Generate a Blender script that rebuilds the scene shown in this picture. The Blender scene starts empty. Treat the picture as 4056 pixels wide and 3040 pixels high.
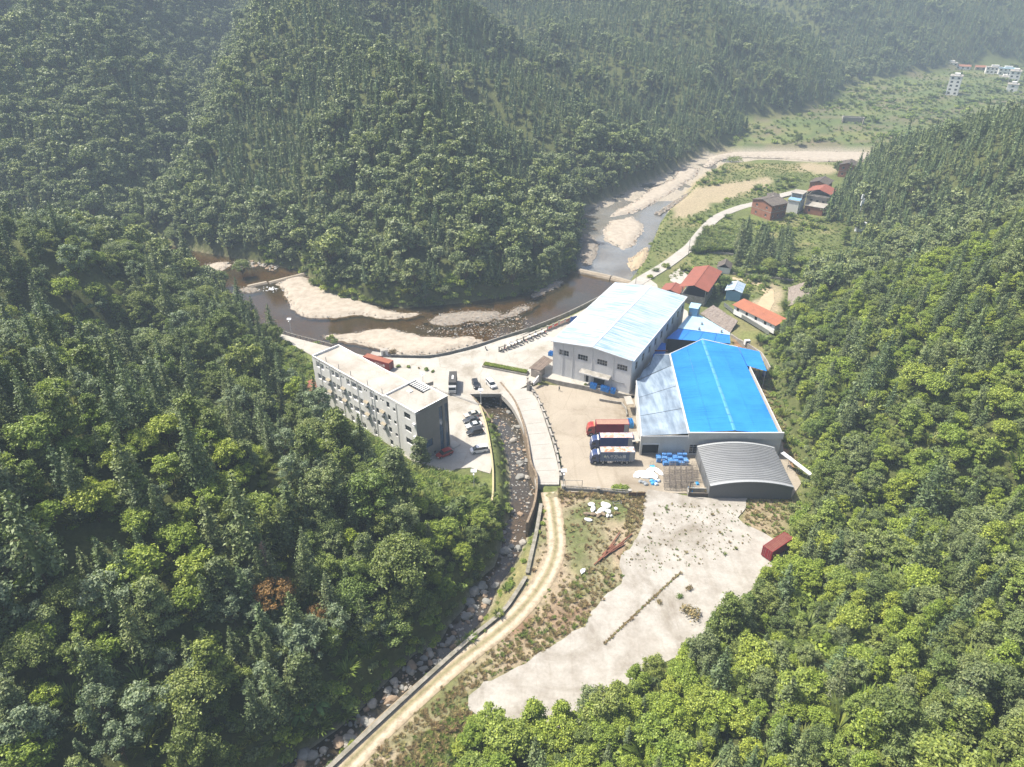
import bpy, bmesh, math, random
import numpy as np
from mathutils import Vector, Matrix, noise as mnoise

random.seed(7)
RNG = np.random.default_rng(11)
SC = bpy.context.scene
COL = SC.collection

# ------------------------------------------------------------------ camera, sky, sun, exposure
CAM_H, PITCH, FPX = 110.0, math.radians(30.8), 2815.0      # drone height, tilt, focal length in photo pixels
cam_d = bpy.data.cameras.new('camera'); cam = bpy.data.objects.new('camera', cam_d); COL.objects.link(cam)
cam.location = (0, 0, CAM_H); cam.rotation_euler = (math.radians(90) - PITCH, 0, 0)
cam_d.sensor_width = 36; cam_d.lens = 36 * FPX / 4056; cam_d.clip_start = 1; cam_d.clip_end = 9000
SC.camera = cam
SUN_EL, SUN_DIR = math.radians(58), (-0.94, 0.34)          # sun stands behind the left ridge
SUN_AZ = math.atan2(SUN_DIR[0], SUN_DIR[1])                # clockwise from +Y
W = bpy.data.worlds.new('World'); SC.world = W; W.use_nodes = True
wn = W.node_tree.nodes; wn.clear()
sky = wn.new('ShaderNodeTexSky'); sky.sky_type = 'NISHITA'; sky.sun_disc = False
sky.sun_elevation = SUN_EL; sky.sun_rotation = SUN_AZ; sky.air_density = 1.0; sky.dust_density = 4.0; sky.altitude = 300
bg = wn.new('ShaderNodeBackground'); bg.inputs['Strength'].default_value = 0.11
wo = wn.new('ShaderNodeOutputWorld')
W.node_tree.links.new(sky.outputs[0], bg.inputs[0]); W.node_tree.links.new(bg.outputs[0], wo.inputs[0])
sun_d = bpy.data.lights.new('sun', 'SUN'); sun_d.energy = 4.8; sun_d.angle = math.radians(0.6); sun_d.color = (1, 0.945, 0.83)
sun = bpy.data.objects.new('sun', sun_d); COL.objects.link(sun)
sdir = Vector((SUN_DIR[0] * math.cos(SUN_EL), SUN_DIR[1] * math.cos(SUN_EL), math.sin(SUN_EL)))
sun.rotation_euler = sdir.to_track_quat('Z', 'Y').to_euler(); sun.location = (0, 0, 300)
SC.view_settings.view_transform = 'Standard'; SC.view_settings.look = 'None'
SC.view_settings.exposure = 1.15; SC.view_settings.gamma = 1.0; SC.view_settings.use_curve_mapping = False
SC.render.engine = 'CYCLES'
SC.cycles.use_denoising = True
SC.cycles.max_bounces = 6; SC.cycles.diffuse_bounces = 3; SC.cycles.glossy_bounces = 2; SC.cycles.transmission_bounces = 4
SC.cycles.transparent_max_bounces = 8; SC.cycles.volume_bounces = 1
SC.cycles.caustics_reflective = False; SC.cycles.caustics_refractive = False

# ------------------------------------------------------------------ photo pixel -> point on a level plane
CP, SP = math.cos(PITCH), math.sin(PITCH)
VIEWS = {0: (0, 0, 4056), 1: (1100, 1250, 1000), 2: (2000, 1000, 1200), 3: (2200, 1500, 1100), 4: (2200, 500, 1200),
         5: (700, 850, 1200), 6: (3000, 0, 1056), 7: (1200, 1900, 1520), 8: (2000, 1850, 1334), 9: (2700, 300, 1356)}
def at(k, x, y, z=0.0):
    ox, oy, w = VIEWS[k]; q = w / 2211.0
    u, v = ox + q * x, oy + q * y
    a, yd = (u - 2028) / FPX, (v - 1520) / FPX
    t = (z - CAM_H) / (-SP - yd * CP)
    return (a * t, (CP - yd * SP) * t)
def ats(k, pts, z=0.0): return [at(k, x, y, z) for x, y in pts]
def project(x, y, z):
    dz = z - CAM_H; f = y * CP - dz * SP; up = y * SP + dz * CP
    f = np.maximum(f, 0.1)
    return x / f * FPX / 2028.0, up / f * FPX / 1520.0, f       # -1..1 across the frame

# ------------------------------------------------------------------ helpers
def tag(o, label=None, cat=None, group=None, kind=None):
    for k, v in (('label', label), ('category', cat), ('group', group), ('kind', kind)):
        if v: o[k] = v
    return o
def link(name, me, parent=None, loc=None, rz=None):
    o = bpy.data.objects.new(name, me); COL.objects.link(o)
    if parent is not None: o.parent = parent
    if loc is not None: o.location = loc
    if rz is not None: o.rotation_euler = (0, 0, rz)
    return o
def empty(name, loc=(0, 0, 0), rz=0.0, label=None, cat=None, group=None):
    o = bpy.data.objects.new(name, None); COL.objects.link(o); o.empty_display_size = 0.2
    o.location = loc; o.rotation_euler = (0, 0, rz)
    return tag(o, label, cat, group)
def copy_tree(o, parent=None):
    c = o.copy(); COL.objects.link(c); c.parent = parent
    for ch in list(o.children): copy_tree(ch, c)
    return c
def mesh_np(name, verts, faces, mats=(), smooth=False):
    me = bpy.data.meshes.new(name); me.from_pydata([tuple(v) for v in verts], [], [tuple(f) for f in faces])
    for m in mats: me.materials.append(m)
    if smooth: me.polygons.foreach_set('use_smooth', [True] * len(me.polygons))
    me.update(); return me
def quads_mesh(name, V, mats=(), smooth=False, k=4):
    n = len(V) // k
    me = bpy.data.meshes.new(name); me.vertices.add(n * k); me.vertices.foreach_set('co', np.asarray(V, dtype=np.float32).ravel())
    me.loops.add(n * k); me.loops.foreach_set('vertex_index', np.arange(n * k, dtype=np.int32))
    me.polygons.add(n); me.polygons.foreach_set('loop_start', np.arange(0, n * k, k, dtype=np.int32))
    for m in mats: me.materials.append(m)
    me.update(calc_edges=True); return me

class MB:
    """collects boxes, prisms and tubes, builds ONE mesh"""
    def __init__(s): s.v = []; s.f = []; s.m = []; s.mats = []
    def mi(s, mat):
        if mat not in s.mats: s.mats.append(mat)
        return s.mats.index(mat)
    def add(s, v, f, mat=None):
        n = len(s.v); s.v += [tuple(p) for p in v]; s.f += [tuple(i + n for i in q) for q in f]
        s.m += [s.mi(mat) if mat else 0] * len(f); return s
    def box(s, x0, x1, y0, y1, z0, z1, mat=None, M=None):
        v = [(x, y, z) for z in (z0, z1) for y in (y0, y1) for x in (x0, x1)]
        if M is not None: v = [tuple(M @ Vector(p)) for p in v]
        return s.add(v, [(0, 2, 3, 1), (4, 5, 7, 6), (0, 1, 5, 4), (2, 6, 7, 3), (0, 4, 6, 2), (1, 3, 7, 5)], mat)
    def prism(s, poly, z0, z1, mat=None, M=None):
        n = len(poly); a = sum(poly[i][0] * poly[(i + 1) % n][1] - poly[(i + 1) % n][0] * poly[i][1] for i in range(n))
        if a < 0: poly = poly[::-1]
        zz0 = z0 if hasattr(z0, '__len__') else [z0] * n; zz1 = z1 if hasattr(z1, '__len__') else [z1] * n
        v = [(p[0], p[1], zz0[i]) for i, p in enumerate(poly)] + [(p[0], p[1], zz1[i]) for i, p in enumerate(poly)]
        if M is not None: v = [tuple(M @ Vector(p)) for p in v]
        f = [tuple(range(n))[::-1], tuple(range(n, 2 * n))] + [(i, (i + 1) % n, n + (i + 1) % n, n + i) for i in range(n)]
        return s.add(v, f, mat)
    def profile(s, pts, x0, x1, mat=None, M=None):
        """closed (y,z) outline swept along x"""
        n = len(pts); v = [(x0, y, z) for y, z in pts] + [(x1, y, z) for y, z in pts]
        if M is not None: v = [tuple(M @ Vector(p)) for p in v]
        f = [tuple(range(n)), tuple(range(n, 2 * n))[::-1]] + [(i, n + i, n + (i + 1) % n, (i + 1) % n) for i in range(n)]
        return s.add(v, f, mat)
    def tube(s, p, q, r0, r1=None, n=6, mat=None, cap=True):
        r1 = r0 if r1 is None else r1; p, q = Vector(p), Vector(q); d = (q - p)
        if d.length < 1e-6: return s
        d.normalize(); u = d.orthogonal().normalized(); w = d.cross(u)
        v = []
        for c, r in ((p, r0), (q, r1)):
            for i in range(n):
                a = 2 * math.pi * i / n; v.append(tuple(c + (u * math.cos(a) + w * math.sin(a)) * r))
        f = [(i, (i + 1) % n, n + (i + 1) % n, n + i) for i in range(n)]
        if cap: f += [tuple(range(n))[::-1], tuple(range(n, 2 * n))]
        return s.add(v, f, mat)
    def mesh(s, name, mat=None, bevel=0, smooth=False):
        me = bpy.data.meshes.new(name); me.from_pydata(s.v, [], s.f)
        for m in (s.mats or ([mat] if mat else [])): me.materials.append(m)
        if s.mats: me.polygons.foreach_set('material_index', s.m)
        if bevel:
            bm = bmesh.new(); bm.from_mesh(me)
            bmesh.ops.bevel(bm, geom=bm.edges[:], offset=bevel, segments=1, affect='EDGES', clamp_overlap=True)
            bm.to_mesh(me); bm.free()
        if smooth: me.polygons.foreach_set('use_smooth', [True] * len(me.polygons))
        me.update(); return me
    def build(s, name, mat=None, parent=None, bevel=0, loc=None, rz=None, smooth=False):
        return link(name, s.mesh(name, mat, bevel, smooth), parent, loc, rz)

# ------------------------------------------------------------------ materials
def new_mat(name):
    m = bpy.data.materials.new(name); m.use_nodes = True; nt = m.node_tree; nt.nodes.clear()
    return m, nt, nt.nodes, nt.links
def ramp(nt, stops, interp='LINEAR'):
    r = nt.nodes.new('ShaderNodeValToRGB'); e = r.color_ramp.elements; r.color_ramp.interpolation = interp
    while len(e) < len(stops): e.new(0.5)
    for i, (p, c) in enumerate(stops): e[i].position = p; e[i].color = (*c, 1) if len(c) == 3 else c
    return r
def noise_node(nt, scale, detail=5, rough=0.55, coord='Object', stretch=None, dist=0.0):
    tc = nt.nodes.new('ShaderNodeTexCoord'); n = nt.nodes.new('ShaderNodeTexNoise')
    n.inputs['Scale'].default_value = scale; n.inputs['Detail'].default_value = detail; n.inputs['Roughness'].default_value = rough
    n.inputs['Distortion'].default_value = dist
    if stretch:
        mp = nt.nodes.new('ShaderNodeMapping'); mp.inputs['Scale'].default_value = stretch
        nt.links.new(tc.outputs[coord], mp.inputs[0]); nt.links.new(mp.outputs[0], n.inputs['Vector'])
    else: nt.links.new(tc.outputs[coord], n.inputs['Vector'])
    return n
def mixc(nt, a, b, fac, mode='MIX'):
    m = nt.nodes.new('ShaderNodeMix'); m.data_type = 'RGBA'; m.blend_type = mode
    for sock, val in ((m.inputs[6], a), (m.inputs[7], b), (m.inputs[0], fac)):
        if hasattr(val, 'links') or hasattr(val, 'is_linked'): nt.links.new(val, sock)
        elif isinstance(val, (int, float)): sock.default_value = val
        else: sock.default_value = (*val, 1)
    return m.outputs[2]
def princ(nt, col, rough=0.8, metal=0.0, spec=0.3, bump=None, bump_d=0.02, bump_s=0.6):
    b = nt.nodes.new('ShaderNodeBsdfPrincipled'); o = nt.nodes.new('ShaderNodeOutputMaterial')
    if hasattr(col, 'is_linked'): nt.links.new(col, b.inputs['Base Color'])
    else: b.inputs['Base Color'].default_value = (*col, 1)
    if hasattr(rough, 'is_linked'): nt.links.new(rough, b.inputs['Roughness'])
    else: b.inputs['Roughness'].default_value = rough
    b.inputs['Metallic'].default_value = metal; b.inputs['Specular IOR Level'].default_value = spec
    if bump is not None:
        bp = nt.nodes.new('ShaderNodeBump'); bp.inputs['Distance'].default_value = bump_d; bp.inputs['Strength'].default_value = bump_s
        nt.links.new(bump, bp.inputs['Height']); nt.links.new(bp.outputs[0], b.inputs['Normal'])
    nt.links.new(b.outputs[0], o.inputs[0]); return b
def weathered(name, base, dirt, scale=0.6, amount=0.5, rough=0.85, fine=6.0, spec=0.25, metal=0.0, stretch=None, bump_d=0.01, lo=0.38, hi=0.68, slab=0, streaks=False):
    """paint or concrete with broad stains and a fine grain"""
    m, nt, N, L = new_mat(name)
    n1 = noise_node(nt, scale, 6, 0.62, stretch=stretch); n2 = noise_node(nt, fine, 4, 0.7)
    r1 = ramp(nt, [(lo, (0, 0, 0)), (hi, (1, 1, 1))]); L.new(n1.outputs[0], r1.inputs[0])
    mm = N.new('ShaderNodeMath'); mm.operation = 'MULTIPLY'; mm.inputs[1].default_value = amount; L.new(r1.outputs[0], mm.inputs[0])
    c = mixc(nt, base, dirt, mm.outputs[0])
    r2 = ramp(nt, [(0.3, (0.86, 0.86, 0.86)), (0.7, (1.06, 1.06, 1.06))]); L.new(n2.outputs[0], r2.inputs[0])
    c = mixc(nt, c, r2.outputs[0], 1.0, 'MULTIPLY')
    if slab or streaks:
      n3 = noise_node(nt, 0.045, 7, 0.68, dist=1.2); r3 = ramp(nt, [(0.34, (0.72, 0.69, 0.64)), (0.47, (1, 1, 1)), (0.66, (1.1, 1.1, 1.1))]); L.new(n3.outputs[0], r3.inputs[0]); c = mixc(nt, c, r3.outputs[0], 1.0, 'MULTIPLY')
      n4 = noise_node(nt, 0.35, 6, 0.7, stretch=(1.0, 0.12, 1), dist=0.6); r4 = ramp(nt, [(0.56, (1, 1, 1)), (0.72, (0.78, 0.75, 0.71))]); L.new(n4.outputs[0], r4.inputs[0]); c = mixc(nt, c, r4.outputs[0], 0.8, 'MULTIPLY')
      if slab:
        tc = N.new('ShaderNodeTexCoord'); vo = N.new('ShaderNodeTexVoronoi'); vo.feature = 'DISTANCE_TO_EDGE'; vo.inputs['Scale'].default_value = slab; mp = N.new('ShaderNodeMapping'); mp.inputs['Rotation'].default_value = (0, 0, .5); L.new(tc.outputs['Object'], mp.inputs[0]); L.new(mp.outputs[0], vo.inputs['Vector'])
        r5_ = ramp(nt, [(0.0, (0.62, 0.58, 0.53)), (0.012, (1, 1, 1))]); L.new(vo.outputs['Distance'], r5_.inputs[0]); c = mixc(nt, c, r5_.outputs[0], 0.45, 'MULTIPLY')
    princ(nt, c, rough, metal, spec, n2.outputs[0], bump_d, 0.4); return m
def plain(name, col, rough=0.6, metal=0.0, spec=0.4):
    m, nt, N, L = new_mat(name); n = noise_node(nt, 3.0, 3)
    r = ramp(nt, [(0.3, (0.88, 0.88, 0.88)), (0.7, (1.05, 1.05, 1.05))]); L.new(n.outputs[0], r.inputs[0])
    princ(nt, mixc(nt, col, r.outputs[0], 1.0, 'MULTIPLY'), rough, metal, spec); return m
def leaf_mat(name, cols, transl=0.3, rough=0.55):
    """cols: colour stops picked by the tree's own random number; each leaf varies a little"""
    m, nt, N, L = new_mat(name)
    oi = N.new('ShaderNodeObjectInfo'); r = ramp(nt, [(i / max(1, len(cols) - 1), c) for i, c in enumerate(cols)]); L.new(oi.outputs['Random'], r.inputs[0])
    g = N.new('ShaderNodeNewGeometry'); rr = ramp(nt, [(0.0, (0.48, 0.58, 0.5)), (0.55, (0.88, 0.98, 0.92)), (1.0, (1.4, 1.42, 1.2))]); L.new(g.outputs['Random Per Island'], rr.inputs[0])
    c = mixc(nt, r.outputs[0], rr.outputs[0], 1.0, 'MULTIPLY')
    d = N.new('ShaderNodeBsdfPrincipled'); d.inputs['Roughness'].default_value = rough; d.inputs['Specular IOR Level'].default_value = 0.35; L.new(c, d.inputs['Base Color'])
    t = N.new('ShaderNodeBsdfTranslucent'); tc = mixc(nt, c, (1.15, 1.25, 0.55), 1.0, 'MULTIPLY'); L.new(tc, t.inputs[0])
    mx = N.new('ShaderNodeMixShader'); mx.inputs[0].default_value = transl; L.new(d.outputs[0], mx.inputs[1]); L.new(t.outputs[0], mx.inputs[2])
    o = N.new('ShaderNodeOutputMaterial'); L.new(mx.outputs[0], o.inputs[0]); return m

# ------------------------------------------------------------------ vector noise and distances
def vnoise(x, y, seed=0):
    xi = np.floor(x).astype(np.int64); yi = np.floor(y).astype(np.int64); fx = x - xi; fy = y - yi
    fx = fx * fx * (3 - 2 * fx); fy = fy * fy * (3 - 2 * fy)
    def hsh(a, b):
        n = (a * 374761393 + b * 668265263 + seed * 974634) & 0xffffffff
        n = ((n ^ (n >> 13)) * 1274126177) & 0xffffffff
        return ((n ^ (n >> 16)) & 0xffff) / 65535.0
    return (hsh(xi, yi) * (1 - fx) + hsh(xi + 1, yi) * fx) * (1 - fy) + (hsh(xi, yi + 1) * (1 - fx) + hsh(xi + 1, yi + 1) * fx) * fy
def fbm(x, y, s, seed=0, o=4):
    r = 0; a = 0.5
    for i in range(o): r = r + a * (vnoise(x / s + 31.7 * i, y / s + 17.3 * i, seed + i) - 0.5); s *= 0.5; a *= 0.5
    return r
def seg_dist(px, py, poly, closed=False):
    d = np.full(px.shape, 1e9); n = len(poly)
    for i in range(n if closed else n - 1):
        ax, ay = poly[i]; bx, by = poly[(i + 1) % n]; vx, vy = bx - ax, by - ay
        t = np.clip(((px - ax) * vx + (py - ay) * vy) / max(1e-9, vx * vx + vy * vy), 0, 1)
        d = np.minimum(d, np.hypot(px - ax - t * vx, py - ay - t * vy))
    return d
def inside(px, py, poly):
    r = np.zeros(px.shape, bool); n = len(poly)
    for i in range(n):
        ax, ay = poly[i]; bx, by = poly[(i + 1) % n]
        if ay == by: continue
        c = ((ay > py) != (by > py)) & (px < (bx - ax) * (py - ay) / (by - ay) + ax); r ^= c
    return r
def sdist(px, py, poly):
    """negative inside"""
    d = seg_dist(px, py, poly, True); return np.where(inside(px, py, poly), -d, d)
def smooth01(x): x = np.clip(x, 0, 1); return x * x * (3 - 2 * x)
def poly_line(pts, step):
    """resample a polyline"""
    out = []
    for a, b in zip(pts[:-1], pts[1:]):
        n = max(1, int(math.hypot(b[0] - a[0], b[1] - a[1]) / step))
        out += [(a[0] + (b[0] - a[0]) * i / n, a[1] + (b[1] - a[1]) * i / n) for i in range(n)]
    return out + [pts[-1]]
def smooth_line(pts, n=6):
    """Catmull-Rom through the points"""
    P = [pts[0]] + list(pts) + [pts[-1]]; out = []
    for i in range(1, len(P) - 2):
        for k in range(n):
            t = k / n; p0, p1, p2, p3 = P[i - 1], P[i], P[i + 1], P[i + 2]
            out.append(tuple(0.5 * (2 * p1[j] + (p2[j] - p0[j]) * t + (2 * p0[j] - 5 * p1[j] + 4 * p2[j] - p3[j]) * t * t + (3 * p1[j] - p0[j] - 3 * p2[j] + p3[j]) * t ** 3) for j in range(2)))
    return out + [tuple(pts[-1])]

# ------------------------------------------------------------------ plan of the valley
YARD_Z = -1.2
v0 = lambda pts, z=0.0: ats(0, pts, z)
STREAM_L = ats(1, [(1560, 560), (1690, 690), (1800, 800), (1905, 950), (1980, 1130), (2022, 1300), (2040, 1560)], -4.2) + \
    ats(7, [(1200, 150), (1190, 220), (1150, 280), (1140, 400), (1105, 500), (1035, 560), (975, 650), (925, 750), (850, 830), (790, 940), (640, 1010), (540, 1110), (420, 1230), (330, 1330), (200, 1440), (60, 1540), (-100, 1640)], -4.2)
STREAM_R = ats(1, [(1800, 560), (1952, 690), (1985, 730), (2080, 860), (2150, 1050), (2185, 1200), (2215, 1400)], -4.2) + \
    ats(7, [(1345, 60), (1335, 200), (1290, 330), (1235, 450), (1190, 530), (1120, 620), (1085, 720), (1040, 800), (950, 900), (850, 1000), (760, 1080), (660, 1150), (600, 1230), (500, 1330), (420, 1400), (300, 1500), (200, 1580), (60, 1700)], -4.2)
STREAM = STREAM_L + [(-62, 45), (-78, 0), (-90, -60)] + [(-78, -60), (-62, 0), (-50, 40)] + STREAM_R[::-1]
LOT_EDGE = ats(1, [(1690, 690), (1770, 800), (1812, 920), (1840, 1040), (1862, 1170), (1880, 1300), (1886, 1420), (1885, 1560), (1875, 1640)])
C_FOOT = v0([(440, 548), (540, 566), (650, 588), (700, 637), (780, 655), (870, 668), (1000, 657), (1100, 642), (1180, 625), (1245, 580), (1252, 510), (1258, 455), (1330, 425), (1450, 372), (1520, 335)], -4) + \
    v0([(1560, 316), (1620, 285), (1560, 262), (1700, 250), (1790, 225), (1832, 185)])
FLOOR = [(-96, -60), (-82, 0), (-66, 45)] + STREAM_L[::-1][:-8] + v0([(1078, 1105), (1012, 1045), (905, 1006), (800, 930), (690, 855), (655, 805), (636, 765), (585, 717), (545, 680), (470, 620)]) + \
    [(-128, 270), (-165, 292), (-230, 296), (-400, 270), (-900, 250), (-900, 300), (-400, 312), (-230, 328), (-165, 322)] + C_FOOT + \
    [(362, 806), (392, 818), (450, 862), (507, 902), (560, 930), (640, 950), (760, 985), (1000, 1010), (1500, 1000), (1500, 700), (800, 600), (450, 545), (300, 505), (235, 470), (206, 430), (176, 388), (150, 335)] + \
    v0([(1870, 530), (1790, 560), (1735, 610), (1710, 680), (1660, 745), (1690, 850), (1712, 930), (1745, 1040), (1735, 1120), (1700, 1190), (1640, 1260), (1560, 1325), (1490, 1390), (1380, 1440), (1260, 1545), (1100, 1620), (980, 1658)]) + [(-16, 55), (-30, 10), (-40, -60)]
BANK = v0([(545, 690), (600, 716), (700, 752), (790, 772), (870, 778), (960, 772), (1010, 758), (1060, 740), (1180, 693), (1240, 666), (1330, 626)], -1) + \
    v0([(1348, 606), (1362, 585), (1385, 560), (1400, 520), (1420, 475), (1440, 450), (1475, 425), (1500, 392), (1535, 368), (1560, 352), (1640, 347), (1760, 350), (1930, 352), (2100, 352), (2300, 350)], -2)
RIVER = C_FOOT[:15] + v0([(1545, 326), (1640, 322), (1760, 322), (1930, 326), (2100, 328), (2300, 330)], -2) + BANK[::-1] + [(-105, 250), (-128, 274), (-165, 296), (-230, 300), (-400, 274), (-900, 254), (-900, 296), (-400, 308), (-230, 324), (-165, 318)]
WATER_Z = -4.0
YARD_L = ats(2, [(165, 950), (200, 1010), (255, 1110), (300, 1230), (345, 1360), (380, 1480), (400, 1600), (405, 1640)], -0.6)
LOW = YARD_L + v0([(1213, 1062), (1166, 1074)], -1.2) + STREAM_R[9:] + [(-50, 40), (-62, 0), (-40, -60), (-20, 40)] + v0([(1300, 1640), (1700, 1200), (1745, 1040), (1712, 930), (1690, 850), (1655, 745), (1575, 745), (1490, 740), (1375, 838), (1180, 828)], -1.2)
ROAD_A, ROAD_B = ats(2, [(-4, 1061), (70, 1140), (138, 1270), (195, 1450), (225, 1600), (232, 1680)], -0.5), ats(2, [(165, 965), (215, 1075), (280, 1230), (345, 1420), (378, 1560), (388, 1680)], -0.5)
RL = smooth_line([((a[0] + b[0]) / 2, (a[1] + b[1]) / 2) for a, b in zip(ROAD_A, ROAD_B)], 5)
GULLIES = [([(-190, 318, -2), (-188, 392, 9), (-200, 478, 22), (-235, 600, 40), (-260, 760, 66)], 0.95),
           ([(44, 385, 0), (4, 405, 5), (-42, 440, 16), (-80, 520, 36)], 0.95),
           ([(130, 520, 0), (70, 545, 11), (10, 590, 26), (-20, 680, 46)], 0.8),
           ([(-110, 188, 1), (-140, 178, 10), (-185, 170, 30), (-260, 160, 62)], 0.8),
           ([(150, 318, 2), (195, 305, 18), (240, 296, 36), (330, 290, 66)], 0.85),
           ([(-62, 266, -3), (-72, 305, 10), (-70, 345, 28)], 0.9), ([(100, 470, 0), (48, 480, 9), (0, 505, 24)], .85), ([(230, 650, 0), (170, 640, 13), (110, 660, 30)], .8), ([(-330, 322, 0), (-320, 400, 20), (-340, 500, 46)], .8),
           ([(362, 806, 0), (310, 900, 2), (245, 1060, 8), (170, 1300, 20), (100, 1600, 40)], .75),
           ([(85, 120, 2), (120, 112, 16), (170, 96, 38)], 0.9)]
BUMPS = [(-36, 366, 16, 30), (-140, 245, 4, 25), (120, 178, 5, 26), (235, 380, 9, 40), (200, 700, 18, 80), (-60, 520, 14, 90), (560, 1120, 30, 160), (-340, 480, 14, 90)]

def height(x, y):
    x = np.asarray(x, float); y = np.asarray(y, float)
    d = np.maximum(sdist(x, y, FLOOR), 0)
    hill = 190 * (1 - np.exp(-0.56 * d / 190))
    for gl, sl in GULLIES:
        best = np.full(x.shape, 1e9)
        for (ax, ay, az), (bx, by, bz) in zip(gl[:-1], gl[1:]):
            vx, vy = bx - ax, by - ay; t = np.clip(((x - ax) * vx + (y - ay) * vy) / (vx * vx + vy * vy), 0, 1)
            best = np.minimum(best, az + (bz - az) * t + sl * np.maximum(np.hypot(x - ax - t * vx, y - ay - t * vy) - 3, 0))
        best = np.maximum(best, 0); k = 9.0
        hh = np.clip(0.5 + 0.5 * (best - hill) / k, 0, 1); hill = best * (1 - hh) + hill * hh - k * hh * (1 - hh) * np.clip(d / 25, 0, 1)
    for bx, by, a, s in BUMPS: hill = hill + a * np.exp(-((x - bx) ** 2 + (y - by) ** 2) / (2 * s * s)) * np.clip(d / 20, 0, 1)
    hill = np.maximum(hill, 0)
    amp = np.clip(d / 40, 0, 1)
    hill = hill + amp * (fbm(x, y * .45, 80, 3, 4) * 46 + fbm(x, y, 420, 9, 3) * np.clip(d / 300, 0, 1) * 90)
    fl = -1.2 * smooth01(0.5 - sdist(x, y, LOW) / 3.0)
    fl = fl - 0.18
    open_f = np.clip((y - 330) / 60, 0, 1) * np.clip((x - 40) / 60, 0, 1)
    fl = fl + open_f * fbm(x, y, 40, 21, 3) * 2.4
    rs = sdist(x, y, RIVER); rk = smooth01(1 - rs / 4.5)
    far_b = smooth01((y - 330) / 60)
    fl = fl * (1 - rk) + (-5.1 + far_b * 1.72 + fbm(x, y, 14, 5, 3) * (0.9 + .5 * far_b)) * rk
    ss = sdist(x, y, STREAM); sk = smooth01(1 - ss / 3.2)
    fl = np.minimum(fl, fl * (1 - sk) + (-4.5 + fbm(x, y, 5, 6, 3) * 0.7) * sk)
    fl = np.where((seg_dist(x, y, RL) < 3.4) & (ss > .3), np.minimum(fl, -1.6), fl)
    return fl + hill

# ------------------------------------------------------------------ terrain sheet
def spread(lo, hi, step, far_lo, far_hi, g=1.06):
    a = list(np.arange(lo, hi + 1e-6, step)); s = step
    while a[-1] < far_hi: s = min(s * g, 45); a.append(a[-1] + s)
    s = step
    while a[0] > far_lo: s = min(s * g, 45); a.insert(0, a[0] - s)
    return np.array(a)
gx = spread(-100, 100, 1.0, -1900, 2300); gy = spread(62, 300, 1.0, -250, 3300, 1.04)
GX, GY = np.meshgrid(gx, gy); GZ = height(GX, GY)
nx, ny = len(gx), len(gy)
idx = np.arange(nx * ny).reshape(ny, nx)
F = np.stack([idx[:-1, :-1], idx[:-1, 1:], idx[1:, 1:], idx[1:, :-1]], -1).reshape(-1, 4)
me = bpy.data.meshes.new('terrain'); me.vertices.add(nx * ny); me.vertices.foreach_set('co', np.stack([GX, GY, GZ], -1).astype(np.float32).ravel())
me.loops.add(F.size); me.loops.foreach_set('vertex_index', F.ravel().astype(np.int32))
me.polygons.add(len(F)); me.polygons.foreach_set('loop_start', np.arange(0, F.size, 4, dtype=np.int32)); me.update(calc_edges=True)
me.polygons.foreach_set('use_smooth', [True] * len(F))
# ground colours: what the ground itself is made of
dF = sdist(GX, GY, FLOOR); rs = sdist(GX, GY, RIVER); ss = sdist(GX, GY, STREAM)
def lay(c, col, k): return c * (1 - k[..., None]) + np.array(col) * k[..., None]
n1 = fbm(GX, GY, 26, 41, 5) * 2; n2 = fbm(GX, GY, 8, 51, 4) * 2; n3 = fbm(GX, GY, 60, 61, 4) * 2
C = np.zeros(GX.shape + (3,)) + np.array((0.075, 0.085, 0.03))
C = lay(C, (0.10, 0.118, 0.042), smooth01((-dF + 2) / 6) * 1.0)
C = lay(C, (0.21, 0.185, 0.09), smooth01((-dF) / 3) * smooth01(n1 * 2.2 + 0.3) * 0.9)
C = lay(C, (0.14, 0.165, 0.05), smooth01((-dF) / 3) * smooth01(n2 * 2.4 - 0.1) * 0.7)
DRY = ats(7, [(1300, 560), (1370, 120), (1420, 80), (1480, 60), (2000, 60), (1950, 300), (1850, 420), (1860, 560), (1700, 700), (1600, 850), (1400, 980), (1280, 1060), (1000, 1180), (700, 1500), (500, 1658), (200, 1658), (700, 1150), (1150, 760)], -1.2)
kd = smooth01(0.5 - sdist(GX, GY, DRY) / 2.5)
C = lay(C, (0.29, 0.235, 0.165), kd * smooth01(0.75 + n2 * 1.2 + n1 * 0.6)); C = lay(C, (0.16, 0.15, 0.06), kd * smooth01(n1 * 2.4 - 0.1) * 0.3); C = lay(C, (0.19, 0.125, 0.08), kd * smooth01(n2 * 2.6 - 0.35))
SANDY = [v0([(1440, 440), (1500, 405), (1560, 395), (1660, 380), (1680, 395), (1600, 415), (1560, 440), (1500, 465), (1450, 470)]), ats(9, [(420, 1440), (560, 1370), (530, 1320), (640, 1340), (690, 1370), (690, 1480), (640, 1560), (480, 1480)], 1), ats(9, [(740, 555), (900, 565), (1020, 590), (1000, 640), (860, 640), (760, 600)])]
for q in SANDY: C = lay(C, (0.32, 0.26, 0.18), smooth01(0.4 - sdist(GX, GY, q) / 4.0 + n2 * 1.4 + n1) * 0.85)
C = lay(C, (0.30, 0.25, 0.17), smooth01(0.6 - rs / 3.0))
C = lay(C, (0.17, 0.125, 0.065), smooth01(-rs / 3.0) * smooth01((335 - GY) / 30)); C = lay(C, (0.30, 0.265, 0.215), smooth01(-rs / 3.0) * smooth01((GY - 325) / 30))
C = lay(C, (0.27, 0.235, 0.18), smooth01(0.7 - ss / 1.5))
CUT = ats(2, [(1660, 640), (1760, 700), (1830, 880), (1880, 1010), (1990, 1300), (2040, 1420), (2140, 1560), (2090, 1640), (1960, 1300), (1840, 980)], -1)
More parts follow.
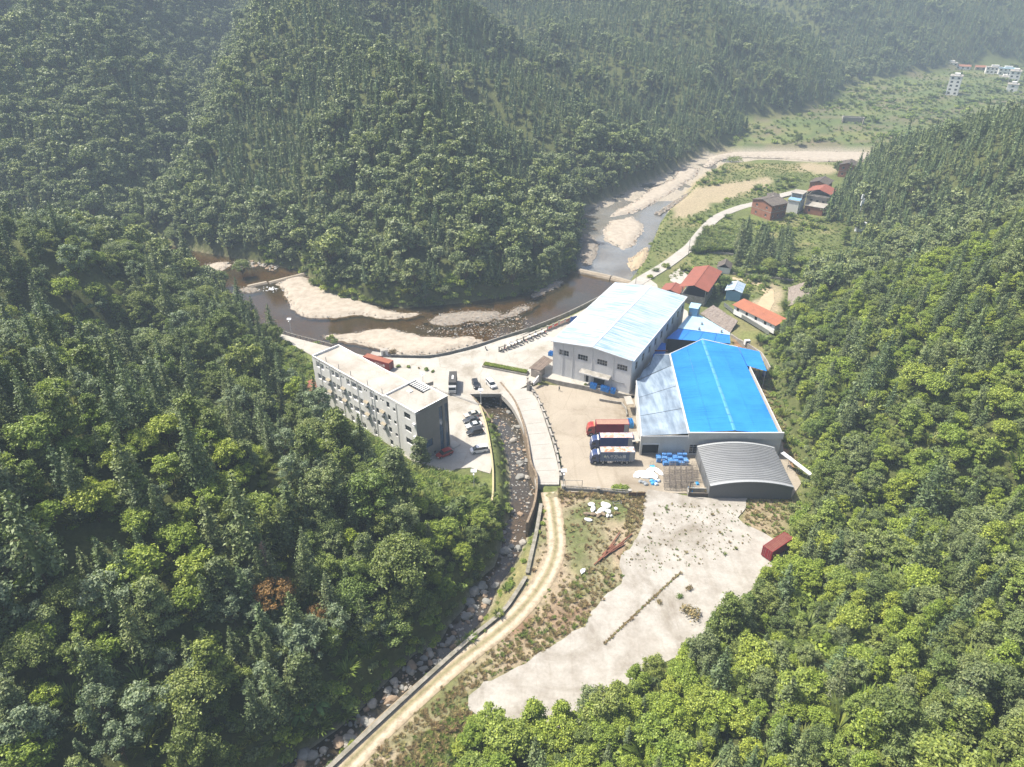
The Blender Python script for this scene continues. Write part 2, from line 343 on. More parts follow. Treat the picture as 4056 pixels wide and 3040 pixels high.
C = lay(C, (0.25, 0.15, 0.09), smooth01(0.7 - sdist(GX, GY, CUT) / 2.5 + n2 * .5))
SIDE_ = ats(8, [(1590, 205), (1900, 215), (1880, 330), (1790, 480), (1560, 380)], YARD_Z); C = lay(C, (0.26, 0.205, 0.135), smooth01(0.6 - sdist(GX, GY, SIDE_) / 2.0) * smooth01(.7 + n2 * 1.2))
fld = smooth01((GY - 470) / 40) * smooth01(-dF / 6) * (rs > 3)
q1 = np.floor((GX * .94 + GY * .34 + n3 * 9) / 26); q2 = np.floor((GY * .94 - GX * .34 + n2 * 3) / 11 + q1 * .37); pk = np.abs(np.sin(q1 * 127.1 + q2 * 311.7) * 43758.5453) % 1
fcol = np.array([(0.085, 0.115, 0.04), (0.12, 0.14, 0.05), (0.16, 0.16, 0.065), (0.10, 0.13, 0.05), (0.15, 0.125, 0.085), (0.075, 0.10, 0.04)])[np.minimum((pk * 6).astype(int), 5)]
C = C * (1 - (fld * .92)[..., None]) + fcol * (fld * .92)[..., None]; C = lay(C, (0.105, 0.135, 0.05), fld * 0.25); C = lay(C, (0.17, 0.19, 0.065), fld * smooth01(n3 * 3) * .3); C = lay(C, (0.15, 0.125, 0.08), fld * smooth01(np.sin(GY / 9.0 + n3 * 9) * 3 - 2.0) * 0.8)
ca = me.color_attributes.new('ground', 'FLOAT_COLOR', 'POINT')
ca.data.foreach_set('color', np.concatenate([C, np.ones(C.shape[:2] + (1,))], -1).astype(np.float32).ravel())
m, nt, N, L = new_mat('ground'); vc = N.new('ShaderNodeVertexColor'); vc.layer_name = 'ground'
a1 = noise_node(nt, 1.1, 6, 0.65); a2 = noise_node(nt, 7.0, 5, 0.7)
r1 = ramp(nt, [(0.28, (0.6, 0.6, 0.58)), (0.5, (1, 1, 1)), (0.74, (1.4, 1.36, 1.3))]); L.new(a1.outputs[0], r1.inputs[0])
r2 = ramp(nt, [(0.3, (0.7, 0.7, 0.7)), (0.7, (1.25, 1.25, 1.25))]); L.new(a2.outputs[0], r2.inputs[0])
cc = mixc(nt, mixc(nt, vc.outputs[0], r1.outputs[0], 1.0, 'MULTIPLY'), r2.outputs[0], 1.0, 'MULTIPLY')
princ(nt, cc, 0.95, 0, 0.1, a2.outputs[0], 0.12, 0.8)
me.materials.append(m); MAT_GROUND = m
terrain = link('terrain', me); tag(terrain, kind='structure')

hx = np.arange(-1300, 1500, 3.0); hy = np.arange(-100, 2400, 3.0); HXX, HYY = np.meshgrid(hx, hy); HG = height(HXX, HYY)
def hlook(x, y):
    """height from a 3 m grid"""
    fx = np.clip((np.asarray(x, float) - hx[0]) / 3.0, 0, len(hx) - 1.001); fy = np.clip((np.asarray(y, float) - hy[0]) / 3.0, 0, len(hy) - 1.001)
    i = fx.astype(int); j = fy.astype(int); a = fx - i; b = fy - j
    return (HG[j, i] * (1 - a) + HG[j, i + 1] * a) * (1 - b) + (HG[j + 1, i] * (1 - a) + HG[j + 1, i + 1] * a) * b
def h1(x, y): return float(height(np.array([x]), np.array([y]))[0])

# ------------------------------------------------------------------ trees: prototypes
BARK = weathered('bark', (0.13, 0.095, 0.065), (0.06, 0.045, 0.035), 2.0, 0.8, 0.95, 9.0, 0.1)
BARK_PALE = weathered('bark_pale', (0.26, 0.235, 0.20), (0.12, 0.10, 0.08), 2.0, 0.7, 0.95, 9.0, 0.1)
LEAF = {'broad': leaf_mat('leaf_broad', [(0.125, 0.155, 0.042), (0.17, 0.20, 0.05), (0.23, 0.25, 0.115), (0.135, 0.18, 0.042), (0.235, 0.255, 0.06), (0.18, 0.20, 0.095), (0.11, 0.14, 0.042), (0.195, 0.215, 0.058)], 0.24),
        'bright': leaf_mat('leaf_bright', [(0.21, 0.265, 0.043), (0.28, 0.32, 0.05), (0.235, 0.28, 0.07), (0.32, 0.34, 0.055), (0.19, 0.245, 0.043)], 0.28),
        'fir': leaf_mat('leaf_fir', [(0.105, 0.14, 0.062), (0.135, 0.165, 0.066), (0.165, 0.185, 0.074), (0.11, 0.15, 0.07), (0.155, 0.165, 0.076)], 0.14),
        'hill': leaf_mat('leaf_hill', [(0.16, 0.185, 0.082), (0.20, 0.22, 0.095), (0.24, 0.255, 0.135), (0.155, 0.185, 0.075), (0.25, 0.265, 0.09), (0.18, 0.195, 0.10)], 0.18),
        'brown': leaf_mat('leaf_brown', [(0.24, 0.125, 0.045), (0.28, 0.15, 0.05)]),
        'bamboo': leaf_mat('leaf_bamboo', [(0.15, 0.175, 0.04), (0.18, 0.20, 0.05)]),
        'banana': leaf_mat('leaf_banana', [(0.085, 0.145, 0.035), (0.10, 0.165, 0.045)], 0.25, 0.5),
        'silver': leaf_mat('leaf_silver', [(0.20, 0.235, 0.15), (0.24, 0.27, 0.17)]),
        'weed': leaf_mat('leaf_weed', [(0.14, 0.19, 0.04), (0.19, 0.23, 0.05), (0.23, 0.23, 0.07), (0.12, 0.17, 0.035)]),
        'dry': leaf_mat('leaf_dry', [(0.28, 0.20, 0.10), (0.21, 0.13, 0.07), (0.34, 0.28, 0.13), (0.18, 0.105, 0.065)], 0.2)}

def leaf_cards(P, Nrm, size, rng, long=1.5):
    """one folded-looking quad per point, roughly facing Nrm"""
    n = len(P); r = rng.normal(size=(n, 3)); Nn = Nrm + 0.75 * r; Nn /= np.linalg.norm(Nn, axis=1, keepdims=True) + 1e-9
    T = np.cross(Nn, rng.normal(size=(n, 3))); T /= np.linalg.norm(T, axis=1, keepdims=True) + 1e-9; B = np.cross(Nn, T)
    s = (size * rng.uniform(0.65, 1.35, n))[:, None]
    T = T * s * long * 0.5; B = B * s * 0.5
    return np.stack([P - T, P - B * 0.9 + T * 0.1, P + T, P + B * 0.9 + T * 0.1], 1).reshape(-1, 3)
def blob_points(c, r, n, rng, lo=0.72):
    d = rng.normal(size=(n, 3)); d /= np.linalg.norm(d, axis=1, keepdims=True); d[:, 2] = np.where(d[:, 2] < -0.35, -d[:, 2], d[:, 2])
    rad = np.where(rng.random(n) < .16, rng.uniform(1.0, 1.38, n), rng.uniform(lo, 1.0, n))[:, None] * np.asarray(r); return np.asarray(c) + d * rad, d
def limb(mb, p, q, r0, r1, n=5): mb.tube(p, q, r0, r1, n)
def ellipsoid_quads(c, r, nu=6, nv=3):
    """closed shell added inside a leaf clump to block light and darken it"""
    Q = []
    for j in range(nv):
        for i in range(nu):
            q = []
            for (a, b) in ((i, j), (i + 1, j), (i + 1, j + 1), (i, j + 1)):
                th = 2 * math.pi * a / nu; ph = math.pi * (.04 + .92 * b / nv); q.append((c[0] + r[0] * math.sin(ph) * math.cos(th), c[1] + r[1] * math.sin(ph) * math.sin(th), c[2] - r[2] * math.cos(ph)))
            Q += q
    return np.array(Q)
def cone_quads(z0, z1, r0, n=7, k=3):  # inner cone added to a fir crown to stop light passing through
    Q = []
    for j in range(k):
        ta, tb_ = j / k, (j + 1) / k
        for i in range(n):
            for (a, t) in ((i, ta), (i + 1, ta), (i + 1, tb_), (i, tb_)): th = 2 * math.pi * a / n; r = r0 * (1 - t) ** .85 + .01; Q.append((r * math.cos(th), r * math.sin(th), z0 + (z1 - z0) * t))
    return np.array(Q)
def broadleaf(seed, h=9.0, w=3.2, blobs=16, leaves=2600, size=0.34, shape='round'):
    """trunk mesh, crown vertices: leaf cards on many small clumps spread over the crown's volume"""
    rng = np.random.default_rng(seed); tb = MB()
    base = h * rng.uniform(0.30, 0.4); top = np.array([rng.normal() * 0.3, rng.normal() * 0.3, base])
    tb.tube((0, 0, -1.2), top, 0.17, 0.12, 7)
    cs = []
    blobs = int(blobs * 1.45)
    for i in range(blobs):
        a = 2.399963 * i + rng.uniform(-0.4, 0.4); t = (i + 0.5) / blobs
        if shape == 'round': z = base + (h - base) * (0.12 + 0.86 * t); rr = w * math.sqrt(max(0.05, 1 - (1.35 * t - 0.42) ** 2)) * rng.uniform(0.35, 1.08)
        elif shape == 'tall': z = base * 0.7 + (h - base * 0.7) * t; rr = w * (0.95 - 0.7 * t) * rng.uniform(0.5, 1)
        else: z = base + (h - base) * (0.45 + 0.5 * t); rr = w * math.sqrt(max(0.03, 1 - t * 0.85)) * rng.uniform(0.6, 1.0)
        br = w * rng.uniform(0.16, 0.40); cs.append((np.array([math.cos(a) * rr, math.sin(a) * rr, min(z, h - br * 0.3)]), np.array([br, br, br * rng.uniform(0.6, 0.85)])))
    for c, r in cs:
        mid = top * 0.6 + c * 0.4 - np.array([0, 0, 0.4]); limb(tb, top - np.array([0, 0, rng.uniform(0, base * 0.3)]), mid, 0.07, 0.05, 4); limb(tb, mid, c, 0.05, 0.02, 4)
    P, D = [], []
    tot = sum(r[0] ** 2 for _, r in cs)
    for c, r in cs:
        k = int(leaves * r[0] ** 2 / tot); p, d = blob_points(c, r, k, rng, 0.55); P.append(p); D.append(d * 0.8 + np.array([0, 0, 0.55]))
    core = [ellipsoid_quads(c - np.array([0, 0, .12 * r[2]]), r * 0.52) for c, r in cs]  # hidden shells added in the clumps so crowns shade themselves more
    return tb, np.concatenate([leaf_cards(np.concatenate(P), np.concatenate(D), size, rng)] + core)
def fir(seed, h=11.0, w=1.9, whorls=15, per=7, size=0.30, cards=7, core=.22):
    """straight stem, whorls of slightly drooping boughs, each bough a row of needle sprays"""
    rng = np.random.default_rng(seed); tb = MB(); tb.tube((0, 0, -1.2), (0, 0, h * 0.97), 0.15, 0.02, 6)
    P, D = [], []
    lo = rng.uniform(0.10, 0.28)
    for i in range(whorls):
        t = i / (whorls - 1); z = h * (lo + (0.985 - lo) * t); ln = w * (1 - t) ** 0.8 * rng.uniform(0.8, 1.15) + 0.12
        for j in range(max(3, int(per * (1 - 0.4 * t)))):
            a = rng.uniform(0, 2 * math.pi); l = ln * rng.uniform(0.65, 1.15); up = 0.25 * l * (t - 0.25)
            e = np.array([math.cos(a) * l, math.sin(a) * l, up - 0.12 * l])
            if i % 2 == 0 and j < 4 and l > 0.5: tb.tube((0, 0, z), (e[0] * 0.8, e[1] * 0.8, z + e[2] * 0.8), 0.03, 0.012, 3, cap=False)
            k = max(2, int(cards * (l / w))); s = np.linspace(0.25, 1, k)[:, None]
            side = np.array([-math.sin(a), math.cos(a), 0]) * rng.normal(size=(k, 1)) * 0.20 * l
            P.append(np.array([0, 0, z]) + e * s + side * s + rng.normal(size=(k, 3)) * 0.06); D.append(np.tile(np.array([math.cos(a) * 0.5, math.sin(a) * 0.5, 0.9]), (k, 1)))
    P.append(np.array([[0, 0, h * 0.97], [0, 0, h * 0.99]])); D.append(np.array([[1., 0, 0], [0, 1, 0]]))
    return tb, np.concatenate([leaf_cards(np.concatenate(P), np.concatenate(D), size, rng, 2.0), cone_quads(h * lo, h * .93, w * core)])
def proto(kind, maker, leaf, bark=BARK):
    tb, V = maker
    tr = tb.mesh('trunk', bark); cr = quads_mesh('crown', V, [LEAF[leaf]])
    both = MB(); both.v = list(tb.v); both.f = list(tb.f)
    jm = bpy.data.meshes.new(kind)
    nv = len(tb.v); vv = np.concatenate([np.array(tb.v, dtype=np.float32), V.astype(np.float32)])
    jm.from_pydata(vv.tolist(), [], list(tb.f) + [tuple(range(nv + 4 * i, nv + 4 * i + 4)) for i in range(len(V) // 4)])
    jm.materials.append(bark); jm.materials.append(LEAF[leaf])
    jm.polygons.foreach_set('material_index', [0] * len(tb.f) + [1] * (len(V) // 4)); jm.update()
    o = bpy.data.objects.new(kind, jm)          # not linked: used only as the shape of the forest's own trees
    return dict(kind=kind, trunk=tr, crown=cr, joined=o)

PB = [proto('broadleaf_tree', broadleaf(s, h, w, b, int(n * 1.35), 0.26, sh), lf) for s, h, w, b, n, sh, lf in
      ((1, 9.5, 3.4, 24, 3800, 'round', 'broad'), (2, 8.0, 3.0, 17, 3000, 'round', 'broad'), (3, 10.5, 3.0, 24, 3600, 'tall', 'broad'), (4, 8.5, 4.1, 26, 3600, 'flat', 'broad'),
       (5, 7.0, 2.7, 16, 2800, 'round', 'bright'), (6, 9.0, 2.6, 20, 3000, 'tall', 'bright'), (7, 7.5, 3.3, 20, 2900, 'flat', 'bright'), (8, 9.0, 3.2, 12, 1900, 'round', 'silver'))]
PF = [proto('fir_tree', fir(s, h, w, wh, p, 0.25, c), 'fir') for s, h, w, wh, p, c in ((11, 12.5, 2.1, 24, 11, 12), (12, 10.5, 1.8, 22, 10, 12), (13, 14, 2.6, 24, 11, 13), (14, 9.0, 1.7, 19, 10, 11))]
PBF = [proto('broadleaf_tree', broadleaf(s, h, w, b, 760, 0.62, sh), lf) for s, h, w, b, sh, lf in ((21, 9, 3.3, 15, 'round', 'hill'), (22, 9.5, 3.6, 16, 'flat', 'hill'), (23, 10, 3.0, 15, 'tall', 'hill'))]
PFF = [proto('fir_tree', fir(s, h, w, 13, 7, 0.48, 6, .5), 'fir') for s, h, w in ((31, 11.5, 2.4), (32, 10, 2.2), (33, 12.5, 2.6))]

# ------------------------------------------------------------------ where the trees stand
KEEP_OUT = []            # (polygon, margin) kept free of trees
def scatter(x0, x1, y0, y1, sp):
    xs, ys = np.meshgrid(np.arange(x0, x1, sp), np.arange(y0, y1, sp)); n = xs.size
    return xs.ravel() + RNG.uniform(-0.48, 0.48, n) * sp, ys.ravel() + RNG.uniform(-0.48, 0.48, n) * sp
pts = []
for y0, y1, sp in ((25, 130, 3.3), (130, 250, 3.5), (250, 400, 3.9), (400, 560, 4.3), (560, 760, 4.8), (760, 1000, 5.6), (1000, 1400, 6.6), (1400, 2000, 10)):
    half = 0.8 * y1 + 40; pts.append(np.stack(scatter(-half, half, y0, y1, sp) , -1))
TP = np.concatenate(pts); tx, ty = TP[:, 0], TP[:, 1]
td = sdist(tx, ty, FLOOR); tz = hlook(tx, ty)
u, v, dep = project(tx, ty, tz + 6)
keep = (td > 1.5) & (np.abs(u) < 1.18) & (np.abs(v) < 1.22) & (dep > 45)
TP, td, tz, dep, u, v = TP[keep], td[keep], tz[keep], dep[keep], u[keep], v[keep]; tx, ty = TP[:, 0], TP[:, 1]
vis = np.ones(len(TP), bool)                      # drop what stands deep behind a ridge
for s in np.linspace(0.12, 0.97, 60):
    zr = CAM_H + (tz + 12 - CAM_H) * s; vis &= hlook(tx * s, ty * s) < zr + 12
TP, td, tz, dep, u, v = TP[vis], td[vis], tz[vis], dep[vis], u[vis], v[vis]; tx, ty = TP[:, 0], TP[:, 1]
# which kind grows where
nz = fbm(tx, ty, 45, 71, 3) * 2
A = (tx < -20) & (ty < 265); B = (tx > -20) & (ty < 305) & (tx > (ty - 250) * 0.4)
B2 = (tx > 130) & (ty >= 285) & (ty < 560) & (tx > 0.35 * ty)
pf = np.where(A, 0.36, np.where(B, 0.22, np.where(B2, 0.93, 0.84))) + nz * 0.5
CB = ~A & ~B & ~B2 & (td < 26) & (ty < 460); pf = np.where(CB, 0.15 + nz * 0.4, pf)
LG = ~A & ~B & ~B2 & (tx < -150); pf = np.where(LG, 0.35 + nz * 0.6, pf)
CF = ~A & ~B & ~B2 & (tx > -95) & (tx < 20) & (ty < 345); pf = np.where(CF, 0.3 + nz * 0.8, pf)
is_fir = RNG.random(len(TP)) < pf
scl = (RNG.uniform(0.52, 1.0, len(TP)) + np.where(RNG.random(len(TP)) < .16, RNG.uniform(.15, .6, len(TP)), 0)) * np.where(is_fir, np.where(A, 1.12, np.where(B, .95, .92)), np.where(B, 0.78, np.where(A, 1.0, 1.1))); scl = scl * np.where(dep > 700, 1.15, 1.0)
rot = RNG.uniform(0, 6.283, len(TP))
spc = np.clip(fbm(tx, ty, 34, 83, 3) * 1.9 + .5 + RNG.normal(0, .17, len(TP)), 0, .999)      # species come in drifts
SPA, SPB = np.array([0, 3, 1, 7, 2, 4, 6]), np.array([4, 6, 1, 5, 0, 5, 2])
spk = np.where(B, SPB[(spc * 7).astype(int)], SPA[(spc * 7).astype(int)])
ok = np.where(A, RNG.random(len(TP)) < .64, True)
far = dep > 300
print('trees', len(TP), 'fir', is_fir.sum(), 'far', far.sum())

# ------------------------------------------------------------------ flat sheets of the setting
from mathutils.geometry import delaunay_2d_cdt
def rough_edge(poly, step, amp, seed=0):
    P = poly_line(list(poly) + [poly[0]], step)[:-1]; out = []
    for i, (x, y) in enumerate(P):
        a, b = P[i - 1], P[(i + 1) % len(P)]; tx_, ty_ = b[0] - a[0], b[1] - a[1]; l = math.hypot(tx_, ty_) + 1e-9
        k = mnoise.noise(Vector((x * 0.45 + seed, y * 0.45, seed))) * amp + mnoise.noise(Vector((x * 1.7 + seed, y * 1.7, 4))) * amp * 0.5
        out.append((x - ty_ / l * k, y + tx_ / l * k))
    return out
def patch(name, poly, zf, mat, step=None, skirt=0.5, kind='structure', parent=None, smooth=True):
    """a sheet that fills the outline, with a skirt down its edge"""
    P = [Vector((p[0], p[1])) for p in poly]; n = len(P)
    if step:
        xs = [p[0] for p in poly]; ys = [p[1] for p in poly]
        X, Y = scatter_grid(min(xs), max(xs), min(ys), max(ys), step); d = sdist(X, Y, poly); k = d < -step * 0.4
        P += [Vector((float(a), float(b))) for a, b in zip(X[k], Y[k])]
    vs, es, fs, *_ = delaunay_2d_cdt(P, [(i, (i + 1) % n) for i in range(n)], [], 1, 1e-4)
    vx = np.array([p[0] for p in vs]); vy = np.array([p[1] for p in vs])
    vz = zf(vx, vy, poly) if callable(zf) else np.full(len(vs), float(zf))
    V = [(float(a), float(b), float(c)) for a, b, c in zip(vx, vy, vz)]; Fc = []
    for f in fs:
        a, b, c = (V[i] for i in f[:3]); ar = (b[0] - a[0]) * (c[1] - a[1]) - (c[0] - a[0]) * (b[1] - a[1])
        Fc.append(tuple(f) if ar > 0 else tuple(f)[::-1])
    if skirt:
        cnt = {}
        for f in Fc:
            for i in range(len(f)): cnt[(f[i], f[(i + 1) % len(f)])] = 1
        low = {}
        for (a, b) in list(cnt):
            if (b, a) not in cnt:
                for q in (a, b):
                    if q not in low: low[q] = len(V); V.append((V[q][0], V[q][1], V[q][2] - skirt))
                Fc.append((b, a, low[a], low[b]))
    me = mesh_np(name, V, Fc, [mat]); o = link(name, me, parent)
    if parent is None: tag(o, kind=kind)
    return o
def scatter_grid(x0, x1, y0, y1, s):
    X, Y = np.meshgrid(np.arange(x0, x1, s), np.arange(y0, y1, s)); X = X.ravel() + RNG.uniform(-.3, .3, X.size) * s; Y = Y.ravel() + RNG.uniform(-.3, .3, Y.size) * s
    return X, Y
def strip(name, line, width, z, mat, thick=0.3, parent=None, kind='structure', cols=None):
    """ribbon along a line; z a number or one per point; cols = per-column colours for a colour layer"""
    n = len(line); V = []; Fc = []; k = len(cols) if cols else 2
    for i, p in enumerate(line):
        a, b = line[max(0, i - 1)], line[min(n - 1, i + 1)]; tx_, ty_ = b[0] - a[0], b[1] - a[1]; l = math.hypot(tx_, ty_) + 1e-9
        nx_, ny_ = -ty_ / l, tx_ / l; zz = z[i] if hasattr(z, '__len__') else z; ww = width[i] if hasattr(width, '__len__') else width
        for j in range(k):
            s = (0.5 - j / (k - 1)) * ww; V.append((p[0] + nx_ * s, p[1] + ny_ * s, zz))
    for i in range(n - 1):
        for j in range(k - 1): Fc.append((i * k + j, i * k + j + 1, (i + 1) * k + j + 1, (i + 1) * k + j)[::1])
    Fc = [f[::-1] if False else f for f in Fc]
    nv = len(V)
    if thick:
        V += [(x, y, zz - thick) for x, y, zz in V]
        for i in range(n - 1):
            a, b = i * k, (i + 1) * k; Fc.append((a, b, nv + b, nv + a)); a, b = i * k + k - 1, (i + 1) * k + k - 1; Fc.append((b, a, nv + a, nv + b))
        for i in (0, n - 1):
            for j in range(k - 1): Fc.append((i * k + j, i * k + j + 1, nv + i * k + j + 1, nv + i * k + j))
    me = mesh_np(name, V, Fc, [mat])
    if cols:
        ca = me.color_attributes.new('ground', 'FLOAT_COLOR', 'POINT')
        arr = [(*cols[i % k], 1.0) for i in range(nv)] * (2 if thick else 1); ca.data.foreach_set('color', np.array(arr, dtype=np.float32).ravel())
    bm = bmesh.new(); bm.from_mesh(me); bmesh.ops.recalc_face_normals(bm, faces=bm.faces[:]); bm.to_mesh(me); bm.free()
    o = link(name, me, parent)
    if parent is None: tag(o, kind=kind)
    return o

CONC = weathered('concrete_yard', (0.375, 0.355, 0.32), (0.27, 0.24, 0.20), 0.16, 0.55, 0.9, 2.5, 0.2, slab=.13)
CONC_TAN = weathered('concrete_tan', (0.31, 0.27, 0.215), (0.25, 0.21, 0.165), 0.12, 0.6, 0.9, 2.5, 0.2, slab=.11)
CONC_PALE = weathered('concrete_pale', (0.335, 0.315, 0.285), (0.235, 0.21, 0.18), 0.3, 0.85, 0.92, 1.6, 0.15, streaks=True)
CONC_ROAD = weathered('concrete_road', (0.36, 0.34, 0.31), (0.26, 0.24, 0.21), 0.25, 0.55, 0.9, 3.0, 0.2)
CONC_GREY = weathered('concrete_grey', (0.34, 0.32, 0.29), (0.16, 0.145, 0.12), 0.7, 0.8, 0.92, 4.0, 0.2)
STONEW = weathered('stone_wall', (0.25, 0.195, 0.14), (0.10, 0.075, 0.05), 1.2, 0.85, 0.95, 5.0, 0.1, bump_d=0.06)
GRAVEL = weathered('gravel', (0.375, 0.33, 0.275), (0.25, 0.21, 0.165), 0.5, 0.75, 0.95, 6.0, 0.1, bump_d=0.10)
SAND = weathered('sand', (0.37, 0.295, 0.20), (0.30, 0.24, 0.165), 0.3, 0.7, 0.95, 3.0, 0.1)
GRAVEL_GREY = weathered('gravel_grey', (0.25, 0.22, 0.185), (0.155, 0.13, 0.105), 0.6, 0.8, 0.95, 6.0, 0.1, bump_d=0.10)

APT_N = (-23.5, 144.6); APT_L = (-0.734, 0.679); APT_W = (0.679, 0.734)          # apartment: near left corner, long axis, width axis
def apt(l, w): return (APT_N[0] + APT_L[0] * l + APT_W[0] * w, APT_N[1] + APT_L[1] * l + APT_W[1] * w)
FAC = [(12.5, 190.7), (35.0, 179.2), (60.9, 222.8), (38.4, 234.6)]
PLAZA = ats(1, [(-80, 128), (40, 165), (200, 210), (400, 262), (600, 312), (800, 362), (1030, 372), (1330, 378), (1500, 348), (1740, 288), (1950, 215), (2205, 142)]) + \
    ats(2, [(100, 615), (300, 545), (480, 470), (700, 350), (830, 275), (900, 232), (960, 195), (1050, 190), (1110, 235), (1130, 300)]) + [(64, 236), (62, 222), (36.5, 178.2)] + \
    ats(2, [(880, 1040), (270, 915), (205, 948), (165, 965), (-4, 1061)]) + ats(1, [(1955, 692), (1690, 692)]) + LOT_EDGE[1:6] + ats(1, [(1862, 1385), (1780, 1362), (1690, 1332), (1560, 1342), (1480, 1395), (1380, 1372)]) + [apt(-0.4, -0.4), apt(44.6, -0.4)] + ats(1, [(300, 352), (150, 268), (30, 198), (-80, 152)])
patch('plaza', PLAZA, 0.0, CONC, skirt=0.45)
YARD = YARD_L[1:] + ats(3, [(48, 900), (590, 915), (720, 905), (1060, 915), (1290, 915), (1880, 945), (1960, 830), (1930, 780), (1820, 590), (1800, 470)], YARD_Z) + [(72, 175), (74, 199), (62, 204), (52, 200), (36.3, 178.6)] + ats(2, [(880, 1046), (270, 921), (205, 953)], YARD_Z)
patch('yard', YARD, YARD_Z, CONC_TAN, skirt=0.4)
PAD = ats(8, [(935, 147), (1060, 170), (1200, 190), (1345, 205), (1590, 205), (1570, 290), (1530, 335), (1560, 372), (1700, 430), (1770, 485), (1860, 560), (1800, 720), (1600, 860), (1480, 1000), (1300, 1180), (1100, 1330), (800, 1480), (560, 1640)], YARD_Z) + \
    ats(7, [(1500, 1500), (1250, 1470), (1050, 1400), (950, 1320), (960, 1250), (1040, 1165), (1130, 1140), (1280, 1062), (1400, 985), (1520, 905), (1620, 845), (1665, 760), (1760, 655), (1830, 600), (1850, 560), (1825, 500), (1830, 440), (1880, 400), (1935, 310), (1962, 240), (1965, 150)], YARD_Z)
patch('slab', rough_edge(PAD, 1.2, 0.5, 3), lambda x, y, p: YARD_Z + 0.06 + fbm(x, y, 9, 77, 2) * 0.05, CONC_PALE, step=3.0, skirt=0.35)
# the concrete road beside the stream, sloping down to the yard level
WD = [math.dist(a, b) for a, b in zip(ROAD_A, ROAD_B)]
nR = len(RL); strip('road', RL, [float(np.interp(i, np.linspace(0, nR - 1, len(WD)), WD)) + 0.5 for i in range(nR)], [0.02 - 1.15 * float(smooth01(i / (nR - 1.0))) for i in range(nR)], CONC_ROAD, 1.6)
# dirt track with two wheel ruts
TRK = smooth_line(ats(7, [(1420, 70), (1440, 160), (1452, 260), (1458, 380), (1425, 500), (1350, 630), (1240, 760), (1110, 880), (910, 1030), (710, 1200), (470, 1420), (270, 1620), (60, 1830), (-300, 2200)], YARD_Z), 8)
m, nt, N, L = new_mat('track_dirt'); vc = N.new('ShaderNodeVertexColor'); vc.layer_name = 'ground'
a1 = noise_node(nt, 0.9, 6, 0.7); a2 = noise_node(nt, 5.0, 5, 0.7); r1 = ramp(nt, [(0.3, (0.62, 0.6, 0.56)), (0.5, (1, 1, 1)), (0.7, (1.25, 1.25, 1.25))]); L.new(a1.outputs[0], r1.inputs[0])
princ(nt, mixc(nt, vc.outputs[0], r1.outputs[0], 1.0, 'MULTIPLY'), 0.95, 0, 0.1, a2.outputs[0], 0.08, 0.8)
ed, ru, mi = (0.25, 0.20, 0.135), (0.40, 0.335, 0.255), (0.27, 0.225, 0.145)
strip('track', TRK, 4.3, YARD_Z - 0.125, m, 0.25, cols=[ed, (0.30, 0.245, 0.175), ru, ru, mi, (0.20, 0.18, 0.10), mi, ru, ru, (0.30, 0.245, 0.175), ed])
# the white road beyond the weir, up to the brick houses
FRL, FRR = ats(4, [(500, 1165), (600, 1105), (700, 1050), (800, 995), (900, 912), (980, 850), (1055, 755), (1130, 672), (1220, 622), (1320, 580), (1450, 545), (1600, 500), (1760, 470)], 0.0), ats(4, [(640, 1165), (690, 1120), (760, 1075), (850, 1010), (950, 945), (1010, 890), (1090, 790), (1180, 700), (1260, 650), (1400, 603), (1480, 585), (1640, 530), (1800, 480)], 0.0)
FR = smooth_line([((a[0] + b[0]) / 2, (a[1] + b[1]) / 2) for a, b in zip(FRL, FRR)], 5); strip('far_road', FR, 5.2, 0.12, CONC_ROAD, 0.6)
# river and stream water
def water_mat(name, tint, alpha, rough=0.06):
    m, nt, N, L = new_mat(name); b = N.new('ShaderNodeBsdfPrincipled'); b.inputs['Base Color'].default_value = (*tint, 1); b.inputs['Roughness'].default_value = rough; b.inputs['Specular IOR Level'].default_value = 0.5
    n = noise_node(nt, 1.6, 5, 0.6); bp = N.new('ShaderNodeBump'); bp.inputs['Distance'].default_value = 0.05; bp.inputs['Strength'].default_value = 0.35; L.new(n.outputs[0], bp.inputs['Height']); L.new(bp.outputs[0], b.inputs['Normal'])
    t = N.new('ShaderNodeBsdfTransparent'); t.inputs[0].default_value = (0.66, 0.54, 0.37, 1) if 'upper' not in name else (0.82, 0.77, 0.68, 1); g = N.new('ShaderNodeBsdfGlossy'); g.inputs['Roughness'].default_value = rough; L.new(bp.outputs[0], g.inputs['Normal'])
    n2 = noise_node(nt, 0.045, 4, 0.55); r = ramp(nt, [(0.35, (alpha, alpha, alpha)), (0.68, (min(1, alpha + 0.45),) * 3)]); L.new(n2.outputs[0], r.inputs[0])
    mx = N.new('ShaderNodeMixShader'); L.new(r.outputs[0], mx.inputs[0]); L.new(t.outputs[0], mx.inputs[1]); L.new(b.outputs[0], mx.inputs[2])
    fr = N.new('ShaderNodeFresnel'); fr.inputs[0].default_value = 1.33; L.new(bp.outputs[0], fr.inputs['Normal']); m2 = N.new('ShaderNodeMixShader'); L.new(fr.outputs[0], m2.inputs[0]); L.new(mx.outputs[0], m2.inputs[1]); L.new(g.outputs[0], m2.inputs[2])
    o = N.new('ShaderNodeOutputMaterial'); L.new(m2.outputs[0], o.inputs[0]); return m
W_LOW = water_mat('water_lower', (0.05, 0.043, 0.022), 0.18); W_UP = water_mat('water_upper', (0.25, 0.25, 0.235), 0.35, 0.12); W_ST = water_mat('water_stream', (0.05, 0.045, 0.035), 0.4)
WEIR_A = ats(4, [(185, 1075), (560, 1145)], -3.6)                    # right weir, across the river above the hall
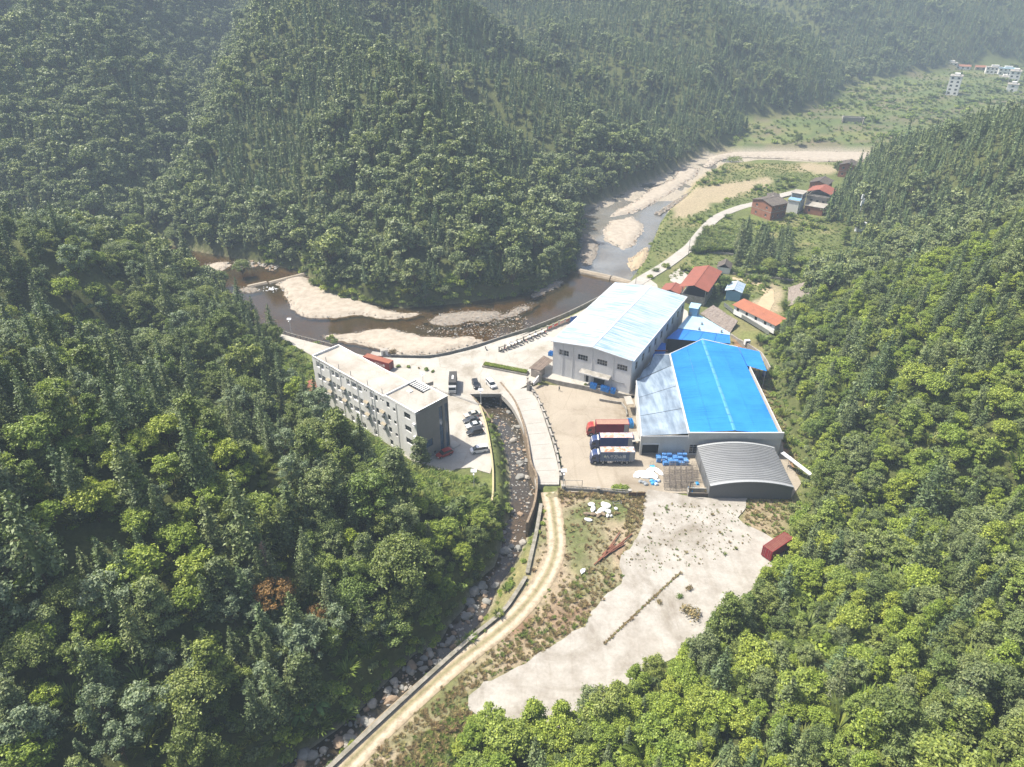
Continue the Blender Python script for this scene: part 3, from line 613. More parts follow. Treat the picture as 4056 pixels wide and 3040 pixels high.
patch('river', [(-920, 240), (-400, 262), (-230, 285), (-150, 268), (-100, 222)] + v0([(600, 735), (800, 790), (960, 790), (1100, 740), (1340, 640)], -4) + [WEIR_A[1], WEIR_A[0]] + [(WEIR_A[0][0] - 4, WEIR_A[0][1] + 3)] + v0([(1180, 600), (1000, 630), (870, 645), (700, 615), (650, 570), (440, 530)], -4) + [(-165, 330), (-230, 340), (-400, 325), (-920, 310)], WATER_Z, W_LOW, skirt=0)
patch('upper_river', [WEIR_A[0], WEIR_A[1]] + v0([(1380, 610), (1430, 520), (1480, 440), (1530, 380), (1580, 358), (1700, 352), (1930, 352), (2300, 352), (2300, 322), (1930, 322), (1700, 316), (1560, 318), (1480, 345), (1320, 412), (1235, 440), (1235, 570)], -3.4), WATER_Z + 0.55, W_UP, skirt=0)
patch('stream', STREAM, -4.25, W_ST, skirt=0)
# gravel bars and sand banks, low domes standing out of the water
BARS = [('gravel_bar', 5, [(720, 505), (780, 470), (850, 455), (940, 448), (965, 465), (1000, 500), (1100, 540), (1210, 560), (1290, 590), (1400, 640), (1500, 680), (1600, 710), (1750, 715), (1810, 730), (1720, 755), (1600, 770), (1480, 765), (1350, 740), (1260, 745), (1150, 765), (1000, 760), (900, 745), (830, 700), (790, 620), (770, 560)], -4, GRAVEL, 0.8),
        ('gravel_bar', 5, [(1040, 885), (1150, 872), (1300, 862), (1450, 830), (1560, 828), (1680, 858), (1800, 885), (2000, 893), (2120, 886), (2212, 905), (2260, 930), (2150, 970), (2000, 1000), (1850, 1030), (1620, 1035), (1480, 985), (1250, 945), (1120, 925)], -4, GRAVEL, 0.8),
        ('gravel_shoal', 5, [(1800, 782), (1880, 745), (1990, 710), (2080, 696), (2212, 700), (2330, 690), (2400, 720), (2300, 790), (2150, 790), (2000, 825), (1880, 815)], -4, GRAVEL_GREY, 0.35),
        ('gravel_shoal', 2, [(190, 320), (240, 270), (330, 215), (390, 192), (425, 215), (420, 250), (330, 290), (260, 330), (200, 345)], -4, GRAVEL_GREY, 0.6),
        ('gravel_shoal', 2, [(0, 440), (80, 395), (190, 370), (260, 375), (200, 420), (90, 470), (-60, 510), (-120, 480)], -4, GRAVEL_GREY, 0.22),
        ('gravel_bar', 4, [(395, 665), (450, 612), (560, 560), (700, 455), (850, 392), (880, 335), (960, 310), (1050, 310), (1040, 365), (900, 450), (800, 525), (700, 575), (565, 640)], -3.4, GRAVEL, 0.7),
        ('sand_bank', 4, [(345, 765), (400, 695), (480, 680), (560, 660), (640, 720), (645, 770), (600, 820), (585, 870), (500, 902), (420, 868), (360, 835)], -3.4, GRAVEL, 0.6),
        ('sand_bank', 4, [(520, 1015), (530, 965), (590, 938), (640, 895), (675, 885), (692, 940), (655, 1030), (560, 1062)], -3.4, SAND, 0.6),
        ('gravel_bar', 4, [(1120, 225), (1300, 190), (1550, 190), (1800, 185), (2211, 195), (2600, 205), (2600, 250), (2211, 262), (1900, 258), (1700, 240), (1500, 232), (1300, 228), (1200, 250), (1130, 300), (1080, 300), (1110, 250)], -3, GRAVEL, 0.9),
        ('gravel_bar', 4, [(990, 470), (1040, 420), (1100, 360), (1130, 370), (1060, 450), (980, 520), (900, 560), (760, 650), (720, 640), (850, 560)], -3, GRAVEL, 0.5),
        ('gravel_shoal', 4, [(180, 780), (260, 800), (320, 860), (300, 960), (250, 1020), (190, 1020)], -3.4, GRAVEL_GREY, 0.45),
        ('gravel_bar', 5, [(200, 365), (300, 345), (380, 345), (420, 370), (330, 420), (290, 470), (240, 480)], -4, GRAVEL, 0.5),
        ('gravel_shoal', 5, [(390, 545), (470, 530), (560, 520), (620, 560), (540, 580), (450, 570)], -4, GRAVEL_GREY, 0.4)]
BARP = []
for i, (nm, k, px, z, mt, dm) in enumerate(BARS):
    poly = rough_edge(ats(k, px, z), 0.9 if at(k, *px[0])[1] < 330 else 1.6, 1.2, 5 + i * 3); BARP.append((poly, mt, z))
    patch(nm, poly, (lambda zz, d_: lambda x, y, p: zz - 0.12 + (d_ + 0.15) * smooth01(-sdist(x, y, p) / 3.5) + fbm(x, y, 5, 91, 3) * 0.35)(z + (0.15 if z > -4 else 0), dm), mt, step=1.6 if at(k, *px[0])[1] < 330 else 3.0, skirt=0.4)
# cross joints of the concrete roads
rd_ = bpy.data.objects['road']; JT = plain('joint_dark', (0.10, 0.09, 0.075), .9)
def cross_joints(parent, line, zs, width, step):
    acc = 0.0
    for i in range(1, len(line)):
        d = math.dist(line[i - 1], line[i]); acc += d
        if acc >= step:
            acc = 0.0; a, b = line[i - 1], line[i]; tx_, ty_ = (b[0] - a[0]) / d, (b[1] - a[1]) / d; w = width / 2 - .05; z = (zs[i] if hasattr(zs, '__len__') else zs) + .004
            link('joint', mesh_np('joint', [(b[0] - ty_ * w, b[1] + tx_ * w, z), (b[0] + ty_ * w, b[1] - tx_ * w, z), (b[0] + ty_ * w + tx_ * .09, b[1] - tx_ * w + ty_ * .09, z), (b[0] - ty_ * w + tx_ * .09, b[1] + tx_ * w + ty_ * .09, z)], [(0, 1, 2, 3)], [JT]), parent)
cross_joints(rd_, RL, [0.02 - 1.15 * float(smooth01(i / (nR - 1.0))) for i in range(nR)], 5.0, 4.5)
cross_joints(bpy.data.objects['far_road'], FR, .12, 5.0, 5.5)

# ------------------------------------------------------------------ building kit
GLASS = new_mat('window_glass'); princ(GLASS[1], (0.018, 0.024, 0.03), 0.08, 0.0, 0.6); GLASS = GLASS[0]
GLASS_BLUE = new_mat('blue_glass'); princ(GLASS_BLUE[1], (0.03, 0.085, 0.16), 0.05, 0.0, 0.8); GLASS_BLUE = GLASS_BLUE[0]
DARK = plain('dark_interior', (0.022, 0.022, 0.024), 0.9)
FRAME_W = plain('frame_white', (0.62, 0.62, 0.62), 0.5); FRAME_D = plain('frame_dark', (0.10, 0.10, 0.11), 0.5); STEEL = plain('steel_grey', (0.30, 0.31, 0.32), 0.45, 0.6)
WHITEW = weathered('white_wall', (0.82, 0.81, 0.79), (0.58, 0.55, 0.5), 0.35, 0.45, 0.85, 5.0, stretch=(1, 1, 0.25))
GREYTILE = weathered('grey_tile', (0.235, 0.222, 0.21), (0.18, 0.17, 0.16), 0.4, 0.5, 0.8, 8.0)
ROOFCONC = weathered('roof_concrete', (0.36, 0.34, 0.31), (0.25, 0.215, 0.175), 0.14, 0.75, 0.92, 2.0, streaks=True)
FACWALL = weathered('factory_wall', (0.58, 0.585, 0.595), (0.44, 0.435, 0.425), 0.3, 0.5, 0.7, 3.0, stretch=(1, 1, 0.3))
CREAMW = weathered('cream_wall', (0.54, 0.53, 0.50), (0.40, 0.385, 0.35), 0.3, 0.5, 0.75, 3.0, stretch=(1, 1, 0.3))
BRICK = weathered('brick_red', (0.30, 0.135, 0.085), (0.19, 0.095, 0.065), 0.5, 0.6, 0.92, 7.0)
TILE_DK = weathered('roof_tile_dark', (0.135, 0.115, 0.10), (0.075, 0.065, 0.06), 0.7, 0.7, 0.92, 5.0)
RED_ROOF = weathered('red_sheet', (0.265, 0.09, 0.062), (0.20, 0.075, 0.055), 0.25, 0.6, 0.65, 3.0)
ORANGE_ROOF = weathered('orange_sheet', (0.36, 0.14, 0.078), (0.28, 0.11, 0.07), 0.3, 0.6, 0.7, 3.0)
def roof_mat(name, a, b, c, stretch, lo=0.40, hi=0.62, rough=0.45, metal=0.15):
    """sheet metal: broad streaks running down the slope plus pale worn patches"""
    m, nt, N, L = new_mat(name); n1 = noise_node(nt, 1.0, 7, 0.65, stretch=stretch); n2 = noise_node(nt, 0.09, 4, 0.6)
    r1 = ramp(nt, [(lo, (0, 0, 0)), (hi, (1, 1, 1))]); L.new(n1.outputs[0], r1.inputs[0]); r2 = ramp(nt, [(0.42, (0, 0, 0)), (0.68, (0.85, 0.85, 0.85))]); L.new(n2.outputs[0], r2.inputs[0])
    col = mixc(nt, mixc(nt, a, b, r1.outputs[0]), c, r2.outputs[0]); princ(nt, col, rough, metal, 0.4, n1.outputs[0], 0.01, 0.3); return m
ROOF_PALE = roof_mat('roof_pale_blue', (0.20, 0.31, 0.45), (0.42, 0.475, 0.53), (0.40, 0.45, 0.49), (0.045, 1.5, 1), 0.42, 0.57)
ROOF_BLUE = roof_mat('roof_azure', (0.011, 0.15, 0.50), (0.022, 0.215, 0.66), (0.03, 0.25, 0.66), (0.05, 2.2, 1), 0.36, 0.66, 0.4, 0.0)
ROOF_BLUE2 = roof_mat('roof_deep_blue', (0.02, 0.15, 0.50), (0.025, 0.175, 0.56), (0.03, 0.20, 0.58), (0.6, 0.06, 1), 0.35, 0.7, 0.4, 0.0)
ROOF_LIGHT = roof_mat('roof_light_blue', (0.30, 0.48, 0.62), (0.36, 0.53, 0.65), (0.40, 0.56, 0.67), (0.3, 0.3, 1), 0.35, 0.7)
ROOF_SILVER = roof_mat('roof_silver', (0.20, 0.26, 0.33), (0.40, 0.48, 0.56), (0.13, 0.15, 0.175), (0.5, 0.09, 1), 0.35, 0.6, 0.4, 0.3)
ROOF_GREY = roof_mat('roof_grey_sheet', (0.19, 0.195, 0.20), (0.25, 0.255, 0.26), (0.17, 0.173, 0.178), (0.1, 1.0, 1), 0.3, 0.7, 0.5, 0.2)
TRIM = plain('trim_pale', (0.52, 0.53, 0.54), 0.5)

def wall_m(side, w, l):
    """matrix of a wall: its own x runs along the wall, -y is outside"""
    return {'front': Matrix.Identity(4), 'left': Matrix.Translation((0, l, 0)) @ Matrix.Rotation(-math.pi / 2, 4, 'Z'),
            'right': Matrix.Translation((w, 0, 0)) @ Matrix.Rotation(math.pi / 2, 4, 'Z'), 'back': Matrix.Translation((w, l, 0)) @ Matrix.Rotation(math.pi, 4, 'Z')}[side]
def wall(parent, M, L_, H_, holes, mat, depth=0.25, z0=0.0, name='wall', topfun=None, u0=0.0):
    us = sorted({u0, L_, *[h[0] for h in holes], *[h[1] for h in holes]}); vs = sorted({z0, H_, *[h[2] for h in holes], *[h[3] for h in holes]})
    mb = MB()
    for a, b in zip(us[:-1], us[1:]):
        for c, d in zip(vs[:-1], vs[1:]):
            if any(h[0] <= a + 1e-6 and h[1] >= b - 1e-6 and h[2] <= c + 1e-6 and h[3] >= d - 1e-6 for h in holes): continue
            ta, tb = (topfun(a), topfun(b)) if (topfun and d == H_) else (d, d)
            mb.add([(a, 0, c), (b, 0, c), (b, 0, tb), (a, 0, ta)], [(0, 1, 2, 3)])
    for h in holes:
        a, b, c, d = h[:4]
        mb.add([(a, 0, c), (b, 0, c), (b, 0, d), (a, 0, d), (a, depth, c), (b, depth, c), (b, depth, d), (a, depth, d)], [(0, 4, 5, 1), (3, 2, 6, 7), (0, 3, 7, 4), (1, 5, 6, 2)])
    if depth: mb.box(u0 + .01, L_ - .01, depth, depth + 0.02, z0, z0 + 0.02)
    o = mb.build(name, mat, parent); o.matrix_local = M; return o
WIN = {}
def window(parent, M, u0, u1, v0_, v1_, nx=2, ny=1, fm=None, gm=None, inset=0.14, sill=False, name='window'):
    fm = fm or FRAME_W; gm = gm or GLASS; key = (round(u1 - u0, 2), round(v1_ - v0_, 2), nx, ny, fm.name, gm.name, sill)
    if key not in WIN:
        w, h = u1 - u0, v1_ - v0_; t = 0.06 if w > 0.7 else 0.04; f = MB()
        f.box(0, w, 0, 0.06, 0, t); f.box(0, w, 0, 0.06, h - t, h); f.box(0, t, 0.002, 0.058, t, h - t); f.box(w - t, w, 0.002, 0.058, t, h - t)
        for i in range(1, nx): f.box(w * i / nx - t * .4, w * i / nx + t * .4, 0.006, 0.05, t, h - t)
        for j in range(1, ny): f.box(t, w - t, 0.004, 0.052, h * j / ny - t * .4, h * j / ny + t * .4)
        if sill: f.box(-0.08, w + 0.08, -0.24, 0.0, -0.10, -0.02)
        p = MB(); p.box(t * .5, w - t * .5, 0.03, 0.045, t * .5, h - t * .5)
        WIN[key] = (f.mesh('window', fm), p.mesh('pane', gm))
    a, b = WIN[key]; o = link(name, a, parent); o.matrix_local = M @ Matrix.Translation((u0, inset, v0_)); link('pane', b, o); return o
BALC = {}
def balcony(parent, M, u0, u1, v0_, v1_, mat, dep=1.3):
    key = (round(u1 - u0, 2), round(v1_ - v0_, 2), mat.name)
    if key not in BALC:
        w, h = u1 - u0, v1_ - v0_; b = MB(); b.add([(0, 0, 0), (w, 0, 0), (w, 0, h), (0, 0, h), (0, dep, 0), (w, dep, 0), (w, dep, h), (0, dep, h)], [(4, 5, 6, 7), (0, 1, 5, 4), (3, 7, 6, 2), (0, 4, 7, 3), (1, 2, 6, 5)], mat)
        d = MB(); d.box(w * .12, w * .62, dep - 0.05, dep - 0.004, 0.02, h * .9, DARK); d.box(w * .60, w * .64, dep - 0.06, dep - 0.004, 0, h * .92, FRAME_W)
        r = MB(); r.tube((0.03, 0.1, 0.18), (w - .03, 0.1, 0.18), 0.025, n=4); r.tube((0.03, 0.1, 0.36), (w - .03, 0.1, 0.36), 0.025, n=4)
        BALC[key] = (b.mesh('balcony'), d.mesh('door'), r.mesh('railing', STEEL))
    a, d, r = BALC[key]; o = link('balcony', a, parent); o.matrix_local = M @ Matrix.Translation((u0, 0.25, v0_)); link('door', d, o); link('railing', r, o); return o
def corr_panel(parent, name, a, b, c, d, pitch, amp, mat, thick=0.04):
    """ribbed sheet; a-b is the lower edge, d-c the upper edge, ribs run from one to the other"""
    a, b, c, d = map(Vector, (a, b, c, d)); n = max(1, int(round((b - a).length / pitch))); up = (b - a).cross(d - a).normalized()
    if up.z < 0: up = -up
    V = []; prof = [(0.0, 0), (0.55, 0), (0.65, 1), (0.90, 1)]
    ts = [((i + q) / n, k) for i in range(n) for q, k in prof] + [(1.0, 0)]
    for t, k in ts: V += [tuple(a.lerp(b, t) + up * (amp * k)), tuple(d.lerp(c, t) + up * (amp * k))]
    m_ = len(ts); Fc = [(2 * i, 2 * i + 2, 2 * i + 3, 2 * i + 1) for i in range(m_ - 1)]
    nv = len(V); V += [tuple(p - up * thick) for p in (a, b, c, d)]; Fc += [(nv, nv + 3, nv + 2, nv + 1), (nv, nv + 1, 2 * (m_ - 1), 0), (nv + 2, nv + 3, 1, 2 * (m_ - 1) + 1), (nv + 3, nv, 0, 1), (nv + 1, nv + 2, 2 * (m_ - 1) + 1, 2 * (m_ - 1))]
    return link(name, mesh_np(name, V, Fc, [mat]), parent)
def lerp3(p, q, t): return tuple(p[i] + (q[i] - p[i]) * t for i in range(3))
def roof_sheets(parent, a, b, c, d, cols, rows, pitch, amp, mat, gap=0.03):
    """one slope laid as separate ribbed panels; a-b eave, d-c ridge"""
    for i in range(cols):
        for j in range(rows):
            g = gap * 0.5 / max(.1, math.dist(a, b)) ; t0, t1 = i / cols + g, (i + 1) / cols - g; s0, s1 = j / rows, (j + 1) / rows - (0.004 if j < rows - 1 else 0)
            q = lambda t, s: lerp3(lerp3(a, b, t), lerp3(d, c, t), s); dz = 0.012 * j
            corr_panel(parent, 'roof_panel', *[tuple(Vector(p) + Vector((0, 0, dz))) for p in (q(t0, s0), q(t1, s0), q(t1, s1), q(t0, s1))], pitch, amp, mat)

# ------------------------------------------------------------------ the apartment block
BW = math.atan2(APT_W[1], APT_W[0])
ap = empty('apartment_building', (*APT_N, 0), BW, 'long white four-storey apartment block with flat roof and grey end wall', 'building')
NB, ML, MW, NW, HM, HN = 12.2, 44.3, 9.0, 10.7, 15.05, 15.55
ROWS = [(12.4, 14.0), (8.55, 10.1), (4.75, 6.3), (0.75, 2.3)]
Ml = wall_m('left', NW, ML)
hl, wins, balcs = [], [], []
def U(y): return ML - y
for r, (z0, z1) in enumerate(ROWS):
    g_ = r == 3
    for y0, y1 in ((16.9, 18.3), (21.7, 23.3), (24.0, 26.3), (27.0, 28.4), (31.8, 33.5), (34.0, 35.5), (38.9, 40.5), (41.0, 42.6)):
        hl.append((U(y1), U(y0), z0 - .15, z1)); balcs.append(hl[-1])
    for y0, y1 in ((12.5, 13.05), (13.35, 13.9), (19.4, 19.95), (20.15, 20.7), (29.5, 30.0), (30.2, 30.7), (36.5, 37.0), (37.2, 37.7)):
        if not g_: hl.append((U(y1), U(y0), z1 - .75, z1)); wins.append((*hl[-1], 1, 1))
    for y0, y1, n_ in ((15.0, 16.1, 2), (10.2, 11.4, 2)):
        if not g_ or y0 < 12: hl.append((U(y1), U(y0), z0 - .05, z1)); wins.append((*hl[-1], n_, 2))
    if not g_: hl.append((U(8.9), U(7.9), z1 - 1.75, z1 - .75)); wins.append((*hl[-1], 2, 1))
    if not g_: hl.append((U(4.5), U(2.1), z0 - .05, z1)); wins.append((*hl[-1], 3, 2))
wall(ap, Ml, ML, HM, hl, WHITEW)
for h in balcs: balcony(ap, Ml, *h[:4], WHITEW)
for h in wins: window(ap, Ml, *h[:4], h[4], h[5], FRAME_D)
Mg = wall_m('front', NW, ML); gh = [(2.2, 4.9, 3.4, 5.6), (7.45, 8.7, 0.3, 13.6), (9.45, 10.45, 0.3, 13.7), (5.1, 5.7, .5, 1.3)]
wall(ap, Mg, NW, HN, gh, GREYTILE, name='end_wall')
window(ap, Mg, *gh[0], 4, 1, FRAME_D, GLASS_BLUE); window(ap, Mg, *gh[1], 2, 9, FRAME_D, GLASS_BLUE); window(ap, Mg, *gh[2], 2, 9, FRAME_D, GLASS_BLUE); window(ap, Mg, *gh[3], 1, 1, FRAME_D)
wall(ap, Matrix.Translation((NW, 0, 0)) @ Matrix.Rotation(math.pi / 2, 4, 'Z'), NB, HN, [(2, 4, 4.6, 6.3), (2, 4, 8.4, 10.1), (2, 4, 12.2, 14)], WHITEW)
wall(ap, Matrix.Translation((MW, NB, 0)) @ Matrix.Rotation(math.pi / 2, 4, 'Z'), ML - NB, HM, [], WHITEW); wall(ap, wall_m('back', MW, ML), MW, HM, [], WHITEW)
MB().box(MW, NW, NB - .2, NB, 0, HN).build('return_wall', WHITEW, ap)
rf = MB().box(0.25, MW - 0.25, NB, ML - .25, HM - .75, HM - .6).build('roof', ROOFCONC, ap)
for bx_ in ((0, .25, NB, ML, HM - .7, HM), (MW - .25, MW, NB, ML, HM - .7, HM), (0.25, MW - .25, ML - .25, ML, HM - .7, HM)): MB().box(*bx_[:4], bx_[4], bx_[5] + .02).build('parapet', WHITEW, rf)
rf2 = MB().box(0.25, NW - 0.25, 0.25, NB - .25, HN - .6, HN - .45).build('roof', ROOFCONC, ap)
for bx_ in ((0, .25, 0, NB), (NW - .25, NW, 0, NB), (0.25, NW - .25, 0, .25), (0.25, NW - .25, NB - .25, NB)): MB().box(*bx_, HN - .7, HN + .02).build('parapet', WHITEW, rf2)
for i in range(7):   # concrete louvres over the stair light
    MB().box(7.9, 10.3, 6.3 + i * 0.8, 6.55 + i * 0.8, HN - .44, HN - .1).build('louvre', WHITEW, rf2)
MB().box(7.7, 7.9, 6.1, 11.9, HN - .44, HN - .05).box(7.9, 10.3, 6.1, 11.9, HN - .446, HN - .41, DARK).build('louvre_curb', WHITEW, rf2)
MB().box(5.4, 6.6, 8.6, 9.8, HN - .44, HN - .2).build('hatch', WHITEW, rf2)
for y in (14.2, 20.3, 27.6, 33.0, 38.9):
    p_ = MB(); p_.tube((1.0, y, HM - .6), (1.0, y, HM + 1.1), .05, n=5); p_.tube((1.3, y + .3, HM - .6), (1.3, y + .3, HM + .7), .05, n=5); p_.build('vent_pipe', STEEL, rf)
AWN = weathered('awning_fibre', (0.31, 0.27, 0.20), (0.21, 0.17, 0.12), 1.0, 0.7, 0.85)
for r, (z0, z1) in enumerate(ROWS[1:3]):
    for y in (13.2, 20.0, 30.1, 37.0):
        o = MB().prism([(-.75, y - .85), (0.02, y - .85), (0.02, y + .85), (-.75, y + .85)], [z1 - .02, z1 + .28, z1 + .28, z1 - .02], [z1 + .04, z1 + .34, z1 + .34, z1 + .04]).build('awning', AWN, ap)
        MB().box(-0.5, -0.05, y - .45, y + .3, z1 - 1.7, z1 - 1.15).build('air_conditioner', STEEL, ap, 0.03)
for z in (11.6, 7.8, 4.0): MB().box(-0.55, 0.0, 0.15, 1.1, z, z + .08).box(-0.5, -.02, .2, 1.0, z + .08, z + .55).build('air_conditioner', FRAME_W, ap)
for y in (17.6, 23.6, 31.2, 36.0, 40.75, 16.5): MB().tube((-.09, y, 0), (-.09, y, HM), .06, n=6).build('downpipe', FRAME_W, ap)
MB().box(-.06, -.002, 7.3, 7.7, 0, HM - .02).build('wall_joint', plain('wall_grey', (.5, .49, .47), .8), ap)
MB().box(NW - .4, NW + 2.2, -1.6, 1.0, 0, .16).build('step', CONC, ap)
# the red lean-to behind it
lr = at(1, 255, 630, 3)
o = empty('shed', (lr[0], lr[1], 0), BW, 'small red-roofed shed half hidden by trees behind the apartment block', 'shed')
MB().box(-3, 3, -2, 2, -1, 2.4).build('wall', WHITEW, o); roof_sheets(o, (-3.4, -2.4, 2.5), (3.4, -2.4, 2.5), (3.4, 2.4, 3.3), (-3.4, 2.4, 3.3), 2, 1, .4, .04, RED_ROOF)

# ------------------------------------------------------------------ the big hall with the pale blue roof
FO, FR_ = (12.5, 190.7), math.radians(-28.8)
fh = empty('factory_hall', (*FO, 0), FR_, 'large pale factory hall with worn pale blue ribbed roof', 'building')
FW, FL, FE, FG = 25.2, 51.0, 11.35, 12.6
top_ = lambda u: FE + (FG - FE) * (1 - abs(u - FW / 2) / (FW / 2)) - .08
gw = [(2.0, 5.2, 7.15, 9.0), (8.2, 11.4, 7.15, 9.0), (14.4, 17.6, 7.15, 9.0), (20.7, 23.9, 7.15, 9.0)]
pan = [0, 3.35, 6.6, 12.9, 19.6, FW]
for a, b in zip(pan[:-1], pan[1:]):
    hs = [(max(h[0], a), min(h[1], b), h[2], h[3]) for h in gw if h[0] < b and h[1] > a] + [(max(d0, a), min(d1, b), 0.05, 3.1) for d0, d1 in ((10.6, 12.6), (13.2, 17.8)) if d0 < b and d1 > a]
    wall(fh, Matrix.Identity(4), b - .03, FE, hs, FACWALL, name='wall_panel', topfun=top_, u0=a + .03, z0=-.4)
MB().box(.05, FW - .05, .26, .3, -.4, FE - .1).box(10.7, 12.5, .2, .25, 0, 3.0, DARK).build('liner', FRAME_D, fh)
for h in gw: window(fh, Matrix.Identity(4), *h, 4, 2, FRAME_W)
for d0, d1 in ((10.6, 12.6), (13.2, 17.8)):
    q = MB().box(d0, d1, .2, .24, 0.0, 3.1, DARK).box(d0, d0 + .5, .12, .2, 0, 3.1, CREAMW).box(d1 - .6, d1, .12, .2, 0, 3.1, CREAMW); q.build('doorway', None, fh)
cp = MB().prism([(9.6, -1.9), (19.2, -1.9), (19.2, .0), (9.6, .0)], [3.9, 3.9, 4.35, 4.35], [4.02, 4.02, 4.5, 4.5]).build('canopy', CONC_GREY, fh)
MB().box(9.6, 19.2, -1.96, -1.9, 3.7, 4.05).build('fascia', TRIM, cp)
Mr = wall_m('right', FW, FL); rw = [(u, u + 2.0, 6.2, 8.9) for u in (3.2, 8.9, 14.6, 20.2, 26.0, 31.8, 37.4, 43.0, 47.8)]
for i in range(9):
    a, b = i * FL / 9, (i + 1) * FL / 9; wall(fh, Mr, b - .03, FE, [(max(h[0], a), min(h[1], b), h[2], h[3]) for h in rw if h[0] < b and h[1] > a], FACWALL, name='wall_panel', u0=a + .03)
MB().box(FW - .34, FW - .3, .4, FL - .4, 0, FE - .1).build('liner', FRAME_D, fh)
for h in rw: window(fh, Mr, *h, 2, 2, TRIM, GLASS)
wall(fh, wall_m('left', FW, FL), FL, FE, [], FACWALL); wall(fh, wall_m('back', FW, FL), FW, FE, [], FACWALL, topfun=top_)
roof_sheets(fh, (-.4, FL + .3, FE), (-.4, -.4, FE), (FW / 2, -.4, FG), (FW / 2, FL + .3, FG), 10, 1, 0.62, 0.09, ROOF_PALE)
roof_sheets(fh, (FW + .4, -.4, FE), (FW + .4, FL + .3, FE), (FW / 2, FL + .3, FG), (FW / 2, -.4, FG), 10, 1, 0.62, 0.09, ROOF_PALE)
MB().prism([(FW / 2 - .35, -.42), (FW / 2, -.42), (FW / 2, FL + .32), (FW / 2 - .35, FL + .32)], [FG + .07, FG + .115, FG + .115, FG + .07], [FG + .1, FG + .16, FG + .16, FG + .1]).prism([(FW / 2, -.42), (FW / 2 + .35, -.42), (FW / 2 + .35, FL + .32), (FW / 2, FL + .32)], [FG + .115, FG + .07, FG + .07, FG + .115], [FG + .16, FG + .1, FG + .1, FG + .16]).build('ridge_cap', TRIM, fh)
MB().box(FW + .38, FW + .62, -.4, FL + .3, FE - .26, FE + .02).build('gutter', TRIM, fh); MB().box(-.62, -.38, -.4, FL + .3, FE - .26, FE + .02).build('gutter', TRIM, fh)
for s0, s1 in ((0, 1), (1, 2)):
    xa, xb = s0 * FW / 2, s1 * FW / 2; za, zb = (FE, FG) if s0 == 0 else (FG, FE)
    MB().add([(xa, -.5, za - .3), (xb, -.5, zb - .3), (xb, -.5, zb + .06), (xa, -.5, za + .06), (xa, -.38, za - .3), (xb, -.38, zb - .3), (xb, -.38, zb + .06), (xa, -.38, za + .06)], [(0, 1, 2, 3), (7, 6, 5, 4), (3, 2, 6, 7), (1, 0, 4, 5), (0, 3, 7, 4), (1, 5, 6, 2)]).build('verge_trim', TRIM, fh)
for x in (3.35, 6.6, 12.9, 19.6): MB().box(x - .09, x + .09, -.12, 0.0, 2.0 if x > 12 else .2, FE - .05).build('downpipe', TRIM, fh)
for i in range(1, 9): MB().box(FW, FW + .1, i * FL / 9 - .08, i * FL / 9 + .08, .2, FE - .3).build('downpipe', TRIM, fh)
MB().box(19.6, 23.5, -.14, 0, 2.95, 3.1).build('conduit', STEEL, fh)

# ------------------------------------------------------------------ the azure shed with its silver lean-to
sh = empty('factory_shed', (0, 0, 0), 0, 'low factory shed with bright azure ribbed roof and silver lean-to', 'building')
EL, ER, RD = 5.75, 5.75, 6.45
nL, nM, nR_ = (45.4, 150.35), (57.0, 150.1), (68.4, 149.85); fL, fM, fR = (48.7, 192.6), (60.4, 200.9), (70.8, 197.0)
z3 = lambda p, z: (p[0], p[1], z)
roof_sheets(sh, z3(fL, EL), z3(nL, EL), z3(nM, RD), z3(fM, RD), 8, 2, 0.5, 0.07, ROOF_BLUE)
roof_sheets(sh, z3(nR_, ER), z3(fR, ER), z3(fM, RD), z3(nM, RD), 8, 2, 0.5, 0.07, ROOF_BLUE)
rc = MB()
for s in (-1, 1):
    n_ = 14
    for i in range(n_):
        a, b = lerp3(z3(nM, RD + .1), z3(fM, RD + .1), i / n_ + .002), lerp3(z3(nM, RD + .1), z3(fM, RD + .1), (i + 1) / n_ - .002)
        MB().add([(a[0], a[1], a[2] + .09), (b[0], b[1], b[2] + .09), (b[0] + s * .45, b[1], b[2] - .01), (a[0] + s * .45, a[1], a[2] - .01)], [(0, 1, 2, 3) if s < 0 else (3, 2, 1, 0)]).build('ridge_cap', plain('ridge_azure_%d' % (i * 2 + s), (0.05 + .06 * random.random(), 0.27, 0.58), .35) if i < 3 else bpy.data.materials['ridge_azure_%d' % ((i % 3) * 2 + s)], sh)
MB().prism([fL, fM, (fM[0] + .12, fM[1] + .3), (fL[0] - .1, fL[1] + .25)], [EL - .3, RD - .3, RD - .3, EL - .3], [EL + .12, RD + .2, RD + .2, EL + .12]).build('verge_trim', TRIM, sh)
MB().prism([fM, fR, (fR[0], fR[1] + .3), (fM[0] + .1, fM[1] + .3)], [RD - .3, ER - .3, ER - .3, RD - .3], [RD + .2, ER + .12, ER + .12, RD + .2]).build('verge_trim', TRIM, sh)
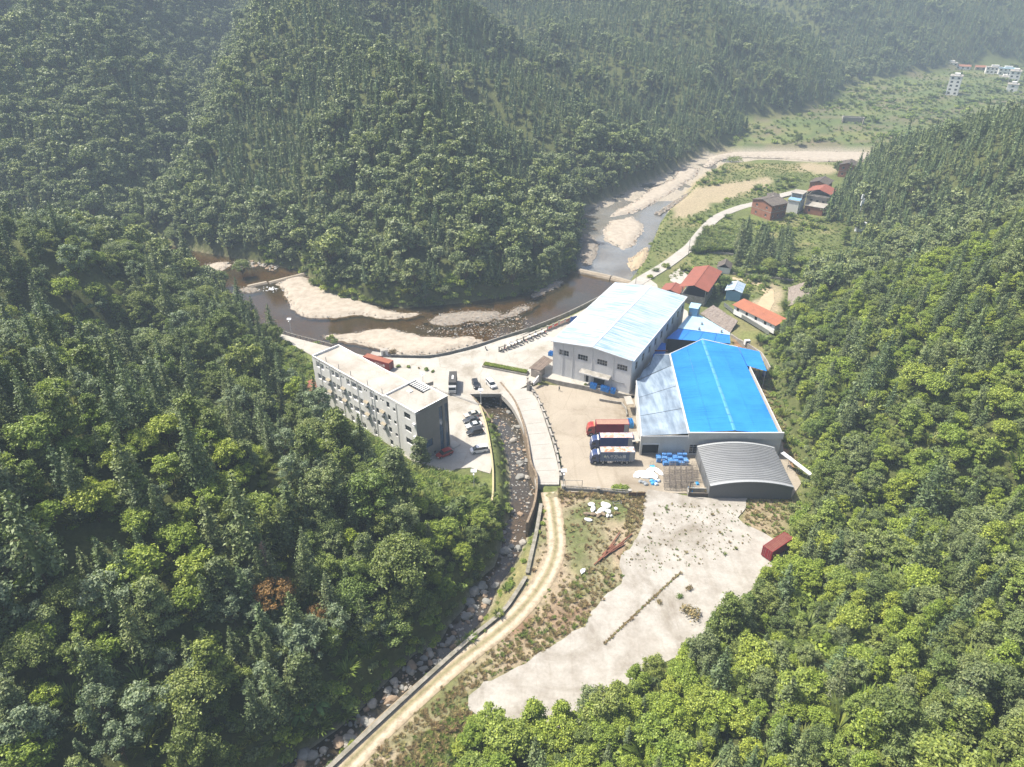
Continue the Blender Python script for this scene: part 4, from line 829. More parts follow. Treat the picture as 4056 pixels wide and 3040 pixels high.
# front wall with its parapet, door and window
fw_y = 150.0
Mf = Matrix.Translation((33.3, fw_y, 0)); fhs = [(0.5, 4.75, YARD_Z, 2.2), (12.8, 15.6, -.75, 2.1)]
wall(sh, Mf, 12.1, 4.75, fhs[:1], CREAMW, z0=YARD_Z, name='front_wall'); wall(sh, Mf, 36.2, EL + .25, fhs[1:], CREAMW, z0=YARD_Z, u0=12.1, name='front_wall')
MB().box(33.3 + 12.0, 33.3 + 36.4, fw_y - .35, fw_y + .1, 4.1, EL + .32).build('parapet', CREAMW, sh); MB().box(33.1, 45.3, fw_y - .18, fw_y + .02, 4.6, 4.95).build('fascia', TRIM, sh)
MB().box(33.3 + .4, 33.3 + 4.85, fw_y - .12, fw_y + .02, 2.2, 2.62).build('door_lintel', TRIM, sh); MB().box(33.8, 38.05, fw_y + 1.0, fw_y + 1.1, YARD_Z, 2.2).box(33.78, 33.8, fw_y + .24, fw_y + 1, YARD_Z, 2.2).build('doorway', DARK, sh)
window(sh, Mf, *fhs[1], 3, 4, FRAME_W); MB().box(33.3 + 27.8, 33.3 + 29.8, fw_y - .02, fw_y + .02, .7, 1.4).build('window', GLASS, sh)
MB().prism([(33.3, fw_y + .3), (33.55, fw_y + .3), (36.6, 178.2), (36.2, 178.4)], YARD_Z, 4.85).build('side_wall', CREAMW, sh)
MB().prism([(69.3, fw_y + .3), (69.5, fw_y + .3), (71.2, 185.0), (71.0, 185.0)], YARD_Z, ER - .05).build('side_wall', CREAMW, sh)
# silver lean-to roof
sa, sb, sc_, sd_ = (33.35, 150.0, 4.95), (36.15, 177.6, 4.95), (48.5, 192.4, 5.55), (45.2, 150.0, 5.55)
for i in range(3):
    t0, t1 = i / 3 + .003, (i + 1) / 3 - .003
    if i < 2 or True: corr_panel(sh, 'roof_panel', lerp3(sb, sa, t0), lerp3(sb, sa, t1), lerp3((48.0, 186, 5.5), sd_, t1), lerp3((48.0, 186, 5.5), sd_, t0), 0.45, 0.05, ROOF_SILVER)
corr_panel(sh, 'roof_panel', (44.0, 192.6, 5.5), (36.2, 178.0, 4.99), (48.0, 186.1, 5.52), (48.5, 192.5, 5.56), 0.45, 0.05, ROOF_SILVER)
MB().prism([(45.15, 149.9), (45.55, 149.9), (48.75, 192.5), (48.35, 192.5)], 5.5, 5.98).build('valley_trim', TRIM, sh); MB().prism([(33.15, 149.9), (33.4, 149.9), (36.25, 177.8), (36.0, 177.8)], 4.7, 5.08).build('verge_trim', TRIM, sh)
MB().box(43.9, 48.4, 192.35, 192.65, 5.1, 5.75).build('verge_trim', TRIM, sh)
pl_ = MB(); pts_ = [(37.0, 179.0, 5.35), (39.0, 183.5, 5.5), (41.5, 186.5, 5.55), (43.2, 191.8, 5.7)]
for p, q in zip(pts_[:-1], pts_[1:]): pl_.tube(p, q, .16, n=6)
pl_.build('pipe', FRAME_D, sh)
# side roof over the loading bay at the far right
ext = [(71.0, 197.2), (77.0, 195.2), (75.6, 183.0), (70.4, 185.3)]
corr_panel(sh, 'roof_panel', (*ext[2], 5.2), (*ext[1], 5.2), (*ext[0], 5.7), (*ext[3], 5.7), .5, .06, ROOF_BLUE)
for p in (ext[1], ext[2], (76.3, 189)): MB().tube((p[0] - .3, p[1], YARD_Z), (p[0] - .3, p[1], 5.15), .09, n=6).build('post', STEEL, sh)
MB().box(71.4, 71.5, 184.5, 195, YARD_Z, 5.4).build('bay_wall', DARK, sh)

# ------------------------------------------------------------------ barrel shed, annexes and small sheds
def barrel(nm, x0, x1, y0, y1, zb, zs, zc, label):
    o = empty(nm, ((x0 + x1) / 2, y0, zb), math.radians(-1.5), label, 'shed'); hw = (x1 - x0) / 2; L_ = y1 - y0; sag = zc - zs; R = (hw * hw + sag * sag) / (2 * sag); th = math.asin(hw / R); n = 26
    arc = [(R * math.sin(-th + 2 * th * i / n), zs - zb + R * math.cos(-th + 2 * th * i / n) - (R - sag)) for i in range(n + 1)]
    nr = 22
    for k in range(nr):                                    # each ribbed sheet is one arch
        ya, yb = k * L_ / nr, (k + 1) * L_ / nr; V = []; Fc = []
        prof = [(ya + .02, 0), (ya + (yb - ya) * .45, 0), (ya + (yb - ya) * .55, .13), (yb - .12, .13), (yb - .02, 0)]
        for (x, z) in [(-hw, 0.25)] + arc + [(hw, .25)]:
            nxx, nzz = (x / R, math.sqrt(max(0, 1 - (x / R) ** 2))) if z > 1 else (math.copysign(1, x), 0)
            V += [(x + nxx * e, y, z + nzz * e) for y, e in prof]
        m_ = len(arc) + 2; q = len(prof)
        for i in range(m_ - 1):
            for j in range(q - 1): Fc.append((i * q + j, i * q + j + 1, (i + 1) * q + j + 1, (i + 1) * q + j))
        me_ = mesh_np('roof_arch', V, Fc, [ROOF_GREY]); link('roof_arch', me_, o)
    for yy, nmw in ((-.02, 'end_wall'), (L_ + .0, 'end_wall')):
        V = [(x, yy, 0) for x, z in arc] + [(x, yy, z + .05) for x, z in arc]; m_ = len(arc)
        link(nmw, mesh_np(nmw, V, [(i, i + 1, m_ + i + 1, m_ + i) for i in range(m_ - 1)], [plain('barrel_end', (0.12, 0.125, 0.13), .6)]), o)
    V = []
    for yy in (-.35, .35):
        for x, z in arc: V.append((x * 1.004, yy, z + .16))
    for yy in (-.35, .35):
        for x, z in arc: V.append((x * 1.004, yy, z - .05))
    m_ = len(arc); Fc = [(i, i + 1, m_ + i + 1, m_ + i) for i in range(m_ - 1)] + [(2 * m_ + i, 2 * m_ + i + 1, i + 1, i) for i in range(m_ - 1)]
    link('verge_trim', mesh_np('verge_trim', V, Fc, [plain('barrel_trim', (0.30, 0.31, 0.32), .5)]), o)
    V = [(x, y + L_, z) for x, y, z in V]; link('verge_trim', mesh_np('verge_trim', V, Fc, [bpy.data.materials['barrel_trim']]), o)
    for x in (-hw - .05, hw + .05):
        for y in (0.3, L_ * .33, L_ * .66, L_ - .3): MB().tube((x, y, 0), (x, y, zs - zb), .08, n=5).build('post', STEEL, o)
barrel('barrel_shed', 47.2, 66.8, 132.6, 148.2, YARD_Z, 2.5, 4.0, 'grey barrel-roofed shed of ribbed arches in front of the azure shed')
BLUEW = weathered('blue_wall', (0.20, 0.36, 0.52), (0.15, 0.28, 0.42), 0.5, 0.5, 0.6)
an = empty('annex', (0, 0, 0), 0, 'light blue flat-roofed annex with deep blue lower roof between hall and azure shed', 'building')
MB().prism([(54.6, 210.3), (70.4, 205.2), (70.8, 206.6), (63.4, 221.2), (60.2, 219.8)], [5.7, 5.7, 5.7, 5.9, 5.9], [5.95, 5.95, 5.95, 6.15, 6.15]).build('upper_roof', ROOF_LIGHT, an)
MB().prism([(55.2, 210.4), (70.2, 205.6), (70.5, 206.5), (63.2, 220.8), (60.4, 219.5)], YARD_Z, 5.68).build('wall', BLUEW, an)
for i in range(4):
    t0, t1 = i / 4 + .003, (i + 1) / 4 - .003; a, b, c, d = (49.6, 204.3, 5.1), (69.6, 200.9, 5.1), (70.4, 205.1, 5.75), (54.6, 210.2, 5.75)
    corr_panel(an, 'roof_panel', lerp3(a, b, t0), lerp3(a, b, t1), lerp3(d, c, t1), lerp3(d, c, t0), .5, .05, ROOF_BLUE2)
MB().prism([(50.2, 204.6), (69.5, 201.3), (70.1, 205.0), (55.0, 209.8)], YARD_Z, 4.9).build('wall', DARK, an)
for x, y in ((62.9, 212.6), (61.2, 208.9), (68.0, 207.0)):
    MB().tube((x, y, 5.9), (x, y, 6.5), .28, .28, 8).tube((x, y, 6.5), (x, y, 6.85), .48, .2, 8).build('roof_vent', STEEL, an)
# blue roofs and a red beam in the gap beside the hall
o = empty('canopy', (0, 0, 0), 0, 'deep blue canopy with a red beam in the gap beside the pale hall', 'canopy')
corr_panel(o, 'roof_panel', (43.6, 194.2, 3.4), (47.4, 193.2, 3.4), (49.5, 203.0, 4.1), (45.8, 204.0, 4.1), .4, .04, ROOF_BLUE2); MB().box(44, 49, 197.3, 197.7, 4.15, 4.5).build('beam', RED_ROOF, o)
MB().tube((43.9, 194.5, YARD_Z), (43.9, 194.5, 3.4), .09).build('post', STEEL, o); MB().tube((46.2, 203.6, YARD_Z), (46.2, 203.6, 4.0), .09).build('post', STEEL, o)
o = empty('roof_hut', (0, 0, 0), 0, 'pale blue sheet-metal box hut against the far end of the pale hall', 'hut')
hb = [(60.0, 219.6), (62.6, 218.6), (64.3, 221.8), (61.4, 223.0)]; MB().prism(hb, 5.9, 9.0).build('wall', BLUEW, o)
c_ = np.mean(np.array(hb), 0); MB().prism([tuple(c_ + (np.array(p) - c_) * 1.12) for p in hb], [8.95, 8.95, 9.15, 9.15], [9.07, 9.07, 9.27, 9.27]).build('roof', ROOF_LIGHT, o)
MB().prism([(59.98, 219.55), (60.9, 219.2), (60.88, 219.15), (59.96, 219.5)], 6.2, 7.4).build('louvre', STEEL, o)

def gable_shed(nm, loc, rz, w, l, h, rise, wm, rm, label, over=.5, pitch=.4, cols=4, cat='shed', holes=None, open_sides=False, ridge_along='y', z_open=0, posts=True, rows=1):
    """box with a pitched roof, ridge along y"""
    o = empty(nm, loc, rz, label, cat); hs = holes or {}
    tp = lambda u: h + rise * (1 - abs(u - w / 2) / (w / 2)) - .05
    if open_sides:
        if z_open > 0: MB().box(.1, w - .1, .1, l - .1, -1.0, z_open).build('base', wm, o)
        for x in (.15, w - .15):
            for y in np.linspace(.2, l - .2, 4): MB().box(x - .12, x + .12, y - .12, y + .12, z_open, h).build('post', STEEL, o)
        MB().box(.3, w - .3, .3, l - .3, max(0, z_open) + .02, max(0, z_open) + .05).build('floor', DARK, o)
    else:
        for sd in ('front', 'back', 'left', 'right'):
            L_ = w if sd in ('front', 'back') else l; M_ = wall_m(sd, w, l); hh = hs.get(sd, [])
            wall(o, M_, L_, h, [q[:4] for q in hh], wm, z0=-1.0, topfun=tp if sd in ('front', 'back') else None)
            for q in hh: window(o, M_, *q[:4], q[4] if len(q) > 4 else 2, q[5] if len(q) > 5 else 1)
        MB().box(.3, w - .3, .3, l - .3, -.5, h - .1).build('liner', DARK, o)
    roof_sheets(o, (-over, l + over, h - over * rise / (w / 2)), (-over, -over, h - over * rise / (w / 2)), (w / 2, -over, h + rise), (w / 2, l + over, h + rise), cols, rows, pitch, .05, rm)
    roof_sheets(o, (w + over, -over, h - over * rise / (w / 2)), (w + over, l + over, h - over * rise / (w / 2)), (w / 2, l + over, h + rise), (w / 2, -over, h + rise), cols, rows, pitch, .05, rm)
    MB().prism([(w / 2 - .2, -over - .02), (w / 2 + .2, -over - .02), (w / 2 + .2, l + over + .02), (w / 2 - .2, l + over + .02)], h + rise + .03, h + rise + .1).build('ridge_cap', rm, o)
    return o
gable_shed('open_hall', (63.0, 244.6, 0), math.radians(-27), 9.0, 20.5, 6.4, 1.3, CONC_GREY, RED_ROOF, 'open-sided two-storey hall with brick red sheet roof beyond the pale hall', 1.0, .45, 5, 'building', open_sides=True, z_open=3.2)
gable_shed('red_shed', (56.2, 247.5, 0), math.radians(-27), 6.6, 7.0, 3.4, .9, CREAMW, RED_ROOF, 'small red-roofed shed tucked beside the open red-roofed hall', .5, .45, 3)
gable_shed('blue_shed', (80.4, 246.6, .6), math.radians(-24), 5.2, 8.2, 3.3, .7, BLUEW, ROOF_PALE, 'blue sheet-metal shed with pale roof beside the dirt turning circle', .6, .4, 3)
gable_shed('long_shed', (79.9, 233.8, 1.4), math.radians(-60), 20.5 * 0 + 4.2, 0.1 + 4.2, 3.0, .6, WHITEW, ORANGE_ROOF, 'x') if False else None
ls = empty('long_house', (79.6, 232.6, 1.2), math.radians(-59.5), 'long low white house with orange sheet roof on the terrace', 'house')
lw = [(1.2 + i * 4.2, 2.3 + i * 4.2, 1.0, 2.3) for i in range(4)] + [(16.6, 17.1, 1.5, 2.1)]
wall(ls, Matrix.Identity(4), 18.6, 2.9, lw, WHITEW, z0=-.6); [window(ls, Matrix.Identity(4), *h, 2, 1, FRAME_D) for h in lw]
for sd in ('left', 'right', 'back'): wall(ls, wall_m(sd, 18.6, 4.4), 18.6 if sd == 'back' else 4.4, 2.9, [], WHITEW, z0=-.6)
MB().box(.3, 18.3, .3, 4.1, -.5, 2.7).build('liner', DARK, ls)
roof_sheets(ls, (-.7, -.6, 2.8), (19.3, -.6, 2.8), (19.3, 5.0, 4.0), (-.7, 5.0, 4.0), 5, 1, .4, .05, ORANGE_ROOF)
gable_shed('store', (84.0, 273.6, 0), math.radians(-20), 5.0, 6.0, 2.4, 1.5, WHITEW, TILE_DK, 'little white store with grey pitched roof beside the dark grove', .4, .4, 2)

# ------------------------------------------------------------------ brick houses beyond the grove
def brick_house(nm, loc, rz, w, l, h, rise, wm, rm, label, floors=2, fw=(2, 3), over=.6):
    hs = {}
    for sd, n_ in (('front', fw[0]), ('right', fw[1]), ('left', fw[1]), ('back', fw[0])):
        L_ = w if sd in ('front', 'back') else l; q = []
        for f_ in range(floors):
            for i in range(n_):
                u = L_ * (i + .5) / n_; q.append((u - .6, u + .6, f_ * h / floors + 1.0, f_ * h / floors + 2.3, 2, 1))
        hs[sd] = q
    o = gable_shed(nm, loc, rz, w, l, h, rise, wm, rm, label, over, .35, 3, 'house', hs)
    for f_ in range(1, floors): MB().box(-.05, w + .05, -.05, l + .05, f_ * h / floors - .12, f_ * h / floors + .12).build('floor_band', CONC_GREY, o)
    return o
brick_house('brick_house', (120.4, 352.2, 0), math.radians(-60), 12.6, 10.6, 7.4, 1.5, BRICK, TILE_DK, 'red brick house with dark tiled roof where the white road ends', 2, (2, 3))
wh = empty('white_house', (139.0, 354.5, 0), math.radians(-36), 'white rendered house with roof terrace beside the brick house', 'house')
wl_ = [(1.2 + i * 3.2, 2.2 + i * 3.2, z, z + 1.3) for i in range(3) for z in (1.2, 4.2)]
for sd, L_ in (('front', 5.5), ('right', 11), ('left', 11), ('back', 5.5)):
    q = wl_ if sd in ('right', 'left') else []; wall(wh, wall_m(sd, 5.5, 11), L_, 6.4, q, WHITEW, z0=-1); [window(wh, wall_m(sd, 5.5, 11), *h, 2, 1, FRAME_D) for h in q]
MB().box(.3, 5.2, .3, 10.7, -.5, 6.1).build('liner', DARK, wh); MB().box(-.3, 5.8, -.3, 11.3, 6.2, 6.4).build('slab', CONC_GREY, wh)
for p in ((.2, 4.0), (5.3, 4.0), (.2, 10.8), (5.3, 10.8)): MB().box(p[0] - .15, p[0] + .15, p[1] - .15, p[1] + .15, 6.4, 9.0).build('post', WHITEW, wh)
MB().box(-.3, 5.8, 3.6, 11.3, 9.0, 9.2).build('roof', CONC_PALE, wh); MB().box(.3, 5.2, 4.4, 10.6, 6.5, 8.6).build('upper_room', CONC_GREY, wh); corr_panel(wh, 'awning', (-.2, .2, 6.55), (5.7, .2, 6.55), (5.7, 3.6, 7.0), (-.2, 3.6, 7.0), .4, .04, BLUEW)
pv_ = empty('grey_house', (151.0, 362.0, 0), math.radians(-36), 'bare concrete house with red pitched sheet roof over its terrace', 'house')
MB().box(0, 11, 0, 11, -1, 6.6).build('wall', CONC_GREY, pv_); MB().box(-.4, 11.4, -.4, 11.4, 6.6, 6.8).build('slab', CONC_GREY, pv_)
for a in ((-.3, 11.3, -.3, -.15), (-.3, 11.3, 11.15, 11.3), (-.3, -.15, -.15, 11.15), (11.15, 11.3, -.15, 11.15)): MB().box(*a, 6.8, 7.5).build('parapet', CONC_GREY, pv_)
for x in (.3, 10.7):
    for y in (.3, 5.5, 10.7): MB().tube((x, y, 6.8), (x, y, 9.0), .1).build('post', STEEL, pv_)
roof_sheets(pv_, (-.6, 11.6, 8.6), (-.6, -.6, 8.6), (5.5, -.6, 10.4), (5.5, 11.6, 10.4), 3, 1, .45, .05, RED_ROOF); roof_sheets(pv_, (11.6, -.6, 8.6), (11.6, 11.6, 8.6), (5.5, 11.6, 10.4), (5.5, -.6, 10.4), 3, 1, .45, .05, RED_ROOF)
for u in (2, 5, 8): MB().box(u, u + 1.2, -.03, .02, 3.6, 5.0).build('window', GLASS, pv_)
brick_house('brick_house', (161.5, 386.5, 0), math.radians(-36), 9.0, 11.0, 6.6, 1.5, BRICK, TILE_DK, 'brick house with grey roof and open terrace just beyond the red terrace roof', 2, (2, 2))
brick_house('brick_house', (192.5, 424.0, 0), math.radians(-30), 9.0, 10.0, 7.0, 1.4, BRICK, TILE_DK, 'lone red brick house nearest the white gravel bed', 2, (2, 2))
o = empty('brick_shed', (147.5, 353.5, 0), math.radians(-36), 'low flat-topped brick outbuilding beside the dark fir spur', 'shed'); MB().box(0, 9, 0, 8, -1, 3.8).build('wall', BRICK, o); MB().box(-.3, 9.3, -.3, 8.3, 3.8, 4.0).build('roof', CONC_PALE, o); MB().box(2, 3, -.03, .02, 1.2, 2.4).build('window', GLASS, o)
gable_shed('tin_shed', (135.5, 374.5, 0), math.radians(-20), 5.5, 5.0, 2.6, .7, CONC_GREY, TILE_DK, 'small dark-roofed open shed in the field behind the brick houses', .5, .4, 2, open_sides=True)

# ------------------------------------------------------------------ the far village
def far_house(nm, px, py, w, l, floors, rz, label, k=6, wm=None, rm=None, flat=True, z=0.0, fx=2, cat='house'):
    x, y = at(k, px, py, z); o = empty(nm, (x, y, z), rz, label, cat, None); wm = wm or WHITEW; h = floors * 3.3
    MB().box(-w / 2, w / 2, 0, l, -3, h).build('wall', wm, o)
    if flat:
        r = MB().box(-w / 2 - .4, w / 2 + .4, -.4, l + .4, h, h + .3).build('roof', rm or CONC_PALE, o); MB().box(-w * .2, w * .25, l * .3, l * .7, h + .3, h + 2.2).build('stair_head', wm, r)
    else:
        roof_sheets(o, (-w / 2 - .5, -.6, h), (w / 2 + .5, -.6, h), (w / 2 + .5, l / 2, h + 1.6), (-w / 2 - .5, l / 2, h + 1.6), 2, 1, .6, .05, rm or TILE_DK); roof_sheets(o, (w / 2 + .5, l + .6, h), (-w / 2 - .5, l + .6, h), (-w / 2 - .5, l / 2, h + 1.6), (w / 2 + .5, l / 2, h + 1.6), 2, 1, .6, .05, rm or TILE_DK)
    for f_ in range(floors):
        for i in range(fx):
            u = -w / 2 + w * (i + .5) / fx; hw_ = min(1.0, w / fx * .3)
            q = MB().box(u - hw_, u + hw_, -.02, .05, f_ * 3.3 + 1.0, f_ * 3.3 + 2.6).build('window', FRAME_D, o); MB().box(u - hw_ + .1, u + hw_ - .1, -.05, -.021, f_ * 3.3 + 1.1, f_ * 3.3 + 2.5).build('pane', GLASS, q)
        for j in range(2):
            yy = l * (j + .5) / 2; q = MB().box(w / 2 - .05, w / 2 + .02, yy - .7, yy + .7, f_ * 3.3 + 1.1, f_ * 3.3 + 2.4).build('window', FRAME_D, o); MB().box(w / 2 + .021, w / 2 + .05, yy - .6, yy + .6, f_ * 3.3 + 1.2, f_ * 3.3 + 2.3).build('pane', GLASS, q)
    return o
far_house('tower_house', 1605, 792, 10, 14, 5, math.radians(-32), 'tall narrow five-storey white house standing alone on the far terraces', fx=2)
far_house('village_house', 1598, 575, 13, 9, 2, math.radians(-22), 'white two-storey house at the wood edge, first from the hillside', fx=3)
far_house('village_house', 1700, 578, 16, 9, 1, math.radians(-22), 'low brown-roofed house joined to the first white village house', fx=3, flat=False, rm=BRICK)
far_house('village_house', 1848, 585, 11, 8, 1, math.radians(-24), 'small ochre house with brown roof in the middle of the village', wm=SAND, flat=False, rm=BRICK)
far_house('village_house', 1955, 615, 16, 9, 2, math.radians(-24), 'white village house with two rows of dark openings and flat roof', fx=4)
far_house('village_house', 2065, 625, 17, 9, 2, math.radians(-24), 'white village house with bluish roof next to the flat-roofed one', fx=4, rm=ROOF_LIGHT)
far_house('village_house', 2045, 668, 9, 8, 1, math.radians(-24), 'small white single-storey village house below the white row', fx=2)
far_house('village_house', 2118, 680, 10, 16, 3, math.radians(-32), 'tall white three-storey village house near the right edge', fx=2)
far_house('village_house', 2105, 765, 9, 12, 2, math.radians(-32), 'white two-storey house half hidden by the fir spur', fx=1)
rn = at(6, 700, 1025); o = empty('ruin', (*rn, 0), math.radians(-18), 'roofless pale ruined house in the far green field', 'ruin')
for i in range(6): MB().box(i * 3.0, i * 3.0 + .7, 0, .5, -.5, 4.0).build('pier', CONC_PALE, o)
MB().box(0, 15.7, -.2, .7, 4.0, 4.9).build('beam', CONC_PALE, o); MB().box(0, 15.7, 7, 7.4, -.5, 4.6).build('wall', CONC_PALE, o); MB().box(0, .4, .7, 7, -.5, 4.6).build('wall', CONC_PALE, o); MB().box(15.3, 15.7, .7, 7, -.5, 4.4).build('wall', CONC_PALE, o)

# ------------------------------------------------------------------ vehicles
RUBBER = plain('rubber', (0.02, 0.02, 0.02), 0.9); RIM = plain('rim', (0.34, 0.35, 0.36), 0.4, 0.7); LAMP = plain('lamp_glass', (0.75, 0.75, 0.72), 0.15); REDL = plain('tail_lamp', (0.35, 0.02, 0.02), 0.3)
CHASSIS = plain('chassis', (0.035, 0.036, 0.04), 0.8); CHROME = plain('chrome', (0.55, 0.56, 0.58), 0.25, 0.8)
def paint(name, c, dirt=0.15):
    m, nt, N, L = new_mat(name); n = noise_node(nt, 0.8, 5, 0.6); r = ramp(nt, [(0.42, (0, 0, 0)), (0.75, (dirt,) * 3)]); L.new(n.outputs[0], r.inputs[0])
    princ(nt, mixc(nt, c, (0.34, 0.29, 0.23), r.outputs[0]), 0.3, 0, 0.5); return m
def rusty(name, c, rust, lo, hi):
    m, nt, N, L = new_mat(name); n = noise_node(nt, 0.9, 6, 0.7, stretch=(1, 1.0, .4)); r = ramp(nt, [(lo, (0, 0, 0)), (hi, (1, 1, 1))]); L.new(n.outputs[0], r.inputs[0])
    princ(nt, mixc(nt, c, rust, r.outputs[0]), 0.75, 0, 0.25); return m
WH = {}
def wheel(parent, x, y, r, w):
    k = (r, w)
    if k not in WH:
        t = MB().tube((0, -w / 2, 0), (0, w / 2, 0), r, n=18).mesh('tyre', RUBBER, bevel=0.03); q = MB().tube((0, -w / 2 - .015, 0), (0, w / 2 + .015, 0), r * .58, n=14).tube((0, -w / 2 - .03, 0), (0, w / 2 + .03, 0), r * .2, n=8).mesh('rim', RIM); WH[k] = (t, q)
    o = bpy.data.objects.new('wheel', WH[k][0]); COL.objects.link(o); o.parent = parent; o.location = (x, y, r); link('rim', WH[k][1], o); return o
def text(parent, s, size, loc, rot, mat, name='lettering'):
    c = bpy.data.curves.new(name, 'FONT'); c.body = s; c.size = size; c.extrude = 0.008; c.align_x = 'CENTER'
    q = bpy.data.objects.new(name, c); COL.objects.link(q); dg = bpy.context.evaluated_depsgraph_get(); me_ = bpy.data.meshes.new_from_object(q.evaluated_get(dg), depsgraph=dg)
    bpy.data.objects.remove(q); me_.materials.clear(); me_.materials.append(mat); o = link(name, me_, parent); o.location = loc; o.rotation_euler = rot; return o
WHITE_P = plain('white_paint', (0.72, 0.72, 0.72), 0.5)
def ribbed_box(parent, x0, x1, y0, y1, z0, z1, side, roofm, endm, pitch=0.28, amp=0.035, nm='container'):
    """steel box with ribbed sides and roof; part with its own sub-parts"""
    f = MB()
    for (a, b, c, d) in ((x0, x1, y0, y0 + .1), (x0, x1, y1 - .1, y1)): f.box(a, b, c, d, z0, z0 + .14).box(a, b, c, d, z1 - .1, z1)
    for x in (x0, x1 - .12):
        for y in (y0, y1 - .1): f.box(x, x + .12, y + .001, y + .099, z0 + .14, z1 - .1)
    for x in (x0, x1 - .1): f.box(x, x + .1, y0 + .1, y1 - .1, z0, z0 + .12).box(x, x + .1, y0 + .1, y1 - .1, z1 - .1, z1)
    o = f.build(nm, side, parent)
    def rib(nm_, P, Q, R_, S_, m, out): corr = corr_panel(o, nm_, P, Q, R_, S_, pitch, amp, m, 0.02); return corr
    for y, sgn in ((y0 + .035, -1), (y1 - .035, 1)):
        n = int((x1 - x0 - .24) / pitch); V = []; Fc = []
        for i in range(n + 1):
            for q, e in ((0, 0), (.35, 0), (.5, 1), (.85, 1)):
                x = x0 + .12 + (x1 - x0 - .24) * min(1, (i + q) / n); V += [(x, y - sgn * amp * e, z0 + .14), (x, y - sgn * amp * e, z1 - .1)]
        Fc = [(2 * i, 2 * i + 2, 2 * i + 3, 2 * i + 1) if sgn < 0 else (2 * i, 2 * i + 1, 2 * i + 3, 2 * i + 2) for i in range(len(V) // 2 - 1)]; link('side_panel', mesh_np('side_panel', V, Fc, [side]), o)
    corr_panel(o, 'roof_panel', (x0 + .1, y0 + .1, z1 - .05), (x1 - .1, y0 + .1, z1 - .05), (x1 - .1, y1 - .1, z1 - .03), (x0 + .1, y1 - .1, z1 - .03), .45, .03, roofm, .02)
    MB().box(x0 + .03, x0 + .06, y0 + .1, y1 - .1, z0 + .12, z1 - .1).build('end_panel', side, o)
    for k in (0, 1):
        ya = y0 + .12 + k * (y1 - y0 - .24) / 2; yb = ya + (y1 - y0 - .24) / 2 - .02
        d = MB().box(x1 - .07, x1 - .03, ya, yb, z0 + .14, z1 - .12); d.build('door', endm, o)
        r = MB(); [r.tube((x1 - .005, ya + (yb - ya) * t, z0 + .15), (x1 - .005, ya + (yb - ya) * t, z1 - .13), .022, n=5) for t in (.3, .7)]; r.build('lock_bar', RIM, o)
    return o
def truck(loc, rz, label, cabm, boxm, roofm, endm, cabroof, words=None, L_=11.3, frame_tail=True):
    t = empty('truck', loc, rz, label, 'truck', 'box trucks backed up to the lean-to')
    MB().box(.5, L_ - .1, .75, 1.0, .75, 1.05).box(.5, L_ - .1, 1.5, 1.75, .75, 1.05).box(.6, .9, .3, 2.2, .6, .9).box(9.0, 9.3, .3, 2.2, .5, .8).build('chassis', CHASSIS, t)
    prof = [(0.10, .45), (0.0, .95), (.02, 1.55), (.30, 2.65), (.55, 2.95), (1.0, 3.2), (2.0, 3.25), (2.15, 2.9), (2.15, .75), (1.75, .75), (1.6, 1.15), (.75, 1.15), (.6, .75), (.55, .45)]
    V = [(x, y, z) for y in (0.02, 2.48) for x, z in prof]; n = len(prof); Fc = [tuple(range(n)), tuple(range(n, 2 * n))[::-1]] + [(i, i + n, (i + 1) % n + n, (i + 1) % n) for i in range(n)]
    cab = link('cab', MB().add(V, Fc).mesh('cab', cabm), t); bm = bmesh.new(); bm.from_mesh(cab.data); bmesh.ops.recalc_face_normals(bm, faces=bm.faces[:]); bm.to_mesh(cab.data); bm.free()
    MB().add([(.055, .15, 1.62), (.055, 2.35, 1.62), (.275, 2.3, 2.5), (.275, .2, 2.5)], [(0, 3, 2, 1)]).build('windscreen', GLASS, cab)
    for y in (.008, 2.492): MB().add([(.35, y, 1.65), (1.25, y, 1.65), (1.25, y, 2.4), (.5, y, 2.4)], [(0, 1, 2, 3)]).build('side_window', GLASS, cab); MB().box(.2, .34, y - .22 if y < 1 else y, y if y < 1 else y + .22, 1.7, 2.35).build('mirror', CHASSIS, cab)
    MB().prism([(.35, .1), (2.1, .1), (2.1, 2.4), (.35, 2.4)], [2.72, 3.26, 3.26, 2.72], [2.78, 3.34, 3.34, 2.78]).build('cab_roof', cabroof, cab)
    MB().box(-.06, .12, .05, 2.45, .4, .85).build('bumper', cabm, cab); MB().box(-.04, 0.0, .35, 2.15, .98, 1.45).build('grille', CHASSIS, cab)
    for y in (.2, 1.95): MB().box(-.08, -.05, y, y + .38, .55, .78).build('headlight', LAMP, cab)
    bx_ = ribbed_box(t, 2.4, L_, 0, 2.5, 1.15, 3.95, boxm, roofm, endm, nm='cargo_box')
    MB().box(L_ - 1.35, L_ - .12, -.012, .03, 1.3, 3.8).build('rear_gate', endm, bx_)
    sk = MB(); [sk.box(2.5 + i * .6, 2.9 + i * .6, -.012, .04, 1.05, 1.16) for i in range(14)]; sk.build('reflector_strip', WHITE_P, bx_)
    for x in (1.18, 3.2, 8.0, 9.35): [wheel(t, x, y, .52, .32) for y in (.18, 2.32)]
    MB().box(4.3, 5.6, .02, .5, .45, 1.0).build('fuel_tank', CHROME, t); MB().box(5.9, 7.0, .05, .35, .5, 1.0).build('toolbox', CHASSIS, t)
    if words: text(bx_, words, 1.05, (6.4, -.04, 2.15), (math.pi / 2, 0, 0), WHITE_P); q = MB().tube((3.6, -.03, 2.55), (3.6, 0.0, 2.55), .3, n=12).add([(3.38, -.02, 2.65), (3.82, -.02, 2.65), (3.6, -.02, 3.15)], [(0, 1, 2)]); q.build('emblem', plain('emblem_pale', (.45, .5, .42), .6), bx_)
    return t
